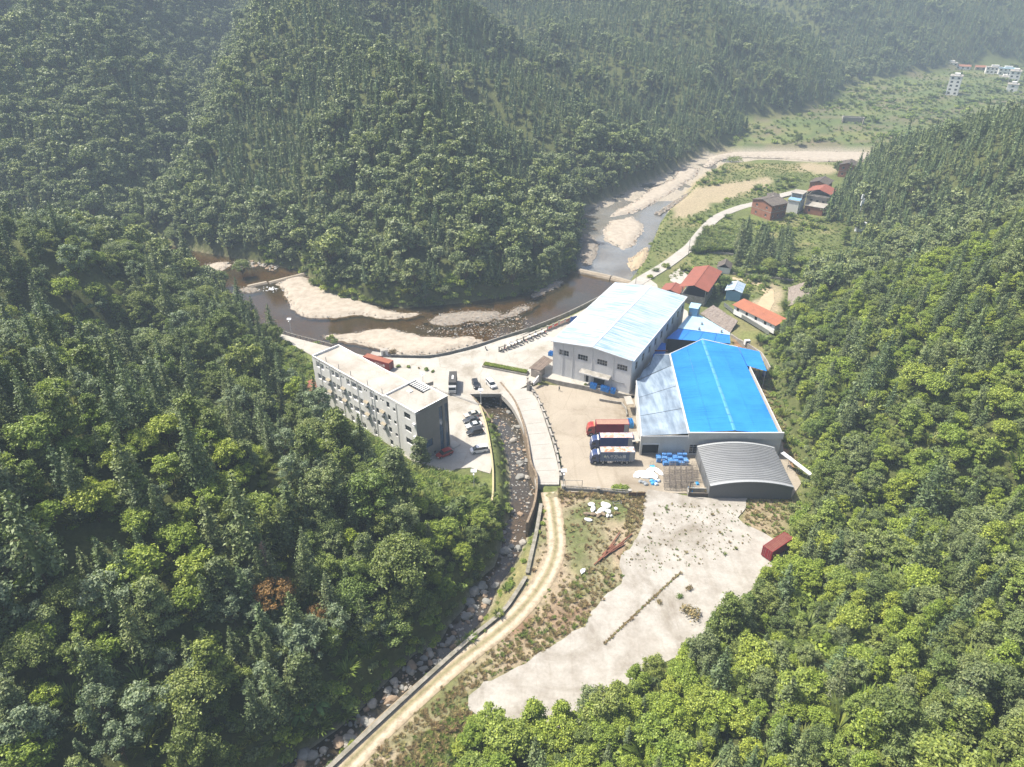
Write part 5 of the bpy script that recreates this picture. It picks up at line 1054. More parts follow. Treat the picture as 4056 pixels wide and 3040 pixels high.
C_RED = paint('truck_red', (0.28, 0.025, 0.022)); C_BLUE = paint('truck_blue', (0.02, 0.04, 0.12))
B_RED = rusty('box_red', (0.24, 0.016, 0.035), (0.19, 0.02, 0.03), .4, .7); B_BLUE = rusty('box_blue', (0.03, 0.055, 0.17), (0.055, 0.08, 0.18), .45, .75); B_GREY = rusty('box_grey_blue', (0.15, 0.18, 0.24), (0.06, 0.09, 0.18), .4, .7)
R_RUST = rusty('roof_rust', (0.27, 0.155, 0.115), (0.31, 0.19, 0.14), .35, .7); R_RUSTP = rusty('roof_rust_pale', (0.56, 0.50, 0.45), (0.40, 0.17, 0.10), .42, .55); R_RUSTP2 = rusty('roof_rust_striped', (0.55, 0.46, 0.42), (0.42, 0.21, 0.15), .4, .6); GATE_GREY = rusty('gate_grey', (0.33, 0.33, 0.32), (0.24, 0.22, 0.2), .4, .7)
WORDS = '九千万山泉'
truck((20.3, 158.5, YARD_Z), 0, 'red box truck with red cab and brown rusted roof', C_RED, B_RED, R_RUST, GATE_GREY, rusty('cab_orange', (.42, .16, .08), (.3, .08, .05), .4, .7))
truck((20.7, 152.2, YARD_Z), 0, 'dark blue box truck with plain side, parked middle of the three', C_BLUE, B_BLUE, R_RUSTP2, GATE_GREY, WHITE_P, L_=11.1)
truck((20.1, 145.9, YARD_Z), 0, 'grey-blue lettered box truck with patchy rusted white roof', C_BLUE, B_GREY, R_RUSTP, rusty('gate_steel', (.26, .27, .28), (.17, .17, .17), .4, .7), WHITE_P, WORDS, L_=11.2)
# dark tarpaulin truck on the plaza
bt = empty('tarpaulin_truck', (-18.7, 177.6, 0), math.radians(2), 'black tarpaulin-covered truck with white mark on its top on the plaza', 'truck')
TARP = plain('black_tarp', (0.045, 0.043, 0.042), 0.75)
MB().box(.05, 2.35, 2.0, 8.6, 1.1, 3.35).build('cargo_cover', TARP, bt, .06); MB().box(0, 2.4, 1.95, 8.65, .85, 1.1).build('bed', CHASSIS, bt); MB().box(.4, .6, .3, 8.5, .6, .85).box(1.8, 2.0, .3, 8.5, .6, .85).build('chassis', CHASSIS, bt)
cb = MB().profile([(.0, .5), (1.8, .5), (1.8, 2.5), (.45, 2.55), (.15, 1.65), (.0, 1.5)], .08, 2.32).build('cab', paint('cab_grey', (.30, .31, .32)), bt, .05)
MB().add([(.2, .14, 1.72), (2.2, .14, 1.72), (2.15, .41, 2.45), (.25, .41, 2.45)], [(0, 1, 2, 3)]).build('windscreen', GLASS, cb); MB().box(.05, 2.35, -.1, .05, .45, .8).build('bumper', CHASSIS, cb)
for x in (.25, 1.8): MB().box(x, x + .35, -.12, -.1, .85, 1.05).build('headlight', LAMP, cb)
for y in (1.05, 6.4, 7.5):
    for x in (.2, 2.2): o = wheel(bt, x, y, .45, .28); o.rotation_euler = (0, 0, math.pi / 2)
MB().prism([(1.0, 4.6), (1.4, 4.6), (1.4, 6.2), (1.0, 6.2)], 3.355, 3.37).prism([(.9, 5.2), (1.5, 5.2), (1.5, 5.5), (.9, 5.5)], 3.372, 3.38).tube((1.2, 4.3, 3.356), (1.2, 4.3, 3.375), .32, n=10).build('roof_mark', WHITE_P, bt)

def car(loc, rz, label, m, kind='suv', roof=None, scale=1.0):
    """length along x, nose at -x; body section lofted with tumblehome"""
    t = empty('car', loc, rz, label, 'car', None); t.scale = (scale,) * 3
    if kind == 'suv': low = [(-2.25, .45), (-2.3, .62), (-2.22, .82), (-1.25, 1.02), (-1.0, 1.06), (1.9, 1.10), (2.25, 1.05), (2.3, .7), (2.25, .42)]; top = [(-1.1, 1.05), (-.45, 1.60), (.2, 1.72), (1.5, 1.70), (1.98, 1.55), (2.18, 1.08)]
    elif kind == 'van': low = [(-2.3, .45), (-2.38, .65), (-2.25, .95), (-1.75, 1.12), (-1.5, 1.15), (2.1, 1.2), (2.35, 1.15), (2.38, .7), (2.3, .42)]; top = [(-1.65, 1.13), (-.75, 1.78), (0, 1.88), (1.8, 1.86), (2.15, 1.72), (2.3, 1.18)]
    else: low = [(-2.25, .42), (-2.32, .58), (-2.22, .74), (-1.2, .92), (-.95, .95), (1.5, 1.0), (2.2, .98), (2.3, .7), (2.25, .4)]; top = [(-1.0, .94), (-.25, 1.38), (.35, 1.46), (.9, 1.42), (1.75, .99)]
    hw = .9
    def loft(prof, ws, base_z):
        """profile ring with rounded shoulders"""
        V = []; n = len(prof)
        for y, k in ((-1, 0), (-.82, 1), (.82, 1), (1, 0)):
            for (x, z), w in zip(prof, ws): V.append((x * (1.0 if k else .985), y * w, z if k else z - (.05 if z > base_z + .2 else 0)))
        Fc = [tuple(range(n))[::-1], tuple(range(3 * n, 4 * n))]
        for r in range(3): Fc += [(r * n + i, r * n + (i + 1) % n, (r + 1) * n + (i + 1) % n, (r + 1) * n + i) for i in range(n)]
        return V, Fc
    V, Fc = loft(low + [(1.75, .28), (-1.75, .28)], [hw * (.9 if abs(x) > 2.1 else 1) for x, z in low] + [hw * .95] * 2, .3)
    def fin(mb, nm, mt, par):
        me_ = mb.mesh(nm, mt); bm = bmesh.new(); bm.from_mesh(me_); bmesh.ops.recalc_face_normals(bm, faces=bm.faces[:]); bm.to_mesh(me_); bm.free(); return link(nm, me_, par)
    b = fin(MB().add(V, Fc), 'body', m, t)
    zt = max(z for x, z in top); ws = [hw * (.96 if z < zt - .3 else .78) for x, z in top]
    V, Fc = loft(top, ws, 0); fin(MB().add(V, Fc), 'glasshouse', GLASS, t)
    rp = [(x, z + .012) for x, z in top if z > zt - .22]; rw = [hw * .80] * len(rp); V = [(x, s * w, z) for s in (-1, 1) for (x, z), w in zip(rp, rw)] + [(x, s * w, z - .07) for s in (-1, 1) for (x, z), w in zip(rp, rw)]; n = len(rp)
    fin(MB().add(V, [(i, i + 1, n + i + 1, n + i) for i in range(n - 1)] + [(2 * n + i, i, i + 1, 2 * n + i + 1)[::-1] for i in range(n - 1)] + [(n + i, 3 * n + i, 3 * n + i + 1, n + i + 1)[::-1] for i in range(n - 1)]), 'roof', roof or m, t)
    for s in (-1, 1):
        pl = MB(); mid = top[len(top) // 2]
        for xa in ([mid[0]] if kind == 'sedan' else [mid[0] - .1, mid[0] + .95]): pl.prism([(xa, s * hw * .80), (xa + .1, s * hw * .80), (xa + .1, s * hw * .97), (xa, s * hw * .97)], [zt - .06, zt - .06, 1.0, 1.0], [zt - .02, zt - .02, 1.06, 1.06])
        pl.build('pillar', roof or m, t)
        MB().box(-1.0, -.82, s * hw - (.0 if s > 0 else .2), s * hw + (.2 if s > 0 else 0), 1.0, 1.14).build('mirror', m, t)
        MB().box(-2.31, -2.15, s * .72 - .16, s * .72 + .16, .68, .82).build('headlight', LAMP, t); MB().box(2.2, 2.33, s * .74 - .13, s * .74 + .13, .8, .98).build('tail_light', REDL, t)
    MB().box(-2.335, -2.26, -.5, .5, .5, .66).build('grille', CHASSIS, t)
    for x in (-1.4, 1.38): [wheel(t, x, s * .8, .34, .22) for s in (-1, 1)]
    return t
def car_at(k, a, b, label, m, kind='suv', roof=None, flip=False, z=0):
    p, q = at(k, *a, z), at(k, *b, z); rz = math.atan2(q[1] - p[1], q[0] - p[0]); rz += math.pi if flip else 0
    return car(((p[0] + q[0]) / 2, (p[1] + q[1]) / 2, z), rz, label, m, kind, roof)
P_SIL = paint('car_champagne', (0.42, 0.40, 0.35), .05); P_BLK = paint('car_black', (0.018, 0.019, 0.022), .05); P_SLV = paint('car_silver', (0.48, 0.49, 0.50), .05); P_WHT = paint('car_white', (0.68, 0.68, 0.68), .04); P_RED = paint('car_red', (0.36, 0.02, 0.015), .05); P_DGR = paint('car_dark_grey', (0.05, 0.053, 0.06), .05)
car_at(1, (1640, 895), (1765, 868), 'champagne saloon car, farthest of the row beside the stream kerb', P_SIL, 'sedan')
car_at(1, (1632, 944), (1755, 918), 'dark grey saloon car between the champagne and silver cars', P_DGR, 'sedan')
car_at(1, (1648, 992), (1788, 962), 'silver car between dark grey saloon and black SUV', P_SLV, 'sedan')
car_at(1, (1655, 1052), (1798, 1020), 'black SUV, nearest of the row beside the stream kerb', P_BLK, 'suv')
car_at(1, (1690, 1205), (1838, 1183), 'white car with dark lower sides parked alone near the lamp', P_WHT, 'van')
car_at(1, (1402, 1250), (1518, 1205), 'red hatchback parked against the grey end wall', P_RED, 'suv')
car_at(1, (1745, 650), (1722, 585), 'black car standing on the bridge deck', P_BLK, 'suv')
car_at(1, (1898, 650), (1840, 585), 'white people carrier standing on the bridge deck', P_WHT, 'van')
# shipping containers
CONT_RED = rusty('container_red', (0.22, 0.03, 0.028), (0.16, 0.035, 0.03), .4, .7); CONT_TOP = rusty('container_top', (0.27, 0.10, 0.06), (0.22, 0.085, 0.055), .4, .7)
c = empty('shipping_container', (-47.0, 196.6, .15), math.atan2(-4.6, 8.7), 'brick red lettered shipping container behind the apartment block', 'container'); ob = ribbed_box(c, 0, 10.0, 0, 2.45, 0, 2.6, CONT_RED, CONT_TOP, CONT_RED, nm='box'); text(ob, WORDS, 1.05, (5.9, -.03, 0.95), (math.pi / 2, 0, 0), WHITE_P)
CONT_BR = rusty('container_brown', (0.14, 0.04, 0.032), (0.17, 0.07, 0.05), .4, .7); CONT_BD = rusty('container_doors', (0.22, 0.02, 0.025), (0.15, 0.03, 0.03), .45, .7)
c = empty('shipping_container', (54.7 + 6.06, 112.5 + 4.42, YARD_Z + .35), math.atan2(-5.4, -7.4), 'rust brown shipping container half under the trees on the slab', 'container'); ribbed_box(c, 0, 7.5, -1.2, 1.25, 0, 2.6, CONT_BD, CONT_BR, CONT_BD, nm='box')
for x in (.5, 6.7): MB().box(x, x + .3, -1.1, 1.1, -.35, 0).build('skid', CHASSIS, c)

# motorcycles along the boundary wall
def moto():
    t = empty('motorcycle', (0, 0, 0)); fr = MB()
    fr.tube((-.62, 0, .3), (-.4, 0, .95), .03).tube((-.4, 0, .85), (.1, 0, .75), .05).tube((.1, 0, .7), (.6, 0, .3), .03).build('frame', CHASSIS, t)
    MB().prism([(-.42, -.13), (0, -.16), (0, .16), (-.42, .13)], [.7] * 4, [.98] * 4).build('tank', P_BLK, t, .05); MB().prism([(0, -.14), (.75, -.12), (.75, .12), (0, .14)], [.74, .8, .8, .74], [.86, .94, .94, .86]).build('seat', RUBBER, t, .03)
    MB().tube((-.42, -.36, 1.05), (-.42, .36, 1.05), .025).build('handlebar', CHASSIS, t); MB().box(-.15, .25, -.14, .14, .3, .66).build('engine', STEEL, t, .04); MB().box(-.6, -.48, -.1, .1, .84, 1.0).build('headlight', LAMP, t)
    for x in (-.65, .62): w_ = wheel(t, x, 0, .31, .1)
    return t
mp = moto(); r5 = lambda x, y: (1940 + .18091 * x, 1250 + .18091 * y)
def at_full(u, v, z=0.0): return at(0, u * 2211 / 4056, v * 2211 / 4056, z)
mcols = [P_BLK, P_RED, P_DGR, P_BLK, P_RED, P_SLV, P_BLK, P_RED, P_BLK, P_DGR, P_RED, P_BLK, P_DGR, P_RED, P_BLK]
MXY = [(275, 790), (335, 765), (405, 735), (480, 705), (555, 680), (640, 650), (715, 615), (790, 590), (860, 555), (925, 530), (995, 500), (1070, 470), (1140, 445), (1215, 405)]
desc = ['black motorcycle nearest the end post of the boundary wall'] + ['%s motorcycle, %s in the row along the boundary wall' % (c_, n_) for c_, n_ in zip(['red', 'grey', 'black', 'red', 'silver', 'black', 'red', 'black', 'grey', 'red', 'black', 'grey', 'red'], ['second', 'third', 'fourth', 'fifth', 'sixth', 'seventh', 'eighth', 'ninth', 'tenth', 'eleventh', 'twelfth', 'thirteenth', 'last'])]
WALLDIR = None
for i, (x, y) in enumerate(MXY):
    o = mp if i == 0 else copy_tree(mp); p = at_full(*r5(x, y)); o.location = (*p, 0); o.rotation_euler = (0, 0, math.radians(-58 + random.uniform(-9, 9)) + math.pi); tag(o, desc[i], 'motorcycle', 'motorcycles along the boundary wall')
    for ch in o.children:
        if ch.name.startswith('tank'): ch.data = ch.data.copy(); ch.data.materials[0] = mcols[i]
    if i in (2, 3, 4, 5, 8, 10, 12):
        s_ = empty('rain_cover', (p[0] - .35, p[1] + .5, 0), 0); bpy.data.objects.remove(s_)
        cv = MB(); cv.prism([(-.5, -.42), (.35, -.42), (.35, .42), (-.5, .42)], [1.55] * 4, [1.6, 1.7, 1.7, 1.6]).tube((-.1, -.3, .95), (-.1, -.3, 1.55), .02).tube((-.1, .3, .95), (-.1, .3, 1.55), .02); cv.build('rain_canopy', WHITE_P, o)
o = copy_tree(mp); p = at(1, 1822, 300); o.location = (*p, 0); o.rotation_euler = (0, 0, 1.9); tag(o, 'single black motorcycle standing apart near the river kerb', 'motorcycle')

# ------------------------------------------------------------------ walls, fences, gates
def hit(u, v_, h_add=0.0):
    """where the sight line through a photo pixel meets the ground"""
    a, yd = (u - 2028) / FPX, (v_ - 1520) / FPX; dx, dy, dz = a, CP - yd * SP, -SP - yd * CP
    ts = np.linspace(60, 1400, 2700); g_ = hlook(dx * ts, dy * ts) + h_add < CAM_H + dz * ts; i = int(np.argmin(g_)); t = ts[i]; return (dx * t, dy * t, float(hlook(dx * t, dy * t)))
def run_wall(nm, line, z, h, t, mat, label, cat, seg=None, cap=None, posts=None, zlow=None, post_size=.3, post_h=.3, postm=None):
    """a wall built from straight lengths along a line; optional coping and posts are parts"""
    o = empty(nm, (line[0][0], line[0][1], 0), 0, label, cat); ox, oy = line[0]; n = len(line)
    zz = z if hasattr(z, '__len__') else [z] * n; w = MB(); c = MB()
    for i in range(n - 1):
        (xa, ya), (xb, yb) = line[i], line[i + 1]; l = math.hypot(xb - xa, yb - ya) + 1e-9; nx_, ny_ = -(yb - ya) / l * t / 2, (xb - xa) / l * t / 2; ex, ey = (xb - xa) / l * .02, (yb - ya) / l * .02
        q = [(xa - nx_ - ox - ex, ya - ny_ - oy - ey), (xb - nx_ - ox, yb - ny_ - oy), (xb + nx_ - ox, yb + ny_ - oy), (xa + nx_ - ox - ex, ya + ny_ - oy - ey)]
        lo = zlow if zlow is not None else None; l0, l1 = (lo, lo) if lo is not None else (zz[i] - .4, zz[i + 1] - .4)
        w.prism(q, [l0, l1, l1, l0], [zz[i] + h, zz[i + 1] + h, zz[i + 1] + h, zz[i] + h])
        if cap:
            k = 1.5; q2 = [(xa - nx_ * k - ox - ex, ya - ny_ * k - oy - ey), (xb - nx_ * k - ox, yb - ny_ * k - oy), (xb + nx_ * k - ox, yb + ny_ * k - oy), (xa + nx_ * k - ox - ex, ya + ny_ * k - oy - ey)]
            c.prism(q2, [zz[i] + h + .005, zz[i + 1] + h + .005, zz[i + 1] + h + .005, zz[i] + h + .005], [zz[i] + h + .1, zz[i + 1] + h + .1, zz[i + 1] + h + .1, zz[i] + h + .1])
    w.build('body', mat, o)
    if cap: c.build('coping', cap, o)
    if posts:
        s = post_size
        for (px, py, pz) in posts: MB().box(px - ox - s / 2, px - ox + s / 2, py - oy - s / 2, py - oy + s / 2, pz - .3, pz + h + post_h).prism([(px - ox - s * .7, py - oy - s * .7), (px - ox + s * .7, py - oy - s * .7), (px - ox + s * .7, py - oy + s * .7), (px - ox - s * .7, py - oy + s * .7)], pz + h + post_h + .002, pz + h + post_h + .12).build('post', postm or mat, o)
    return o
# stream walls
CONC_WEATH = weathered('concrete_weathered', (.27, .25, .215), (.13, .12, .085), .8, .9, .92, 4.0)
SR = smooth_line(STREAM_R[1:10], 4)
run_wall('stream_wall', SR, 0.0, 0.12, .5, STONEW, 'brown stone retaining wall between stream and concrete road', 'wall', zlow=-5.0)
TW1 = smooth_line(ats(7, [(1372, 140), (1345, 300), (1318, 420), (1292, 540)], -.9), 4); run_wall('track_wall', TW1, -1.1, .25, .55, CONC_GREY, 'straight pale wall edging the upper dirt track above the stream', 'wall', zlow=-5.0, cap=CONC_WEATH)
TW2 = smooth_line(ats(7, [(1285, 560), (1230, 650), (1150, 760), (1000, 885), (850, 1015), (700, 1150), (500, 1335), (300, 1520), (150, 1660), (-60, 1850)], -.9), 4); run_wall('track_wall', TW2, -1.1, .25, .55, CONC_GREY, 'long curved pale wall edging the lower dirt track above the stream', 'wall', zlow=-5.0, cap=CONC_WEATH)
run_wall('stream_wall', ats(1, [(1660, 655), (1700, 700), (1770, 775), (1830, 850), (1880, 930)], -.3), -.6, .1, .5, STONEW, 'short brown stone wall below the car park by the bridge', 'wall', zlow=-5.0)
run_wall('lot_kerb', smooth_line(LOT_EDGE[1:], 3), 0.0, .55, .28, CONC_PALE, 'low pale kerb wall edging the car park beside the stream', 'wall', cap=weathered('kerb_yellow', (.42, .36, .2), (.3, .26, .18), .8, .6))
br = empty('bridge', (*at(1, 1690, 692), 0), 0, 'concrete bridge deck edge spanning the stream', 'bridge'); b1 = at(1, 1958, 690); bx0 = at(1, 1690, 692)
MB().prism([(-.3, -.05), (b1[0] - bx0[0] + .3, b1[1] - bx0[1] - .05), (b1[0] - bx0[0] + .3, b1[1] - bx0[1] + .5), (-.3, .5)], -.9, .16).build('edge_beam', CONC_GREY, br)
MB().prism([(0, .6), (b1[0] - bx0[0], b1[1] - bx0[1] + .6), (b1[0] - bx0[0], b1[1] - bx0[1] + 7), (0, 7)], -.9, -.5).build('deck', CONC_GREY, br)
for t in (.02, .98): MB().box((b1[0] - bx0[0]) * t - .3, (b1[0] - bx0[0]) * t + .3, .1, 6.5, -4.6, -.9).build('abutment', STONEW, br)
# yard parapet with square posts
YP = ats(2, [(165, 950), (187, 1010), (212, 1050), (238, 1085), (262, 1140), (282, 1185), (300, 1232), (324, 1295), (345, 1355), (362, 1410), (380, 1475), (392, 1540), (402, 1605), (405, 1640)], -.5)
ypz = [0 - 1.1 * float(smooth01(i / 13)) for i in range(14)]
run_wall('yard_parapet', YP, ypz, .75, .3, CONC_PALE, 'pale parapet with dark square posts between road and truck yard', 'wall', zlow=-1.5, cap=CONC_PALE, posts=[(p[0], p[1], z) for p, z in list(zip(YP, ypz))[::1]], post_size=.5, post_h=.45, postm=CONC_GREY)
BWL = ats(3, [(60, 885), (200, 893), (340, 903), (470, 912), (590, 922)], YARD_Z); bal = run_wall('balustrade', BWL, YARD_Z, .55, .3, CONC_GREY, 'weathered grey balustrade along the bottom of the truck yard', 'wall', posts=[(BWL[2][0], BWL[2][1], YARD_Z), (BWL[0][0], BWL[0][1], YARD_Z), (BWL[4][0], BWL[4][1], YARD_Z)], post_size=.6, post_h=.7, cap=CONC_GREY)
for p in poly_line(BWL, .34): MB().tube((p[0] - BWL[0][0], p[1] - BWL[0][1], YARD_Z + .65), (p[0] - BWL[0][0], p[1] - BWL[0][1], YARD_Z + 1.15), .07, n=5).build('baluster', CONC_GREY, bal)
q_ = MB(); [q_.tube((a[0] - BWL[0][0], a[1] - BWL[0][1], YARD_Z + 1.2), (b[0] - BWL[0][0], b[1] - BWL[0][1], YARD_Z + 1.2), .1, n=6) for a, b in zip(BWL[:-1], BWL[1:])]; q_.build('handrail', CONC_GREY, bal)
# hall platform wall
PW = ats(2, [(268, 918), (420, 950), (600, 985), (760, 1018), (880, 1042)], 0); run_wall('platform_wall', PW, 0.0, .35, .35, CONC_GREY, 'stained concrete wall holding the platform below the pale hall', 'wall', zlow=-1.6)
o = run_wall('ramp_wall', ats(2, [(690, 1085), (780, 1100), (850, 1110), (882, 1150), (890, 1200)], YARD_Z), YARD_Z, .8, .25, CONC_GREY, 'low concrete wall of the ramp in the truck yard', 'wall')
# boundary wall with posts and banner
W5 = [at_full(*r5(x, y)) for x, y in ((205, 795), (330, 745), (465, 690), (600, 632), (738, 570), (870, 510), (1003, 450), (1135, 390), (1262, 335), (1385, 285), (1512, 230), (1645, 180), (1775, 130))]
bw = run_wall('boundary_wall', W5, 0.0, .5, .25, CONC_TAN, 'pale boundary wall with square posts and top rail along the river road', 'wall', posts=[(*p, 0) for p in W5], post_size=.42, post_h=1.35, postm=CONC_GREY)
tr = MB(); [tr.prism([(a[0] - W5[0][0], a[1] - W5[0][1] - .12), (b[0] - W5[0][0], b[1] - W5[0][1] - .12), (b[0] - W5[0][0], b[1] - W5[0][1] + .12), (a[0] - W5[0][0], a[1] - W5[0][1] + .12)], 1.35, 1.6) for a, b in zip(W5[:-1], W5[1:])]; tr.build('top_rail', CONC_TAN, bw)
for i, cm in ((8, (.55, .07, .04)), (9, (.55, .08, .05)), (10, (.6, .35, .3)), (11, (.55, .2, .15))):
    a, b = W5[i], W5[i + 1]; MB().prism([(a[0] - W5[0][0] + .3, a[1] - W5[0][1] - .02 + .1), (b[0] - W5[0][0] - .3, b[1] - W5[0][1] - .02 - .1), (b[0] - W5[0][0] - .3, b[1] - W5[0][1] + .02 - .1), (a[0] - W5[0][0] + .3, a[1] - W5[0][1] + .02 + .1)], .55, 1.3).build('banner', plain('banner_%d' % i, cm, .7), bw)
# kerb and rail along the river
RK = smooth_line(ats(1, [(990, 352), (1140, 356), (1330, 355), (1500, 326), (1740, 262), (1900, 212), (2205, 112)]) + ats(2, [(100, 585), (300, 508), (480, 432), (700, 322), (850, 245)]), 3)
run_wall('river_kerb', RK, -.1, .45, .3, CONC_GREY, 'long grey kerb wall between plaza and river', 'wall', zlow=-4.0)
GR = ats(1, [(20, 140), (110, 172), (200, 196), (300, 222), (400, 246), (480, 270)]); gr_ = empty('guard_rail', (*GR[0], 0), 0, 'grey guard rail beside the road left of the apartment block', 'railing')
rl = MB(); [rl.tube((a[0] - GR[0][0], a[1] - GR[0][1], .7), (b[0] - GR[0][0], b[1] - GR[0][1], .7), .1, n=6) for a, b in zip(GR[:-1], GR[1:])]; rl.build('rail', CONC_GREY, gr_)
for p in poly_line(GR, 2.0): MB().box(p[0] - GR[0][0] - .1, p[0] - GR[0][0] + .1, p[1] - GR[0][1] - .1, p[1] - GR[0][1] + .1, -.4, .68).build('post', CONC_GREY, gr_)
# fence above the car park
FN = ats(1, [(1400, 655), (1480, 690), (1560, 715), (1650, 748), (1765, 792)]); fn = empty('picket_fence', (*FN[0], 0), 0, 'low white picket fence across the top of the car park', 'fence')
for p in poly_line(FN, .42): MB().box(p[0] - FN[0][0] - .05, p[0] - FN[0][0] + .05, p[1] - FN[0][1] - .03, p[1] - FN[0][1] + .03, 0, .8).build('picket', FRAME_W, fn)
rl = MB(); [rl.tube((a[0] - FN[0][0], a[1] - FN[0][1] + .06, z), (b[0] - FN[0][0], b[1] - FN[0][1] + .06, z), .035, n=4) for a, b in zip(FN[:-1], FN[1:]) for z in (.2, .6)]; rl.build('rail', FRAME_W, fn)
p = at(1, 1325, 640); o = empty('notice_board', (*p, 0), math.radians(30), 'grey notice board beside the apartment roof edge on the plaza', 'sign'); MB().box(-1.5, 1.5, -.06, .06, .8, 2.0).build('panel', CONC_GREY, o); [MB().tube((x, .1, 0), (x, .1, 2.1), .05).build('leg', STEEL, o) for x in (-1.3, 1.3)]
# gatehouse, gate pillars
gp = lambda x, y, z=0.0: at_full(*r5(x, y), z)
g0, g1, g2, g3 = gp(900, 1330), gp(1070, 1390), gp(1365, 1180), gp(1190, 1130)
go_ = empty('gatehouse', (*g0, 0), 0, 'narrow gatehouse with brown plank-like roof beside the pale hall', 'gatehouse'); rel = lambda p, z: (p[0] - g0[0], p[1] - g0[1], z)
MB().prism([rel(g0, 0)[:2], rel(g1, 0)[:2], (rel(g1, 0)[0] + 2.0, rel(g1, 0)[1] + 3.0), (rel(g0, 0)[0] + 2.0, rel(g0, 0)[1] + 3.0)], 0, 2.5).build('wall', weathered('gate_stone', (.27, .235, .20), (.17, .145, .12), .8, .7), go_)
ra, rb, rcq, rdq = gp(850, 1155, 2.7), gp(1110, 1215, 2.7), gp(1390, 985, 2.7), gp(1180, 880, 2.7)
WOODR = weathered('gate_roof', (.17, .13, .105), (.10, .075, .06), .6, .7)
for i in range(7):
    t0, t1 = i / 7 + .008, (i + 1) / 7 - .008; MB().prism([rel(lerp3((*ra, 0), (*rb, 0), t0), 0)[:2], rel(lerp3((*ra, 0), (*rb, 0), t1), 0)[:2], rel(lerp3((*rdq, 0), (*rcq, 0), t1), 0)[:2], rel(lerp3((*rdq, 0), (*rcq, 0), t0), 0)[:2]], 2.62 + .02 * (i % 2), 2.74 + .03 * (i % 2)).build('roof_board', WOODR, go_)
for p in (rcq, rdq): MB().box(rel(p, 0)[0] - .15, rel(p, 0)[0] + .15, rel(p, 0)[1] - .15, rel(p, 0)[1] + .15, 0, 2.6).build('post', CONC_GREY, go_)
MB().box(1.0, 1.9, .2 - .85, .25 - .85, 1.0, 1.9).build('window', FRAME_W, go_)
for (x, y), lb in (((1095, 1420), 'grey gate pillar with peaked cap beside the gatehouse'), ((850, 1640), 'grey gate pillar with peaked cap at the top of the yard parapet')):
    p = gp(x, y); o = empty('gate_pillar', (*p, 0), math.radians(-25), lb, 'pillar'); MB().box(-.45, .45, -.45, .45, -.5, 2.3).build('shaft', CONC_GREY, o); MB().box(-.6, .6, -.6, .6, 2.3, 2.45).build('cornice', CONC_GREY, o)
    MB().add([(-.6, -.6, 2.452), (.6, -.6, 2.452), (.6, .6, 2.452), (-.6, .6, 2.452), (0, 0, 3.0)], [(0, 1, 4), (1, 2, 4), (2, 3, 4), (3, 0, 4)]).build('cap', TILE_DK, o)
a, b = gp(955, 1520), gp(1050, 1450); o = empty('gate_wing', (*a, 0), math.atan2(b[1] - a[1], b[0] - a[0]), 'white curved wing wall between the two gate pillars', 'wall'); l_ = math.hypot(b[0] - a[0], b[1] - a[1]) + .4
MB().add([(0, -.15, 0), (l_, -.15, 0), (l_, -.15, 1.9), (l_ * .7, -.15, 1.75), (l_ * .35, -.15, 1.2), (0, -.15, .8), (0, .15, 0), (l_, .15, 0), (l_, .15, 1.9), (l_ * .7, .15, 1.75), (l_ * .35, .15, 1.2), (0, .15, .8)], [(0, 1, 2, 3, 4, 5), (11, 10, 9, 8, 7, 6), (0, 6, 7, 1), (1, 7, 8, 2), (2, 8, 9, 3), (3, 9, 10, 4), (4, 10, 11, 5), (5, 11, 6, 0)]).build('body', WHITEW, o); MB().tube((l_ * .4, -.17, .75), (l_ * .4, -.1, .75), .16, n=10).build('porthole', DARK, o)
# weirs
def weir(nm, k, a, b, z, label, wd=1.6, zt=.9):
    p, q = at(k, *a, z), at(k, *b, z); o = empty(nm, (*p, 0), math.atan2(q[1] - p[1], q[0] - p[0]), label, 'weir'); l = math.hypot(q[0] - p[0], q[1] - p[1])
    MB().profile([(-2.2, -6), (-.9, z + zt - .4), (-.5, z + zt), (wd - .5, z + zt), (wd, -6)], 0, l).build('body', weathered('weir_stone_' + str(abs(hash(label)) % 99), (.36, .30, .23), (.22, .18, .13), .6, .8), o); MB().box(.05, l - .05, -.45, wd - .6, z + zt + .003, z + zt + .1).build('crest', CONC_TAN, o); return o
weir('weir', 4, (175, 1062), (402, 1112), -3.7, 'longer concrete weir below the wooded bluff'); weir('weir', 4, (412, 1112), (580, 1160), -3.7, 'shorter concrete weir beside the plaza end')
weir('weir', 5, (520, 532), (660, 502), -4, 'short concrete weir length at the far left river bend', 1.4, .6); weir('weir', 5, (676, 505), (965, 432), -4, 'long concrete weir length above the pale gravel bar', 1.4, .6)
p = at(5, 690, 545, -3.9); FOAM = plain('foam', (.75, .77, .78), .6); fm = MB()
for i in range(60): a_ = random.uniform(0, 6.28); r_ = abs(random.gauss(0, 1.7)); fm.box(*(lambda x, y, s: (x - s, x + s, y - s, y + s, 0, s * .8))(math.cos(a_) * r_ * 1.4, math.sin(a_) * r_, random.uniform(.08, .28)))
o = fm.build('white_water', FOAM, None, .04, loc=(p[0], p[1], -3.98)); tag(o, 'white foaming water tumbling through the weir gap', 'foam', kind='stuff')

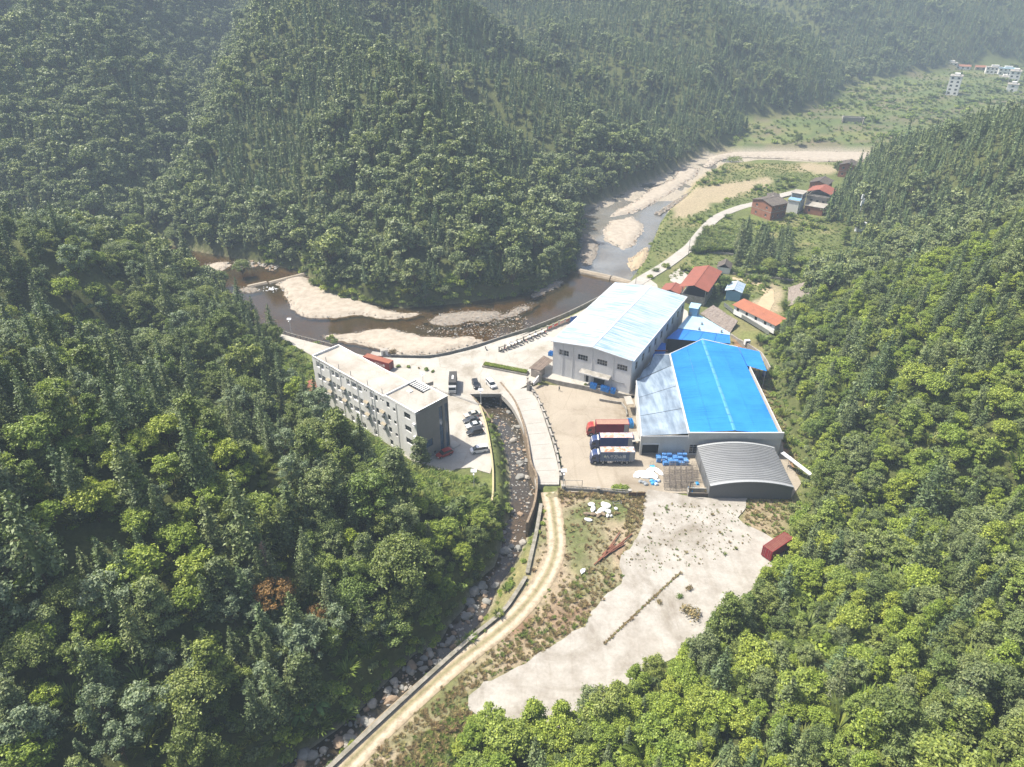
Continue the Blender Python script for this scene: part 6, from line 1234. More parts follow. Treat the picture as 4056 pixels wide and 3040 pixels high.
# ------------------------------------------------------------------ street lamps, poles
def lamp(k, a, label, h=5.5, z=0.0, az=0.0):
    p = at(k, *a, z); o = empty('street_lamp', (*p, z), az, label, 'street lamp', 'solar street lamps'); MB().tube((0, 0, -.3), (0, 0, h), .1, .06, 8).build('pole', FRAME_W, o); MB().box(-.25, .25, -.25, .25, -.2, .15).build('base', CONC_GREY, o)
    M_ = Matrix.Translation((0, 0, h + .25)) @ Matrix.Rotation(math.radians(25), 4, 'X'); MB().box(-.7, .7, -.45, .45, -.03, .03, None, M_).build('solar_panel', plain('panel_%d' % int(p[0]), (.55, .57, .6), .25), o); MB().box(-.15, .15, -1.1, 0, h - .35, h - .22).build('lamp_head', FRAME_W, o)
lamp(1, (122, 165), 'white solar street lamp beside the river road at the left', 5.5); lamp(1, (1722, 1540), 'white solar street lamp below the car park', 6.0, -.5); lamp(1, (1780, 775), 'white solar street lamp at the bridge', 4.5); lamp(3, (60, 895), 'white solar street lamp at the corner of the truck yard', 6.0, YARD_Z); lamp(1, (1277, 640), 'thin white lamp post beside the notice board', 5.0)
def hpole(u, v_, label, h=11, w=1.9):
    x, y, z = hit(u, v_); o = empty('power_pole', (x, y, z - .3), 0.2, label, 'power pole', 'twin-pole power pylons'); [MB().tube((s, 0, -1), (s, 0, h), .16, .12, 6).build('pole', CONC_PALE, o) for s in (-w / 2, w / 2)]; MB().box(-w * .9, w * .9, -.08, .08, h - 1.0, h - .85).build('crossarm', STEEL, o); MB().box(-w * .5, w * .5, -.06, .06, h * .55, h * .55 + .1).build('brace', STEEL, o)
    for s in (-w * .8, 0, w * .8): MB().tube((s, 0, h - .85), (s, 0, h - .5), .06, n=6).build('insulator', FRAME_D, o)
hpole(1759, 355, 'twin-pole power pylon on the wooded ridge across the river', 15); hpole(2466, 585, 'twin-pole power pylon among trees above the upper river', 12); hpole(3242, 372, 'twin-pole power pylon at the far wood edge', 12, 6); hpole(3731, 350, 'twin-pole power pylon beside the tall white house', 14, 5)
def upole(k, a, label, h=7, z=0.0): p = at(k, *a, z); o = empty('utility_pole', (*p, z), .4, label, 'utility pole'); MB().tube((0, 0, -.5), (0, 0, h), .13, .09, 7).build('pole', CONC_GREY, o); MB().box(-.8, .8, -.05, .05, h - .7, h - .6).build('crossarm', STEEL, o)
upole(4, (970, 935), 'grey utility pole beside the white road', 7); upole(4, (585, 1155), 'grey utility pole at the plaza end of the weir', 5); upole(9, (630, 1315), 'thin pole beside the banana plants', 5); upole(6, (955, 1040), 'thin pole beside the roofless ruin', 9)
# ------------------------------------------------------------------ hut, planter, hedge
p = at(1, 935, 345); o = empty('kiosk', (*p, 0), .3, 'small white cube kiosk on a slab beside the river kerb', 'kiosk'); MB().box(-1.1, 1.1, -.8, .8, 0, 1.9).build('body', WHITEW, o, .04); MB().box(-1.2, 1.2, -.9, .9, 1.9, 2.0).build('lid', CONC_PALE, o); MB().box(-.5, .3, -.84, -.8, .2, 1.5).build('door', CONC_GREY, o)
p = at(1, 905, 335); patch('kiosk_slab', ats(1, [(830, 315), (960, 335), (985, 360), (800, 350)]), .03, CONC_PALE, skirt=.2)
h0, h1_ = at(1, 1792, 455), at(1, 2178, 530); hl_ = math.hypot(h1_[0] - h0[0], h1_[1] - h0[1]); hg = empty('planter', (*h0, 0), math.atan2(h1_[1] - h0[1], h1_[0] - h0[0]), 'long stone planter with clipped yellow-green hedge on the plaza', 'planter')
MB().box(0, hl_, -.1, .12, 0, .6).box(0, hl_, 1.9, 2.1, 0, .6).box(-.1, 0, -.1, 2.1, 0, .6).box(hl_, hl_ + .1, -.1, 2.1, 0, .6).build('trough', CONC_GREY, hg); MB().box(0.02, hl_ - .02, .14, 1.88, .3, .5).build('soil', STONEW, hg)
rg = np.random.default_rng(5); P_ = np.stack([rg.uniform(.2, hl_ - .2, 5200), rg.uniform(.1, 1.9, 5200), rg.uniform(.5, 1.25, 5200)], -1); P_[:, 2] = np.where(rg.random(5200) < .7, 1.1 + rg.uniform(-.08, .12, 5200), P_[:, 2]); LEAF['hedge'] = leaf_mat('leaf_hedge', [(.20, .24, .025), (.23, .26, .03)]); link('hedge', quads_mesh('hedge', leaf_cards(P_, np.tile([0, 0, 1.], (5200, 1)), .17, rg), [LEAF['hedge']]), hg)

# ------------------------------------------------------------------ crates, bottles, racks, heaps
CRATE_B = plain('crate_blue', (0.015, 0.17, 0.50), 0.45); CRATE_L = plain('crate_cyan', (0.05, 0.30, 0.62), 0.4); CRATE_D = plain('crate_navy', (0.01, 0.055, 0.20), 0.5)
def crate_mesh(m, w=.62, d=.5, h=.42):
    b = MB().box(-w / 2, w / 2, -d / 2, d / 2, 0, .04)
    for z0, z1 in ((.04, .1), (.16, .22), (.28, .34), (.36, h)):
        b.box(-w / 2, w / 2, -d / 2, -d / 2 + .03, z0, z1).box(-w / 2, w / 2, d / 2 - .03, d / 2, z0, z1).box(-w / 2, -w / 2 + .03, -d / 2 + .03, d / 2 - .03, z0, z1).box(w / 2 - .03, w / 2, -d / 2 + .03, d / 2 - .03, z0, z1)
    for x in (-w / 2, 0, w / 2 - .05):
        for y in (-d / 2 + .002, d / 2 - .032): b.box(x, x + .05, y, y + .03, .04, h - .001)
    return b.mesh('crate', m)
CM = {k: crate_mesh(m) for k, m in (('b', CRATE_B), ('l', CRATE_L), ('d', CRATE_D))}
def crate_stack(x, y, z, rz, nx, ny, nz, k, where):
    c, s = math.cos(rz), math.sin(rz)
    for a in range(nx):
        for b_ in range(ny):
            for e in range(nz if not (a == nx - 1 and b_ == 0 and nz > 2) else nz - 1):
                if e < nz - 2 and 0 < a < nx - 1 and 0 < b_ < ny - 1: continue
                dx, dy = a * .66, b_ * .54; o = link('crate', CM[k], None, (x + dx * c - dy * s + random.uniform(-.02, .02), y + dx * s + dy * c, z + e * .43), rz + random.uniform(-.05, .05))
                tag(o, 'blue slatted plastic crate ' + where, 'crate', 'crates ' + where)
for (x0, y0), nx in (((23.6, 181.9), 3), ((26.6, 180.4), 4), ((29.4, 178.9), 2)): crate_stack(x0, y0, .02 if False else .36 * 0 + .02, math.radians(-28.8), nx, 2, 4, 'b', 'stacked below the pale hall doorway')
crate_stack(32.6, 162.6, YARD_Z + .02, .06, 2, 5, 4, 'l', 'stacked beside the lean-to wall'); crate_stack(32.0, 155.0, YARD_Z + .02, .06, 2, 2, 5, 'd', 'under the white awning of the lean-to')
p = at_full(*r5(1790, 130)); crate_stack(p[0] + .3, p[1] - 2.2, .02, .5, 4, 3, 5, 'd', 'stacked at the far end of the boundary wall')
p = at_full(*r5(1330, 900)); crate_stack(p[0] - .4, p[1] + .6, .02, math.radians(-28.8), 2, 3, 3, 'b', 'under the blue cover beside the pale hall corner')
# white awnings on the lean-to's yard side
for (x, y), lb in (((33.3, 171.6), 'small grey flat awning over the lean-to side door, far one'), ((32.3, 153.6), 'white flat awning over the lean-to side door, near one')):
    o = empty('awning', (x, y, YARD_Z), .06, lb, 'awning'); MB().prism([(-1.0, -2.2), (1.0, -2.2), (1.0, 2.2), (-1.0, 2.2)], [3.2, 3.4, 3.4, 3.2], [3.28, 3.48, 3.48, 3.28]).build('sheet', CONC_PALE, o); [MB().tube((-.9, s, 0), (-.9, s, 3.2), .05).build('post', STEEL, o) for s in (-2.0, 2.0)]
# five-gallon bottles on pallets
BOT = new_mat('bottle_blue'); princ(BOT[1], (0.10, 0.30, 0.62), 0.12, 0, 0.7); BOT = BOT[0]; BOTW = plain('wrap_pale', (0.52, 0.60, 0.70), 0.25)
bm_ = MB().tube((0, 0, 0), (0, 0, .36), .135, n=9).tube((0, 0, .36), (0, 0, .42), .135, .05, 9).tube((0, 0, .42), (0, 0, .49), .04, n=7); BME = bm_.mesh('bottle', BOT)
PAL = MB(); [PAL.box(-.6, .6, -.5 + i * .22, -.38 + i * .22, .1, .13) for i in range(5)]; [PAL.box(-.6, -.5, -.5, .5, 0, .1).box(.5, .6, -.5, .5, 0, .1).box(-.05, .05, -.5, .5, 0, .1)]; PALM = PAL.mesh('pallet_base', CRATE_D)
r2 = lambda x, y: (2450 + .22614 * x, 1740 + .22614 * y)
k = 0
for iy, y in enumerate((330, 395, 450)):
    for ix, x in enumerate((690, 790, 880, 970, 1060, 1150)):
        if (iy == 2 and ix == 0): continue
        p = at_full(*r2(x + iy * 12, y), YARD_Z); k += 1; nm_ = ['back', 'middle', 'front'][iy] + ' row'; o = empty('bottle_pallet', (*p, YARD_Z + .01), random.uniform(-.15, .15), 'pallet of blue water bottles, %s in the %s beside the shed window' % (['first', 'second', 'third', 'fourth', 'fifth', 'sixth'][ix], nm_), 'pallet', 'pallets of blue water bottles'); link('pallet_base', PALM, o)
        for a in range(4):
            for b_ in range(3):
                for e in range(3 if (ix + iy) % 3 else 2):
                    if e == 0 and 0 < a < 3 and b_ == 1: continue
                    link('bottle', BME, o, (-.45 + a * .3, -.32 + b_ * .32, .14 + e * .49))
p = at_full(*r2(960, 235), YARD_Z); o = empty('tarpaulin', (*p, YARD_Z), -.15, 'flat blue tarpaulin over a stack behind the bottles', 'tarpaulin'); MB().box(-2.6, 2.6, -.8, .8, 0, 1.5).build('stack', CRATE_D, o); MB().box(-2.7, 2.7, -.9, .9, 1.5, 1.62).build('cover', CRATE_B, o, .05)
p = at_full(*r2(590, 490), YARD_Z); o = empty('trolley', (*p, YARD_Z), .1, 'small flat blue hand trolley standing alone in the yard', 'trolley'); MB().box(-.6, .6, -.4, .4, .25, .33).build('platform', CRATE_L, o); MB().tube((-.35, .4, .3), (-.35, .5, 1.5), .03).tube((.35, .4, .3), (.35, .5, 1.5), .03).tube((-.35, .5, 1.5), (.35, .5, 1.5), .03).build('handle', STEEL, o)
for sx in (-.45, .45):
    for sy in (-.28, .28): MB().tube((sx - .04, sy, .12), (sx + .04, sy, .12), .12, n=8).build('wheel', RUBBER, o)
# wire racks stacked in the corner
RUSTW = plain('rack_wire', (0.22, 0.19, 0.165), 0.7, 0.3); rk = MB()
for x in (-.7, .7):
    for y in (-.55, .55): rk.tube((x, y, 0), (x, y, 1.35), .03, n=4)
for z in (.12, .7, 1.3): rk.tube((-.7, -.55, z), (.7, -.55, z), .025, n=4).tube((-.7, .55, z), (.7, .55, z), .025, n=4).tube((-.7, -.55, z), (-.7, .55, z), .025, n=4).tube((.7, -.55, z), (.7, .55, z), .025, n=4)
for i in range(7): rk.tube((-.6 + i * .2, -.55, .12), (-.6 + i * .2, -.55, 1.3), .014, n=3, cap=False).tube((-.6 + i * .2, .55, .12), (-.6 + i * .2, .55, 1.3), .014, n=3, cap=False).tube((-.6 + i * .2, -.55, .13), (-.6 + i * .2, .55, .13), .014, n=3, cap=False)
RKM = rk.mesh('wire_rack', RUSTW); n_ = 0
for iy, y in enumerate((560, 640, 720, 800, 870)):
    for ix, x in enumerate((830, 930, 1030, 1130, 1230, 1320)):
        if (iy == 0 and ix == 0) or (ix == 5 and iy > 2) or (ix == 4 and iy > 3): continue
        p = at_full(*r2(x + iy * 4, y), YARD_Z); n_ += 1
        for e in range(1 + (ix * 7 + iy * 3) % 2):
            o = link('wire_rack', RKM, None, (*p, YARD_Z + .005 + e * 1.36), random.uniform(-.06, .06)); tag(o, 'rusty wire pallet rack %s in the corner beside the barrel shed' % ('on the ground' if e == 0 else 'stacked on another'), 'rack', 'wire racks ' + str(e))
# white sheets, bags and scraps
SHEETW = plain('white_sheet', (0.66, 0.66, 0.66), 0.6); SCRAP = plain('scrap_grey', (0.25, 0.27, 0.29), 0.6)
def lump(nm, u, v_, z, sx, sy, sz, mat, label, cat, seed, group=None, rz=0.0):
    bm = bmesh.new(); bmesh.ops.create_icosphere(bm, subdivisions=2, radius=1); rr = random.Random(seed)
    for q in bm.verts:
        n = mnoise.noise(q.co * 1.7 + Vector((seed, seed * .7, 0))); q.co *= 1 + .35 * n; q.co.x *= sx; q.co.y *= sy; q.co.z = max(q.co.z, -.35) * sz
    me_ = bpy.data.meshes.new(nm); bm.to_mesh(me_); bm.free(); me_.materials.append(mat); p = at_full(u, v_, z); o = link(nm, me_, None, (*p, z + sz * .3), rz); return tag(o, label, cat, group)
for i, (x, y, sx, sy) in enumerate(((420, 600, 1.9, 1.0), (560, 560, 2.2, .9), (700, 570, 1.8, .8), (480, 660, 1.5, .9), (330, 640, 1.3, .9), (620, 640, 1.6, .8))):
    lump('plastic_sheet', *r2(x, y), YARD_Z, sx, sy, .35, SHEETW, 'crumpled white plastic sheeting heaped in the yard corner', 'sheeting', i + 3, 'white sheeting heap in the yard corner', i)
for i, (x, y, m_) in enumerate(((390, 755, SCRAP), (450, 770, SCRAP), (580, 740, CRATE_L), (640, 760, CRATE_B), (700, 740, BOTW), (660, 800, BOTW), (600, 790, CRATE_L), (480, 800, SCRAP))):
    lump('scrap_bag', *r2(x, y), YARD_Z, .6, .5, .5, m_, ('grey' if m_ is SCRAP else 'blue and white') + ' scrap bag beside the white sheeting heap', 'bag', i + 20, 'scrap bags ' + ('grey' if m_ is SCRAP else 'blue'))
for i, (x, y) in enumerate(((1260, 870), (1300, 900), (1380, 780), (1340, 880))):
    p = at_full(*r2(x, y), YARD_Z); o = MB().box(-.7, .7, -.35, .35, 0, .12).box(-.6, -.5, -.3, .3, .12, .5).build('broken_frame_piece', CRATE_L, None, 0, (*p, YARD_Z), i * .8); tag(o, 'broken light blue plastic frame lying beside the barrel shed', 'frame', 'broken blue frames')
p = at_full(*r2(1215, 1010), YARD_Z); o = empty('trough', (*p, YARD_Z), -.03, 'dark open concrete trough with a post at its corner on the slab edge', 'trough'); MB().box(0, 6.2, 0, .3, 0, 1.1).build('front_wall', weathered('trough_dark', (.10, .085, .07), (.06, .05, .04), .6, .7), o); MB().box(0, .3, .3, 2.2, 0, 1.1).box(5.9, 6.2, .3, 2.2, 0, 1.1).box(.3, 5.9, 1.9, 2.2, 0, 1.1).build('wall', CONC_GREY, o); MB().tube((.15, .15, 1.1), (.15, .15, 4.4), .12, n=6).box(.1, .9, .05, .25, 4.2, 4.6).build('post', TILE_DK, o)
# rubbish on the dry ground, steel beams, gate panels
z3p = lambda x, y: (2200 + .49751 * x, 1500 + .49751 * y)
for i, (x, y, sx, sy) in enumerate(((285, 1005, .9, .6), (300, 1040, 1.1, .6), (400, 1010, 1.3, .9), (370, 1050, 1.2, .7), (420, 1060, .9, .6), (340, 1075, .7, .5), (415, 1095, .6, .4), (262, 1128, 1.0, .45), (220, 1535, .9, .5), (482, 1040, .5, .4), (445, 1098, .4, .3))):
    lump('foam_scrap', *z3p(x, y), YARD_Z, sx, sy, .38, SHEETW, 'white foam scrap dumped on the dry ground below the balustrade' if i != 8 else 'single white sack lying on the dry grass beside the track', 'rubbish', i + 40, 'white rubbish heap' if i != 8 else None, i * 1.3)
for i, (x, y) in enumerate(((300, 1085), (345, 1090), (380, 1080), (250, 1080))): lump('dark_scrap', *z3p(x, y), YARD_Z, .9, .5, .4, STONEW, 'dark scrap pieces in front of the white foam heap', 'rubbish', i + 60, 'dark scrap heap', i)
p = at_full(*z3p(490, 1010), YARD_Z); o = empty('table_frame', (*p, YARD_Z), .1, 'bare steel table frame beside the white rubbish heap', 'frame'); [MB().tube((x, y, 0), (x, y, .9), .04, n=5).build('leg', STEEL, o) for x in (-1, 1) for y in (-.4, .4)]; MB().tube((-1, -.4, .9), (1, -.4, .9), .04).tube((-1, .4, .9), (1, .4, .9), .04).tube((-1, -.4, .9), (-1, .4, .9), .04).tube((1, -.4, .9), (1, .4, .9), .04).build('frame', STEEL, o)
RUST = rusty('rust', (0.17, 0.065, 0.04), (0.24, 0.11, 0.07), .4, .7); bp_ = at_full(*z3p(300, 1480), YARD_Z); bq = at_full(*z3p(590, 1260), YARD_Z); bd = np.array(bq) - np.array(bp_)
for i in range(11):
    t = random.uniform(0, .45); l = random.uniform(5, 9.0); a_ = math.atan2(bd[1], bd[0]) + random.uniform(-.16, .16) + (.35 if i > 8 else 0); st = np.array(bp_) + bd * t + np.array([random.uniform(-.3, .6), random.uniform(-.6, .6)])
    o = MB().box(0, l, -.09, .09, 0, .03).box(0, l, -.02, .02, .03, .2).box(0, l, -.09, .09, .2, .23).build('steel_beam', RUST, None, 0, (float(st[0]), float(st[1]), YARD_Z + .02 + .06 * (i % 4)), a_); tag(o, 'rusty steel beam lying %s the diagonal beam pile' % ('across' if i > 8 else 'in'), 'beam', 'rusty steel beams ' + ('across' if i > 8 else 'in the pile'))
for i, (x, lb) in enumerate(((612, 'rusty brown gate leaf at the yard exit, one nearer the balustrade'), (680, 'rusty brown gate leaf at the yard exit, one nearer the slab'))):
    p = at_full(*z3p(x, 940), YARD_Z); o = empty('gate_leaf', (*p, YARD_Z), 0, lb, 'gate'); MB().box(-.95, .95, -.04, .04, .15, 1.3).build('panel', weathered('gate_brown', (.13, .075, .05), (.2, .13, .09), .9, .7), o); MB().box(-1.0, -.92, -.06, .06, 0, 1.5).box(.92, 1.0, -.06, .06, 0, 1.5).build('frame', STEEL, o)
p = at_full(*z3p(75, 862), YARD_Z); q = at_full(*z3p(212, 866), YARD_Z); o = empty('sign_frame', (*p, YARD_Z), 0, 'empty rectangular steel sign frame behind the balustrade', 'frame'); l_ = q[0] - p[0]; MB().tube((0, 0, 0), (0, 0, 2.0), .07).tube((l_, 0, 0), (l_, 0, 2.0), .07).tube((0, 0, 2.0), (l_, 0, 2.0), .07).tube((0, 0, .5), (l_, 0, .5), .05).build('tube', CONC_GREY, o)
a, b = at_full(*z3p(1800, 610), 1.5), at_full(*z3p(2030, 772), 1.0); o = empty('chute', (*a, 0), math.atan2(b[1] - a[1], b[0] - a[0]), 'long white sheet-metal chute on legs beside the barrel shed', 'chute'); l_ = math.hypot(b[0] - a[0], b[1] - a[1]); MB().prism([(0, -.5), (l_, -.5), (l_, .5), (0, .5)], [2.2, 1.2, 1.2, 2.2], [2.26, 1.26, 1.26, 2.26]).prism([(0, -.5), (l_, -.5), (l_, -.46), (0, -.46)], [2.27, 1.27, 1.27, 2.27], [2.5, 1.5, 1.5, 2.5]).prism([(0, .46), (l_, .46), (l_, .5), (0, .5)], [2.27, 1.27, 1.27, 2.27], [2.5, 1.5, 1.5, 2.5]).build('trough', WHITE_P, o)
for t in (.3, .6, .95): [MB().tube((l_ * t, s, -1.5), (l_ * t, s, 2.15 - t), .05, n=5).build('leg', STEEL, o) for s in (-.4, .4)]
# loading bay vehicle and cooler near the far right of the shed
p = at(2, 1890, 905, YARD_Z); o = empty('loader', (p[0], p[1], YARD_Z), 1.2, 'dark blue forklift under the far right loading roof', 'forklift'); MB().box(-1.2, .9, -.6, .6, .35, 1.2).build('body', C_BLUE, o, .08); MB().tube((-.9, -.5, 1.2), (-.9, -.5, 2.2), .05).tube((-.9, .5, 1.2), (-.9, .5, 2.2), .05).tube((.4, -.5, 1.2), (.4, -.5, 2.2), .05).tube((.4, .5, 1.2), (.4, .5, 2.2), .05).box(-1.0, .5, -.6, .6, 2.2, 2.28).build('cage', CHASSIS, o); MB().box(.95, 1.1, -.4, -.3, .1, 2.4).box(.95, 1.1, .3, .4, .1, 2.4).box(1.1, 2.2, -.38, -.28, .1, .16).box(1.1, 2.2, .28, .38, .1, .16).build('mast', STEEL, o)
for x in (-.8, .6): [wheel(o, x, s, .32, .22) for s in (-.58, .58)]
p = at(2, 1765, 670, .0); o = empty('cooling_unit', (p[0], p[1], -.2), .2, 'white boxed cooling unit on the ledge behind the azure shed', 'machine'); MB().box(-.9, .9, -.6, .6, 0, 1.7).build('casing', FRAME_W, o, .05); MB().tube((-.2, -.62, .9), (-.2, -.58, .9), .5, n=14).build('fan_grille', DARK, o)
# terrace wall behind the azure shed, slope pitching, far walls
run_wall('terrace_wall', ats(2, [(1648, 605), (1700, 640), (1760, 668), (1810, 700), (1870, 740), (1910, 800), (1935, 850)], .2), -.2, .9, .4, CONC_PALE, 'pale concrete ledge wall curving behind the azure shed', 'wall', zlow=-1.6)
def slope_patch(nm, pts, mat, n=9, label=None):
    """quad given by 4 corners (x,y,z), roughened"""
    a, b, c, d = map(Vector, pts); V = []; Fc = []
    for i in range(n + 1):
        for j in range(n + 1):
            p = a.lerp(b, i / n).lerp(d.lerp(c, i / n), j / n); V.append((p.x, p.y, p.z + mnoise.noise(p * .9) * .3))
    for i in range(n):
        for j in range(n): Fc.append((i * (n + 1) + j, (i + 1) * (n + 1) + j, (i + 1) * (n + 1) + j + 1, i * (n + 1) + j + 1))
    o = link(nm, mesh_np(nm, V, Fc, [mat])); tag(o, label, 'embankment'); md = o.modifiers.new('thick', 'SOLIDIFY'); md.thickness = .4; return o
PITCH = weathered('stone_pitching', (0.235, 0.20, 0.175), (0.12, 0.095, 0.08), 1.4, 0.9, 0.95, 5.0, bump_d=.15)
slope_patch('embankment', [(*at(2, 1425, 445, .2), .2), (*at(2, 1640, 590, .2), .2), (*at(2, 1700, 500, 1.7), 1.7), (*at(2, 1520, 385, 1.7), 1.7)], PITCH, 14, 'grey stone-pitched bank between annex and long white house')
slope_patch('embankment', [(*at(4, 1700, 1310, 1.5), 1.0), (*at(4, 1705, 1175, 1.5), 1.0), (*at(4, 1875, 1128, 6.5), 6.5), (*at(4, 1850, 1290, 6.5), 6.5)], PITCH, 12, 'steep grey pitched bank at the end of the dirt yard')
run_wall('garden_wall', ats(9, [(330, 1275), (450, 1288), (600, 1305), (725, 1322)], .5), .2, .5, .3, CONC_PALE, 'thin pale wall in front of the dark fir grove', 'wall'); run_wall('field_wall', ats(4, [(975, 912), (1080, 920), (1190, 930), (1300, 945)], 0), -.4, 1.2, .4, CONC_GREY, 'dark grey wall between maize plot and mown grass', 'wall')
run_wall('terrace_rail', ats(2, [(1600, 370), (1680, 430), (1760, 475), (1850, 530), (1930, 580)], 1.7), .9, 1.0, .06, STEEL, 'thin dark railing below the long white house', 'railing')
patch('forecourt', ats(4, [(830, 1090), (905, 1040), (960, 1040), (940, 1065), (1000, 1080), (960, 1120), (900, 1160), (840, 1130)], 0), .05, CONC, skirt=.3)
DIRTP = weathered('dirt_path', (.40, .32, .21), (.30, .24, .15), .5, .6, .95); patch('dirt_path', rough_edge(ats(9, [(330, 1285), (450, 1305), (560, 1330), (600, 1380), (600, 1450), (560, 1520), (480, 1480), (530, 1400), (520, 1350), (430, 1320), (330, 1300)], 1), 1.0, .4), lambda x, y, p_: hlook(x, y) + .12, DIRTP, step=2.0, skirt=.3)
for i, (x, y) in enumerate(((1133, 985), (1150, 985), (1168, 985))):
    u_, v_ = 2700 + x * 1356 / 2211, 300 + (y + 15) * 1356 / 2211; hx_, hy_, hz_ = hit(u_, v_); o = empty('water_tank', (hx_, hy_, hz_), 0, 'white upright water tank at the fir spur foot, %s of three' % ['leftmost', 'middle', 'rightmost'][i], 'tank', 'white water tanks'); MB().tube((0, 0, -.5), (0, 0, 3.4), 1.2, n=12).tube((0, 0, 3.4), (0, 0, 3.8), 1.2, .3, 12).build('shell', WHITE_P, o); MB().tube((0, 0, 3.8), (0, 0, 4.0), .3, n=8).build('cap', STEEL, o)
hx_, hy_, hz_ = hit(2700 + 1155 * .6133, 300 + 870 * .6133, 6); o = empty('antenna_mast', (hx_, hy_, hz_), 0, 'white antenna mast rising from the dark fir spur', 'mast'); MB().tube((0, 0, 0), (0, 0, 13), .2, .12, 7).build('pole', FRAME_W, o); [MB().box(-.9 + s * .7, -.4 + s * .7, -.3, .3, z, z + 2.2).build('panel', WHITE_P, o) for s, z in ((0, 11), (1.6, 9), (.4, 8))]
# a person crossing the yard
def person(x, y, z, rz, label):
    t = empty('person', (x, y, z), rz, label, 'person'); vs = [(0, 0, .95), (0, 0, 1.2), (0, 0, 1.42), (0, .01, 1.52), (.1, 0, .9), (.12, .06, .5), (.12, .12, .07), (.12, .02, .03), (-.1, 0, .9), (-.12, -.1, .5), (-.12, -.2, .09), (-.12, -.3, .04), (.2, 0, 1.4), (.27, -.05, 1.13), (.26, .08, .9), (-.2, 0, 1.4), (-.27, .05, 1.13), (-.26, -.08, .9), (0, .02, 1.6), (0, .03, 1.72)]
    es = [(0, 1), (1, 2), (2, 3), (0, 4), (4, 5), (5, 6), (6, 7), (0, 8), (8, 9), (9, 10), (10, 11), (2, 12), (12, 13), (13, 14), (2, 15), (15, 16), (16, 17), (3, 18), (18, 19)]
    rd = [.14, .14, .15, .06, .1, .07, .05, .04, .1, .07, .05, .04, .06, .05, .035, .06, .05, .035, .1, .09]
    me_ = bpy.data.meshes.new('body'); me_.from_pydata(vs, es, []); o = link('body', me_, t); md = o.modifiers.new('skin', 'SKIN'); sv = me_.skin_vertices[0].data
    for q, r in zip(sv, rd): q.radius = (r, r)
    sv[0].use_root = True; md2 = o.modifiers.new('sub', 'SUBSURF'); md2.levels = md2.render_levels = 1; me_.materials.append(plain('dark_clothes', (.045, .05, .06), .9))
    MB().tube((0, .02, 1.66), (0, .03, 1.80), .105, .06, 9).build('hair', RUBBER, t); MB().box(-.06, .06, -.085, -.055, 1.56, 1.66).build('face', plain('skin', (.42, .27, .19), .6), t, .02)
p = at(2, 396, 1013, YARD_Z); person(p[0], p[1], YARD_Z, 2.2, 'person in dark clothes walking alone across the truck yard')

# ------------------------------------------------------------------ stuff made of many alike plants: one object, one node tree
def gn_scatter(name, P, idx, scale, rotz, protos, label, cat, tilt=None):
    me = bpy.data.meshes.new(name); n = len(P); me.vertices.add(n); me.vertices.foreach_set('co', np.asarray(P, dtype=np.float32).ravel())
    a = me.attributes.new('pick', 'INT', 'POINT'); a.data.foreach_set('value', np.asarray(idx, dtype=np.int32))
    a = me.attributes.new('size', 'FLOAT', 'POINT'); a.data.foreach_set('value', np.asarray(scale, dtype=np.float32))
    R = np.zeros((n, 3), dtype=np.float32); R[:, 2] = rotz
    if tilt is not None: R[:, :2] = tilt
    a = me.attributes.new('turn', 'FLOAT_VECTOR', 'POINT'); a.data.foreach_set('vector', R.ravel())
    o = link(name, me); tag(o, label, cat, kind='stuff')
    ng = bpy.data.node_groups.new(name, 'GeometryNodeTree')
    ng.interface.new_socket('Geometry', in_out='INPUT', socket_type='NodeSocketGeometry'); ng.interface.new_socket('Geometry', in_out='OUTPUT', socket_type='NodeSocketGeometry')
    N, L = ng.nodes, ng.links; gi = N.new('NodeGroupInput'); go = N.new('NodeGroupOutput'); j = N.new('GeometryNodeJoinGeometry')
    for p in protos[::-1]:
        q = N.new('GeometryNodeObjectInfo'); q.inputs['Object'].default_value = p; q.inputs['As Instance'].default_value = True; L.new(q.outputs['Geometry'], j.inputs[0])
    ip = N.new('GeometryNodeInstanceOnPoints'); ip.inputs['Pick Instance'].default_value = True
    def attr(nm, t):
        k = N.new('GeometryNodeInputNamedAttribute'); k.data_type = t; k.inputs['Name'].default_value = nm; return k.outputs[0]
    L.new(gi.outputs[0], ip.inputs['Points']); L.new(j.outputs[0], ip.inputs['Instance']); L.new(attr('pick', 'INT'), ip.inputs['Instance Index'])
    L.new(attr('size', 'FLOAT'), ip.inputs['Scale']); L.new(attr('turn', 'FLOAT_VECTOR'), ip.inputs['Rotation']); L.new(ip.outputs[0], go.inputs[0])
    md = o.modifiers.new('scatter', 'NODES'); md.node_group = ng
    return o


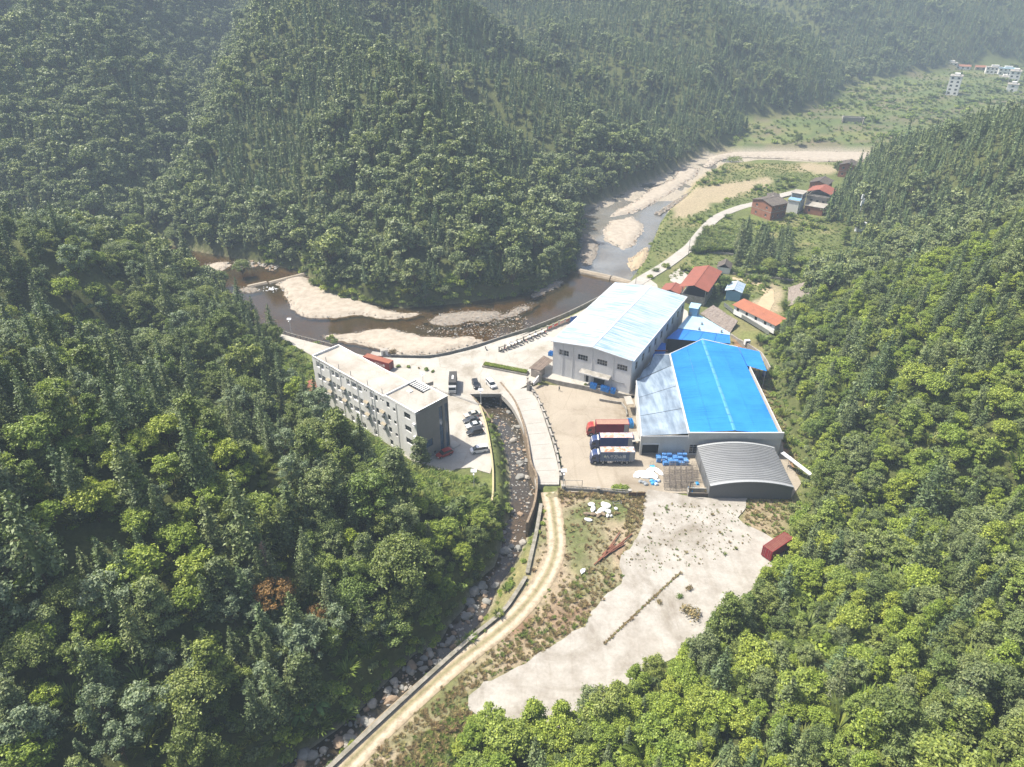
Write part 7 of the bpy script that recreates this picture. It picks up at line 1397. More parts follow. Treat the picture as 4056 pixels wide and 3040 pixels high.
# ------------------------------------------------------------------ undergrowth, weeds, stones
def bush_cards(seed, n, r, size, flat=.75):
    rng = np.random.default_rng(seed); P, D = [], []
    for i in range(6):
        a = rng.uniform(0, 6.28); q = rng.uniform(0, .6) * r; p, d = blob_points((math.cos(a) * q, math.sin(a) * q, r * .35), np.array([r * .6, r * .6, r * .6 * flat]) * rng.uniform(.7, 1.1), n // 6, rng, .5); P.append(p); D.append(d + np.array([0, 0, .5]))
    P = np.concatenate(P); P[:, 2] = np.abs(P[:, 2]); return leaf_cards(P, np.concatenate(D), size, rng)
def tuft_cards(seed, n, h, spread, w=.06):
    """upright bent blades"""
    rng = np.random.default_rng(seed); a = rng.uniform(0, 6.283, n); r = rng.uniform(0, spread * .35, n); hh = h * rng.uniform(.5, 1.0, n); ln = rng.uniform(.5, 1.3, n) * hh
    b = np.stack([np.cos(a) * r, np.sin(a) * r, np.zeros(n)], -1); t = b + np.stack([np.cos(a) * ln, np.sin(a) * ln, hh], -1); m_ = b * .45 + t * .55 + np.array([0, 0, 1.]) * (hh * .3)[:, None]; s = np.stack([-np.sin(a), np.cos(a), np.zeros(n)], -1) * w
    return np.stack([b - s * .6, m_ - s, t, m_ + s], 1).reshape(-1, 3)
def card_obj(nm, V, leaf): return bpy.data.objects.new(nm, quads_mesh(nm, V, [LEAF[leaf]]))
BUSH = [card_obj('bush', bush_cards(1, 420, 1.2, .28), 'broad'), card_obj('bush', bush_cards(2, 420, 1.2, .28), 'bright'), card_obj('bush', bush_cards(3, 320, 1.0, .3, .6), 'weed'), card_obj('bush', tuft_cards(4, 150, 1.7, 1.6, .09), 'weed')]
TUFT = [card_obj('tuft', tuft_cards(5, 60, .8, .9, .06), 'weed'), card_obj('tuft', tuft_cards(6, 50, .6, .9, .07), 'weed'), card_obj('tuft', bush_cards(9, 90, .5, .16), 'weed')]
DRYT = [card_obj('tuft', tuft_cards(7, 70, .8, 1.0, .05), 'dry'), card_obj('tuft', tuft_cards(8, 60, .55, .9, .06), 'dry'), card_obj('tuft', bush_cards(10, 110, .55, .15), 'dry')]
def stone_mesh(seed, mat, sub=1):
    bm = bmesh.new(); bmesh.ops.create_icosphere(bm, subdivisions=sub, radius=1); rr = random.Random(seed)
    for q in bm.verts: q.co *= 1 + .38 * mnoise.noise(q.co * 1.3 + Vector((seed * 3.1, 0, 0))); q.co.z *= .62; q.co.x *= 1.15
    me_ = bpy.data.meshes.new('boulder'); bm.to_mesh(me_); bm.free(); me_.materials.append(mat); return me_
ROCK = [weathered('rock_pale', (.33, .305, .27), (.20, .18, .15), .9, .7, .9, 4.0, .2, bump_d=.05), weathered('rock_tan', (.29, .215, .15), (.19, .135, .095), .9, .7, .9, 4.0, .2, bump_d=.05), weathered('rock_grey', (.24, .235, .22), (.14, .135, .12), .9, .7, .9, 4.0, .2, bump_d=.05)]
RM = [stone_mesh(s, ROCK[s % 3], 2) for s in range(9)]
def in_poly(poly, n, rng, margin=0.0):
    xs = [p[0] for p in poly]; ys = [p[1] for p in poly]; X = rng.uniform(min(xs), max(xs), n * 12); Y = rng.uniform(min(ys), max(ys), n * 12); k = sdist(X, Y, poly) < -margin; return X[k][:n], Y[k][:n]
rg = np.random.default_rng(77)
VIS_ST = [p for p in STREAM if p[1] > 50]
X, Y = in_poly(STREAM, 4200, rg, .2); k = Y > 60; X, Y = X[k], Y[k]; S = np.exp(rg.normal(-1.5, .55, len(X))) * np.where(rg.random(len(X)) < .09, 2.2, 1.0) * np.where(Y < 108, 1.3, .85)
ord_ = np.argsort(-S / np.hypot(Y, 110)); big, small = ord_[:130], ord_[130:]
def reach(y): return 'just below the bridge' if y > 165 else 'beside the car park kerb' if y > 140 else 'where the stream passes the track wall' if y > 110 else 'in the shaded lower stream' if y > 85 else 'at the bottom edge of the picture'
for i in big:
    s = float(min(S[i], 1.15)); j = int(rg.integers(9)); o = link('boulder', RM[j], None, (float(X[i]), float(Y[i]), -4.3 + .2 * s), float(rg.uniform(0, 6.28))); o.scale = (s, s * float(rg.uniform(.7, 1.1)), s * float(rg.uniform(.7, 1.1)))
    sz = 'large' if s > .9 else 'middling' if s > .55 else 'small'; tag(o, '%s %s boulder in the stream bed %s' % (sz, ['pale', 'tan', 'grey'][j % 3], reach(Y[i])), 'boulder', '%s %s boulders %s' % (sz, ['pale', 'tan', 'grey'][j % 3], reach(Y[i])))
PEB = [bpy.data.objects.new('stone', stone_mesh(20 + s, ROCK[s % 3], 1)) for s in range(6)]
PX, PY, PZ, PS = [X[small]], [Y[small]], [np.full(len(small), -4.3)], [S[small] * .8]
for poly, mt, z in BARP:
    xs_ = [p[0] for p in poly]; ys_ = [p[1] for p in poly]; far_ = min(ys_) > 320; n_ = int(min(1500, (max(xs_) - min(xs_)) * (max(ys_) - min(ys_)) * (.9 if not far_ else .25))); a, b = in_poly(poly, n_, rg, .2); PX.append(a); PY.append(b); PZ.append(np.full(len(a), z + .42)); PS.append(np.exp(rg.normal(-2.0, .4, len(a))) * (1.5 if far_ else 1))
a, b = in_poly(ats(5, [(1700, 790), (1900, 830), (2212, 780), (2500, 700), (2600, 800), (2400, 900), (2100, 880), (1800, 860)], -4), 900, rg); PX.append(a); PY.append(b); PZ.append(np.full(len(a), -4.05)); PS.append(np.exp(rg.normal(-1.9, .45, len(a))))
a, b = in_poly(ats(5, [(400, 345), (560, 320), (760, 380), (700, 420), (600, 380), (480, 400)], -4), 250, rg); PX.append(a); PY.append(b); PZ.append(np.full(len(a), -4.0)); PS.append(np.exp(rg.normal(-1.0, .5, len(a))))
PX, PY, PZ, PS = map(np.concatenate, (PX, PY, PZ, PS)); gn_defer = []
def scatter_stuff(nm, X, Y, Z, S, protos, label, cat):
    gn_scatter(nm, np.stack([X, Y, Z], -1), rg.integers(0, len(protos), len(X)), S, rg.uniform(0, 6.283, len(X)), protos, label, cat)
scatter_stuff('river_stones', PX, PY, PZ, PS, PEB, 'small rounded stones strewn over stream bed and gravel bars', 'stones')

# slope below the apartment block stays low: shrubs and tall grass only
CLEAR = ats(1, [(60, 520), (250, 560), (420, 760), (640, 920), (960, 1160), (1230, 1320), (1560, 1365), (1760, 1560), (1910, 1700), (1720, 1760), (1350, 1560), (1050, 1400), (760, 1200), (480, 1000), (280, 800), (80, 640)], 3)
CLEAR2 = ats(1, [(880, 1150), (1230, 1310), (1560, 1350), (1830, 1640), (1720, 1950), (1300, 1830), (1000, 1620), (830, 1320)], 3)
KEEP_OUT += [(CLEAR, 0.0), (CLEAR2, 0.0), (ats(1, [(0, 240), (300, 380), (330, 600), (200, 640), (-100, 560), (-150, 330)], 2), 0.0), (STREAM, 0.2), ([apt(-3, -3.5), apt(47, -3.5), apt(47, 10), apt(-3, 10)], 0.5), (ats(0, [(1620, 640), (1700, 700), (1650, 760), (1660, 810), (1690, 940), (1735, 1050), (1700, 1060), (1640, 900), (1600, 740)], 0), 0.5), (PLAZA, 2.0), (YARD, 2.0), (ats(8, [(1590, 205), (1900, 215), (1880, 330), (1780, 470), (1560, 380)], YARD_Z), 0.0),
    ([(56, 107), (66, 116), (62, 121), (52, 113)], 1.0), (ats(9, [(880, 1000), (1010, 1040), (1250, 1010), (1200, 1100), (1000, 1230), (850, 1200), (720, 1100)], 3), 0)]
def ground_cover(nm, poly, n, lo, hi, protos, label, cat, zoff=-.05, rng=rg, flt=None):
    X, Y = in_poly(poly, n, rng); 
    if flt is not None: k = flt(X, Y); X, Y = X[k], Y[k]
    return X, Y, height(X, Y) + zoff, rng.uniform(lo, hi, len(X))
def off_paving(X, Y, mg=.4):
    k = np.ones(X.shape, bool)
    for pl in (PLAZA, YARD, PAD): k &= sdist(X, Y, pl) > mg
    k &= seg_dist(X, Y, TRK) > 2.0; k &= seg_dist(X, Y, RL) > 3.6; k &= seg_dist(X, Y, FR) > 3.4; k &= (sdist(X, Y, RIVER) > .5); k &= seg_dist(X, Y, [apt(0, 4), apt(44, 4)]) > 7
    for hx__, hy__, rr_ in ((67, 254, 11), (85, 249, 6), (86, 226, 11), (86, 276, 5)): k &= np.hypot(X - hx__, Y - hy__) > rr_
    return k
US = []
US.append(ground_cover('', CLEAR2, 420, .5, 1.25, 0, 0, 0, flt=off_paving)); US.append(ground_cover('', CLEAR, 900, .5, 1.25, 0, 0, 0, flt=off_paving))
US.append(ground_cover('', ats(1, [(0, 200), (300, 380), (330, 640), (200, 640), (-100, 560), (-150, 250)], 2), 260, .5, 1.2, 0, 0, 0, flt=off_paving))
Xb, Yb = scatter(-110, 110, 62, 330, 2.0); db = sdist(Xb, Yb, FLOOR); kb = (db > -2.5) & (db < 9) & off_paving(Xb, Yb) & (sdist(Xb, Yb, STREAM) > .3); Xb, Yb = Xb[kb], Yb[kb]; US.append((Xb, Yb, height(Xb, Yb) - .1, rg.uniform(.45, 1.25, len(Xb)) * np.where(Yb > 235, 1.5, 1)))
Xb, Yb = scatter(-120, 140, 40, 240, 3.1); db = sdist(Xb, Yb, FLOOR); kb = (db >= 9) & off_paving(Xb, Yb); Xb, Yb = Xb[kb], Yb[kb]; US.append((Xb, Yb, height(Xb, Yb) - .1, rg.uniform(.7, 1.6, len(Xb)) * np.where(Xb > -15, 1.5, 1.0)))
ss_ = [(a, b) for a, b in zip(*scatter(-60, 20, 62, 185, 1.5))]; Xs = np.array([a for a, b in ss_]); Ys = np.array([b for a, b in ss_]); dS = sdist(Xs, Ys, STREAM); k = (dS > .2) & (dS < 3.6) & off_paving(Xs, Ys) & (rg.random(len(Xs)) < .6); lb_ = (sdist(Xs[k], Ys[k], FLOOR) > -3.0) & (Ys[k] < 135); US.append((Xs[k], Ys[k], height(Xs[k], Ys[k]), rg.uniform(.3, .8, k.sum()) * np.where(lb_, 2.1, 1.0)))
RB = v0([(545, 690), (600, 716), (700, 748), (800, 770), (900, 775), (940, 768), (800, 758), (700, 738), (610, 712)], -1); X, Y = in_poly(RB, 160, rg); US.append((X, Y, height(X, Y), rg.uniform(.3, .8, len(X))))
U4 = [np.concatenate([u_[i] for u_ in US]) for i in range(4)]; gn_scatter('undergrowth', np.stack(U4[:3], -1), rg.choice(4, len(U4[0]), p=[.3, .3, .2, .2]), U4[3], rg.uniform(0, 6.28, len(U4[0])), BUSH, 'green shrubs and tall grass along slope feet and banks', 'undergrowth')
# meadows beside the upper river, fields beyond
MEAD = v0([(1345, 620), (1400, 600), (1440, 570), (1480, 530), (1560, 470), (1640, 440), (1720, 460), (1780, 500), (1800, 560), (1720, 620), (1680, 690), (1640, 720), (1560, 600), (1600, 420), (1700, 400), (1790, 380), (1840, 350), (1560, 350), (1500, 395), (1420, 480), (1390, 560)])
MEAD2 = v0([(1370, 600), (1620, 440), (1780, 380), (1850, 352), (1560, 352), (1500, 395), (1420, 480), (1385, 560)]); MEAD3 = v0([(1400, 640), (1560, 480), (1720, 450), (1880, 520), (1760, 600), (1690, 700), (1640, 740), (1570, 640)])
def off_houses(X, Y):
    k = off_paving(X, Y)
    for hx__, hy__, rr_ in ((126, 350, 12), (143, 359, 9), (156, 367, 11), (166, 391, 10), (197, 429, 10), (152, 358, 8), (138, 377, 5)): k &= np.hypot(X - hx__, Y - hy__) > rr_
    for q in SANDY: k &= sdist(X, Y, q) > -1
    return k
tx_, ty_, tz_, ts_ = [np.concatenate(c_) for c_ in zip(*[ground_cover('', q, n_, .4, 1.0, 0, 0, 0, flt=off_houses) for q, n_ in ((MEAD2, 3000), (MEAD3, 3000))])]; scatter_stuff('meadow_grass', tx_, ty_, tz_, ts_, TUFT, 'rough green grass on the river meadows', 'grass')
bx_, by_, bz_, bs_ = [np.concatenate(c_) for c_ in zip(*[ground_cover('', q, n_, .5, 1.6, 0, 0, 0, flt=lambda X, Y: off_houses(X, Y) & (fbm(X, Y, 18, 33, 3) > .07)) for q, n_ in ((MEAD2, 650), (MEAD3, 650), (v0([(1330, 430), (1450, 375), (1440, 400), (1300, 490), (1262, 470)], -1), 260))])]; scatter_stuff('meadow_shrubs', bx_, by_, bz_, bs_, BUSH, 'scattered shrubs across the river meadows', 'shrubs')
FAR_F = [(60, 478), (120, 500), (190, 585), (250, 640), (350, 790), (420, 900), (640, 940), (800, 900), (700, 640), (450, 560), (300, 510), (230, 505), (120, 486)]
X, Y = in_poly(FAR_F, 4200, rg); k = (fbm(X, Y, 60, 13, 3) + .25 * np.sin(Y / 9.0 + fbm(X, Y, 60, 61, 4) * 18) > .17) & (sdist(X, Y, RIVER) > 4); X, Y = X[k], Y[k]; scatter_stuff('field_shrubs', X, Y, height(X, Y), rg.uniform(1.0, 2.8, len(X)), BUSH, 'hedges and shrubs between the far terraced fields', 'shrubs')
dx_, dy_, dz_, ds_ = ground_cover('', DRY, 850, .3, .75, 0, 0, 0, flt=lambda X, Y: off_paving(X, Y, .1)); kk = fbm(dx_, dy_, 14, 44, 3) + rg.normal(0, .08, len(dx_)) > .12
scatter_stuff('dry_weeds', dx_[~kk], dy_[~kk], dz_[~kk], ds_[~kk], DRYT, 'dry brown weeds over the waste ground beside the track', 'weeds'); scatter_stuff('green_weeds', dx_[kk], dy_[kk], dz_[kk], ds_[kk], TUFT, 'green and yellow weeds over the waste ground beside the slab', 'weeds')
EDGE = ats(7, [(1860, 560), (1830, 610), (1700, 720), (1640, 850), (1420, 990), (1150, 1150), (1050, 1180), (900, 1330), (700, 1500), (480, 1658), (330, 1658), (620, 1400), (900, 1150), (1200, 930), (1350, 760), (1450, 640), (1700, 480)], YARD_Z); ex_, ey_, ez_, es_ = ground_cover('', EDGE, 520, .35, .9, 0, 0, 0, flt=lambda X, Y: off_paving(X, Y, .05)); scatter_stuff('slab_edge_weeds', ex_, ey_, ez_, es_, [DRYT[0], TUFT[0], DRYT[1], DRYT[2], DRYT[1]], 'tall mixed weeds crowding the edge of the slab', 'weeds')
TOPW = ats(3, [(0, 900), (600, 915), (720, 905), (720, 1010), (700, 1180), (560, 1260), (540, 1180), (600, 1000), (300, 950), (0, 950)], YARD_Z); ex_, ey_, ez_, es_ = ground_cover('', TOPW, 300, .4, 1.0, 0, 0, 0, flt=lambda X, Y: off_paving(X, Y, .05)); scatter_stuff('brown_weeds', ex_, ey_, ez_, es_, DRYT, 'brown dead weeds below the balustrade', 'weeds')
LAWN = ats(7, [(480, 1700), (760, 1420), (930, 1290), (1000, 1310), (1120, 1420), (950, 1700)], YARD_Z); SIDE = ats(8, [(1590, 205), (1900, 215), (1880, 330), (1790, 480), (1560, 380)], YARD_Z); CUTW = ats(2, [(1650, 640), (1780, 690), (1960, 860), (2060, 1250), (2200, 1560), (2100, 1640), (1990, 1380), (1860, 1000), (1720, 720)], 0)
ws_ = [ground_cover('', q, n_, a_, b_, 0, 0, 0, flt=lambda X, Y: off_paving(X, Y, .05)) for q, n_, a_, b_ in ((LAWN, 380, .5, 1.2), (SIDE, 200, .35, .9), (CUTW, 420, .4, 1.1))]; w4 = [np.concatenate(c_) for c_ in zip(*ws_)]; scatter_stuff('verge_weeds', *w4, [TUFT[0], DRYT[0], TUFT[2], DRYT[2], DRYT[1]], 'mixed weeds on the verges around slab and sheds', 'weeds')
X, Y = in_poly(FAR_F, 3600, rg); k = (sdist(X, Y, RIVER) > 4); X, Y = X[k], Y[k]; scatter_stuff('field_grass', X, Y, height(X, Y), rg.uniform(1.2, 3.0, len(X)), TUFT, 'tall grass in the far terraced fields', 'grass')
# weeds rooted in the slab
SLW = ats(8, [(1000, 240), (1560, 240), (1540, 380), (1640, 470), (1500, 560), (1300, 640), (1000, 700), (800, 660), (760, 560), (930, 420)], YARD_Z); X, Y = in_poly(SLW, 430, rg); S_ = np.exp(rg.normal(-1.3, .4, len(X))) * .85; scatter_stuff('slab_weeds', X, Y, np.full(len(X), YARD_Z + .05), S_, [TUFT[0], DRYT[0], TUFT[2], DRYT[2]], 'small weeds growing through the pale slab', 'weeds')
CRK = ats(8, [(650, 1165), (760, 1060), (860, 965), (975, 860), (1075, 765), (1150, 700)], YARD_Z); L_ = poly_line(CRK, .28); X = np.array([p[0] for p in L_]) + rg.normal(0, .08, len(L_)); Y = np.array([p[1] for p in L_]) + rg.normal(0, .08, len(L_)); scatter_stuff('joint_weeds', X, Y, np.full(len(X), YARD_Z + .04), rg.uniform(.25, .6, len(X)), [DRYT[0], DRYT[2], TUFT[2]], 'dark line of weeds along a joint in the slab', 'weeds')
strip('slab_joint', CRK, .35, YARD_Z + .095, STONEW, .1)
for i, (x, y, s_, lf) in enumerate(((1010, 890, .9, 'dry'), (1205, 800, 1.1, 'dry'), (1145, 855, .9, 'weed'), (1215, 975, 2.2, 'dry'))):
    p = at(8, x, y, YARD_Z); o = link('weed_clump', quads_mesh('weed_clump', bush_cards(50 + i, 260, 1.0, .16, .5), [LEAF[lf]]), None, (*p, YARD_Z + .03)); o.scale = (s_,) * 3; tag(o, ['low brown weed clump touching the slab joint', 'ochre weed clump in the middle of the slab', 'yellow-green weed clump in the middle of the slab', 'broad reddish dead bush at the slab edge'][i], 'weed clump')
# individual shrubs
for (k_, x, y, r_, lb, lf) in ((1, 1058, 452, .8, 'ragged shrub nearest the red container on the plaza line', 'weed'), (1, 1147, 455, .7, 'second ragged shrub along the plaza line', 'weed'), (1, 1235, 465, .4, 'smallest shrub along the plaza line', 'dry'), (1, 1305, 480, .9, 'largest ragged shrub along the plaza line', 'weed'), (1, 1357, 495, .6, 'last shrub along the plaza line', 'weed'), (3, 495, 882, 1.5, 'round green bush beside the balustrade, nearer the lamp', 'bright'), (3, 552, 885, 1.3, 'round green bush beside the balustrade, nearer the gate', 'bright'), (3, 1205, 898, 1.2, 'golden grass clump at the barrel shed corner', 'dry'), (3, 1298, 900, 1.2, 'orange dry grass clump before the barrel shed', 'dry'), (3, 1490, 915, 1.0, 'small orange dry bush before the barrel shed end wall', 'dry'), (4, 800, 1030, 2.0, 'dark round shrub where the white road leaves the plaza', 'broad'), (4, 735, 1060, 1.5, 'clipped shrub on the verge beside the weir', 'broad'), (4, 690, 1110, 1.5, 'yellow-green shrub beside the boundary near the weir', 'bright'), (4, 1310, 225, 5.0, 'lone dark bush on the edge of the white gravel bed', 'broad'), (1, 1010, 330, 1.6, 'brown bush behind the white kiosk', 'dry'), (2, 590, 970, .6, 'potted shrub on the platform below the pale hall', 'weed'), (1, 500, 235, 1.6, 'dark green bush between road and gravel bar', 'broad'), (1, 447, 215, 1.1, 'smaller green bush between road and gravel bar', 'broad')):
    zz_ = {3: YARD_Z}.get(k_, 0); p = at(k_, x, y, zz_); o = empty('shrub', (*p, h1(*p) if k_ == 4 and y < 300 else zz_), random.uniform(0, 6), lb, 'shrub'); link('foliage', quads_mesh('foliage', bush_cards(int(x), 520, 1.0, .24 / max(.6, r_ ** .5), .8), [LEAF[lf]]), o); o.scale = (r_,) * 3; MB().tube((0, 0, -.2), (0, 0, .5), .05, .03, 5).build('stem', BARK, o)

# ------------------------------------------------------------------ trees picked out one by one
def place_tree(u_, v_, p, s, label, nm=None, z=None, sx=1.0):
    x, y, zz_ = hit(u_, v_) if z is None else (*at_full(u_, v_, z), z); t = empty(nm or p['kind'], (x, y, zz_ - .1), random.uniform(0, 6.28), label, 'tree'); t.scale = (s * sx, s * sx, s); link('trunk', p['trunk'], t); link('crown', p['crown'], t); return t
f1 = lambda x, y: (1100 + .4523 * x, 1250 + .4523 * y)
PT = proto('fir_tree', fir(61, 17, 3.0, 30, 12, .28, 16), 'fir'); PT2 = proto('fir_tree', fir(62, 16, 2.4, 30, 11, .27, 14), 'fir'); PT3 = proto('fir_tree', fir(63, 15, 3.4, 26, 12, .28, 17), 'fir')
for (u_, v_), p_, s_, lb in ((f1(372, 960), PT2, .95, 'tall dark fir rising beside the apartment block middle'), (f1(590, 1330), PT3, 1.0, 'broad dark fir before the apartment block, left of a pair'), (f1(770, 1400), PT, 1.0, 'tall full fir before the apartment block, right of a pair'), ((1075, 1500), PT2, 1.0, 'tall open fir on the grassy slope left of the apartment roof'), ((560, 2030), PT, 1.1, 'tall ragged fir in the middle of the left slope'), ((810, 1960), PT, 1.15, 'tallest full fir in the middle of the left slope'), ((60, 2060), PT3, 1.1, 'broad fir at the left edge of the picture'), ((350, 2040), PT2, .9, 'slim fir between two broad firs on the left slope'), ((690, 1300), PT2, 1.15, 'dark pointed fir high on the left spur'), ((3640, 2080), PT3, 1.25, 'big solitary pine-like fir on the right slope'), ((3480, 1520), PT2, 1.0, 'dark fir above the azure shed on the right slope'), ((540, 1650), PT2, 1.0, 'dark pointed fir above the pale-leaved trees on the left slope'), ((190, 1300), PT2, 1.05, 'dark pointed fir near the left picture edge on the spur')):
    place_tree(u_, v_, p_, s_, lb)
rgq = random.Random(4); gx0 = [at(9, 340 + rgq.uniform(0, 360), 1090 + rgq.uniform(0, 190), 0) for _ in range(40)]
for i, (x, y) in enumerate(gx0):
    p_ = PF[i % 4]; t = empty('fir_tree', (x, y, h1(x, y) - .1), i * 1.7, 'dark fir in the small dense grove beside the maize plot', 'tree', 'firs of the small grove'); s_ = rgq.uniform(.85, 1.2); t.scale = (s_ * 1.15, s_ * 1.15, s_); link('trunk', p_['trunk'], t); link('crown', p_['crown'], t)
for (k_, x, y, j, s_, lb) in ((9, 270, 1400, 0, .7, 'rounded tree between red hall and blue shed'), (9, 240, 1360, 1, .7, 'pale rounded tree behind the red hall roof'), (9, 215, 1440, 2, .6, 'small tree against the red hall side'), (9, 560, 1290, 3, .8, 'brownish tree in front of the fir grove'), (9, 640, 1330, 4, .8, 'bright tree right of the fir grove'), (9, 1050, 1090, 2, .8, 'green cypress-like tree left of the water tanks'), (9, 1350, 1130, 5, .9, 'green upright tree right of the water tanks'), (9, 800, 1330, 4, .9, 'bright leafy tree beside the pitched bank'), (9, 760, 1260, 6, .8, 'spreading bright tree beside the banana plants'), (9, 860, 1180, 4, .7, 'small bright tree on the bare bank'), (9, 1000, 640, 0, .8, 'dark tree beside the last brick house'), (6, 330, 1200, 0, .8, 'dark tree on the far bank of the gravel bed'), (5, 480, 440, 3, .9, 'grey-green tree on the gravel island at the left bend'), (5, 330, 520, 0, .8, 'leafy tree on the left river bank'), (5, 1130, 900, 4, .35, 'young tree beside the river road'), (1, 330, 195, 4, .5, 'small tree at the bend of the river road')):
    p = at(k_, x, y, 0 if k_ != 5 else -3.5); t = empty('broadleaf_tree', (p[0], p[1], h1(*p) - .1), x * .1, lb, 'tree'); t.scale = (s_,) * 3; link('trunk', PB[j]['trunk'], t); link('crown', PB[j]['crown'], t)
n_ = 0
for _ in range(400):
    x, y = random.uniform(-215, -118), random.uniform(272, 338); ax_, ay_ = np.array([x]), np.array([y])
    if n_ < 22 and sdist(ax_, ay_, RIVER)[0] > 1.5 and sdist(ax_, ay_, FLOOR)[0] < 1.5:
        t = empty('broadleaf_tree', (x, y, h1(x, y) - .2), random.uniform(0, 6), 'leafy tree on the river flat behind the left spur', 'tree', 'trees on the river flat behind the left spur'); n_ += 1; s_ = random.uniform(.7, 1.1); t.scale = (s_,) * 3; j = random.choice((0, 1, 3)); link('trunk', PB[j]['trunk'], t); link('crown', PB[j]['crown'], t)
# young trees in front of the slab at the bottom
z7f = lambda x, y: (1200 + .6874 * x, 1900 + .6874 * y)
for i, (x, y, j, s_, lb) in enumerate(((1330, 1480, 5, 1.0, 'thin tall young tree before the slab at the bottom edge'), (1490, 1450, 5, .85, 'slender pale young tree before the slab'), (1090, 1500, 4, 1.0, 'bright yellow-green tree at the bottom edge'), (1190, 1620, 6, 1.1, 'fresh green spreading tree at the bottom centre'), (980, 1560, 4, .8, 'low bright tree left of the bottom centre'), (1480, 1600, 6, .9, 'leafy tree right of the bottom centre'), (1380, 1600, 4, .9, 'dark rounded tree behind the fresh green one'), (1640, 1450, 2, .95, 'tall leafy tree overhanging the slab corner'), (1730, 1520, 0, 1.0, 'full crowned tree at the slab corner'), (1280, 1540, 6, .8, 'flat-crowned green tree by the slab corner'), (1800, 1400, 2, .8, 'upright tree where slope meets slab'), (1000, 1470, 6, .55, 'low bushy tree at the slab end beside the track'), (920, 1600, 4, .6, 'small bright tree at the bottom edge beside the track'))):
    u_, v_ = z7f(x, y); p = at_full(u_, v_, -1.0); t = empty('broadleaf_tree', (p[0], p[1], h1(*p) - .1), i * 1.1, lb, 'tree'); t.scale = (s_,) * 3; link('trunk', PB[j]['trunk'], t); link('crown', PB[j]['crown'], t)
for i, (x, y, j, s_, lb) in enumerate(((62.5, 114.0, 0, .8, 'leafy tree overhanging the brown container end'), (59.6, 109.6, 4, .75, 'bright tree beside the brown container'), (64.0, 119.5, 4, .8, 'bright tree behind the brown container'))):
    t = empty('broadleaf_tree', (x, y, h1(x, y) - .1), i * 2.1, lb, 'tree'); t.scale = (s_,) * 3; link('trunk', PB[j]['trunk'], t); link('crown', PB[j]['crown'], t)
# dead tree, rust-brown tree, bamboo, bananas
DEADW = plain('dead_wood', (.30, .20, .16), .9)
x, y, z = hit(1077, 2330); o = empty('dead_tree', (x, y, z), 0, 'bare reddish dead conifer on the left slope', 'tree'); dt = MB().tube((0, 0, -.5), (0, 0, 11), .16, .03, 6); dtb = MB(); rr = random.Random(8)
for i in range(95):
    h_ = rr.uniform(2.5, 10.8); a = rr.uniform(0, 6.28); l = (11.3 - h_) * .23 + .3; e = (math.cos(a) * l, math.sin(a) * l, h_ + rr.uniform(-.1, .35)); dtb.tube((0, 0, h_), e, .035, .012, 3, cap=False)
    for _ in range(3): b2 = rr.uniform(.4, 1); dtb.tube((e[0] * b2, e[1] * b2, h_ + (e[2] - h_) * b2), (e[0] * b2 + rr.uniform(-.35, .35), e[1] * b2 + rr.uniform(-.35, .35), e[2] + rr.uniform(-.2, .3)), .018, .008, 3, cap=False)
dt.build('trunk', DEADW, o); dtb.build('branches', DEADW, o)
PBR = proto('broadleaf_tree', broadleaf(81, 7.5, 3.6, 18, 3200, .26, 'flat'), 'brown'); place_tree(1110, 2440, PBR, 1.0, 'rust-brown leaved tree below the dead conifer'); place_tree(1270, 2480, PBR, .6, 'small rust-brown tree beside the big pale tree')
PSV = proto('broadleaf_tree', broadleaf(82, 9, 3.4, 13, 1500, .42, 'round'), 'silver', BARK_PALE); place_tree(1190, 2640, PSV, 1.0, 'open pale grey-green tree with visible limbs near the stream'); place_tree(1540, 2330, PB[3], 1.05, 'pale spreading tree above the stream bend'); PBR2 = proto('broadleaf_tree', broadleaf(84, 6.5, 2.4, 14, 2200, .30, 'round'), 'hedge'); place_tree(1400, 2210, PBR2, 1.0, 'vivid yellow-green tree among dark trees on the left slope'); place_tree(2560 + 1010, 2720 - 180, PBR2, .8, 'vivid yellow-green bush on the right slope'); place_tree(750, 1480, PBR2, .7, 'vivid yellow tree on the left slope above the pale-leaved trees')
def bamboo(seed):
    rng = np.random.default_rng(seed); tb = MB(); P, D = [], []
    for c in range(9):
        a = rng.uniform(0, 6.28); q = np.array([math.cos(a), math.sin(a), 0]) * rng.uniform(.1, .7); hgt = rng.uniform(7, 10); ln = q / np.linalg.norm(q) * rng.uniform(1.2, 2.6); pr = q
        for t in np.linspace(.12, 1, 9):
            p = q + np.array([0, 0, hgt * (t - .18 * t ** 4)]) + ln * t ** 2.6; tb.tube(pr, p, .05 * (1.1 - t), .05 * (1.05 - t), 4, cap=False); pr = p
            if t > .3: k_ = 34; P.append(p + rng.normal(size=(k_, 3)) * np.array([.45, .45, .38])); D.append(np.tile([ln[0] * .3, ln[1] * .3, .8], (k_, 1)))
    return tb, leaf_cards(np.concatenate(P), np.concatenate(D), .22, rng, 2.2)
PBM = [proto('bamboo_clump', bamboo(s), 'bamboo') for s in (91, 92)]
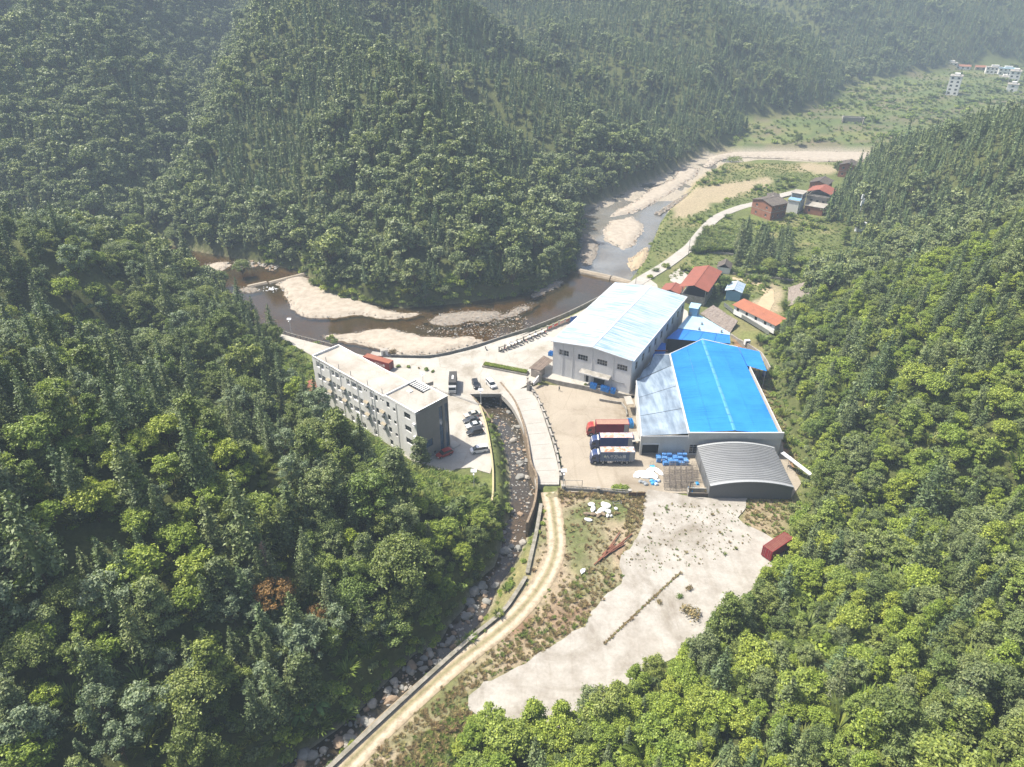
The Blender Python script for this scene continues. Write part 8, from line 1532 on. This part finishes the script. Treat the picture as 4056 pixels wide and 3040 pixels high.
for (u_, v_, j, s_, lb) in ((900, 2120, 0, 1.0, 'feathery olive bamboo plume left of the dead conifer'), (1105, 2130, 1, 1.1, 'feathery olive bamboo plume right of the dead conifer'), (1010, 2180, 0, .8, 'smaller bamboo plume between two larger ones'), (1080, 2320, 1, .8, 'low bamboo plume at the dead conifer foot'), (940, 2290, 0, .7, 'drooping bamboo tuft below the left plume'), (1440, 2560, 1, .8, 'olive bamboo plume beside the stream slope'), (1370, 2500, 0, .7, 'second olive bamboo plume beside the stream slope'), (3520, 1120, 1, 1.0, 'yellowish bamboo clump on the near right ridge'), (3400, 1090, 0, .9, 'yellowish bamboo clump below the water tanks'), (3640, 1080, 1, .9, 'yellowish bamboo clump at the gully mouth')):
    place_tree(u_, v_, PBM[j], s_, lb)
def banana(seed, n=9, h=2.6):
    rng = random.Random(seed); V = []; tb = MB().tube((0, 0, -.3), (0, 0, h * .6), .16, .1, 7)
    for i in range(n):
        a = i * 2.4 + rng.uniform(-.3, .3); L_ = rng.uniform(1.5, 2.2); pr = None
        for s in range(6):
            t = s / 5; r = .15 + L_ * t; z = h * .6 + 1.5 * t - 1.9 * t * t; w = .28 * math.sin(math.pi * (.12 + .86 * t)) + .02; c = (math.cos(a) * r, math.sin(a) * r, z); sd = (-math.sin(a) * w, math.cos(a) * w, -.06)
            cur = ((c[0] - sd[0], c[1] - sd[1], z + sd[2]), (c[0] + sd[0], c[1] + sd[1], z + sd[2]))
            if pr: V += [pr[0], cur[0], cur[1], pr[1]]
            pr = cur
    return tb, np.array(V)
PBA = proto('banana_plant', banana(3), 'banana')
for i, (u_, v_, s_, lb) in enumerate(((1255, 2830, 1.2, 'big banana plant above the stream at the bottom left'), (1190, 2850, 1.0, 'smaller banana plant beside the big one above the stream'), (3090, 1080, 1.5, 'banana plant beside the fir grove, left one'), (3115, 1085, 1.4, 'banana plant beside the fir grove, right one'), (450, 885, 1.8, 'banana plant in the far clump at the left bend, left one'), (490, 880, 1.8, 'banana plant in the far clump at the left bend, middle one'), (530, 885, 1.8, 'banana plant in the far clump at the left bend, right one'))): place_tree(u_, v_, PBA, s_, lb)
# maize plot
X, Y = [], []
for i in range(13):
    a, b = np.array(at(4, 1010 + i * 22, 925 - i * 0.5)), np.array(at(4, 1120 + i * 16, 760))
    for t in np.linspace(0, 1, 26): q = a + (b - a) * t; X.append(q[0]); Y.append(q[1])
X, Y = np.array(X), np.array(Y); scatter_stuff('maize', X, Y, height(X, Y), rg.uniform(1.2, 1.8, len(X)), [BUSH[3], TUFT[0]], 'rows of young maize in the plot beside the white road', 'crop')
# ------------------------------------------------------------------ the trees
for poly, mg in KEEP_OUT: ok &= sdist(tx, ty, poly) > mg
inframe = (np.abs(u) < 1.0) & (np.abs(v) < 1.0)
def zone_words(x, y):
    if y < 265 and x < -20:
        if y < 95: return 'near the stream at the bottom of the left slope'
        if y < 135: return 'on the dark left slope'
        if y < 180: return 'on the left slope behind the apartment block'
        return 'on the left spur above the river'
    if x > 130 and y > 285 and y < 560: return 'on the dark spur above the brick houses'
    if y < 305 and x > -20 and x > (y - 250) * 0.4:
        if y < 95: return 'at the bottom of the right slope beside the pale slab'
        if y < 150: return 'on the right slope beside the concrete slab'
        if y < 215: return 'on the right slope beside the blue factory roof'
        return 'on the right slope above the orange-roofed shed'
    return 'on the wooded hill across the river'
TREE_N = 300
SHAPE = {'broadleaf_tree': ['round green tree', 'compact round green tree', 'tall-crowned green tree', 'flat-topped green tree', 'bright round tree', 'bright tall-crowned tree', 'bright flat-topped tree', 'silvery green tree'], 'fir_tree': ['dense fir tree', 'narrow fir tree', 'broad fir tree', 'short fir tree']}
def p_h(s, k): return s * (12.5, 10.5, 14, 9.0)[k]
near_all = []
for kind, sel, fine, coarse, word, stuffname in (('broadleaf_tree', ~is_fir, PB, PBF, 'leafy broadleaf tree', 'broadleaf_forest'), ('fir_tree', is_fir, PF, PFF, 'slender dark fir tree', 'fir_forest')):
    ii = np.where(sel & ok)[0]
    order = ii[np.argsort(-(scl[ii] / dep[ii] * np.where(inframe[ii], 1, 1e-3)))]
    ind, rest = order[:TREE_N], order[TREE_N:]
    for i in ind:
        B_ = (tx[i] > -20 and ty[i] < 305)
        if kind == 'broadleaf_tree': k = int(spk[i])
        else: k = int(RNG.integers(len(PF)))
        p = fine[k]; s = float(scl[i])
        lk = SHAPE[kind][k] if kind == 'broadleaf_tree' else ('tall ' if p_h(s, k) > 12.5 else 'small ' if p_h(s, k) < 8.5 else 'slender ') + SHAPE[kind][k]
        if kind == 'broadleaf_tree': lk = ('big ' if s > 1.02 else 'small ' if s < .74 else 'middling ') + lk
        lb = lk + ' ' + zone_words(tx[i], ty[i]); t = empty(kind, (float(tx[i]), float(ty[i]), float(tz[i])), float(rot[i]), lb, 'tree', lb.replace('tree', 'trees', 1))
        t.scale = (s * RNG.uniform(0.9, 1.12), s * RNG.uniform(0.9, 1.12), s)
        link('trunk', p['trunk'], t); link('crown', p['crown'], t)
    nr = rest[dep[rest] <= 250]; fr = rest[dep[rest] > 250]
    PP = np.stack([np.concatenate([tx[nr], tx[fr]]), np.concatenate([ty[nr], ty[fr]]), np.concatenate([tz[nr], tz[fr]])], -1)
    if kind == 'broadleaf_tree': pk = spk[nr]
    else: pk = RNG.integers(0, len(PF), len(nr))
    pk = np.concatenate([pk, RNG.integers(0, len(coarse), len(fr)) + len(fine)])
    gn_scatter(stuffname, PP, pk, np.concatenate([scl[nr], scl[fr]]), np.concatenate([rot[nr], rot[fr]]), [p['joined'] for p in fine + coarse],
               'dense mass of ' + ('rounded broadleaf trees' if kind[0] == 'b' else 'pointed dark firs') + ' covering the hills', 'forest')
    print(stuffname, len(ind), len(rest))

# ------------------------------------------------------------------ the air
m, nt, N, L = new_mat('haze'); pv = N.new('ShaderNodeVolumePrincipled'); o_ = N.new('ShaderNodeOutputMaterial')
pv.inputs['Color'].default_value = (0.35, 0.43, 0.54, 1); pv.inputs['Density'].default_value = 0.0005; pv.inputs['Anisotropy'].default_value = 0.0
L.new(pv.outputs[0], o_.inputs['Volume'])
hz = MB().box(-1950, 2350, -255, 3350, float(GZ.min()) - 1.5, max(130.0, float(GZ.max()) + 18), m).build('haze'); tag(hz, 'pale blue air haze over the valley', 'haze', kind='stuff')
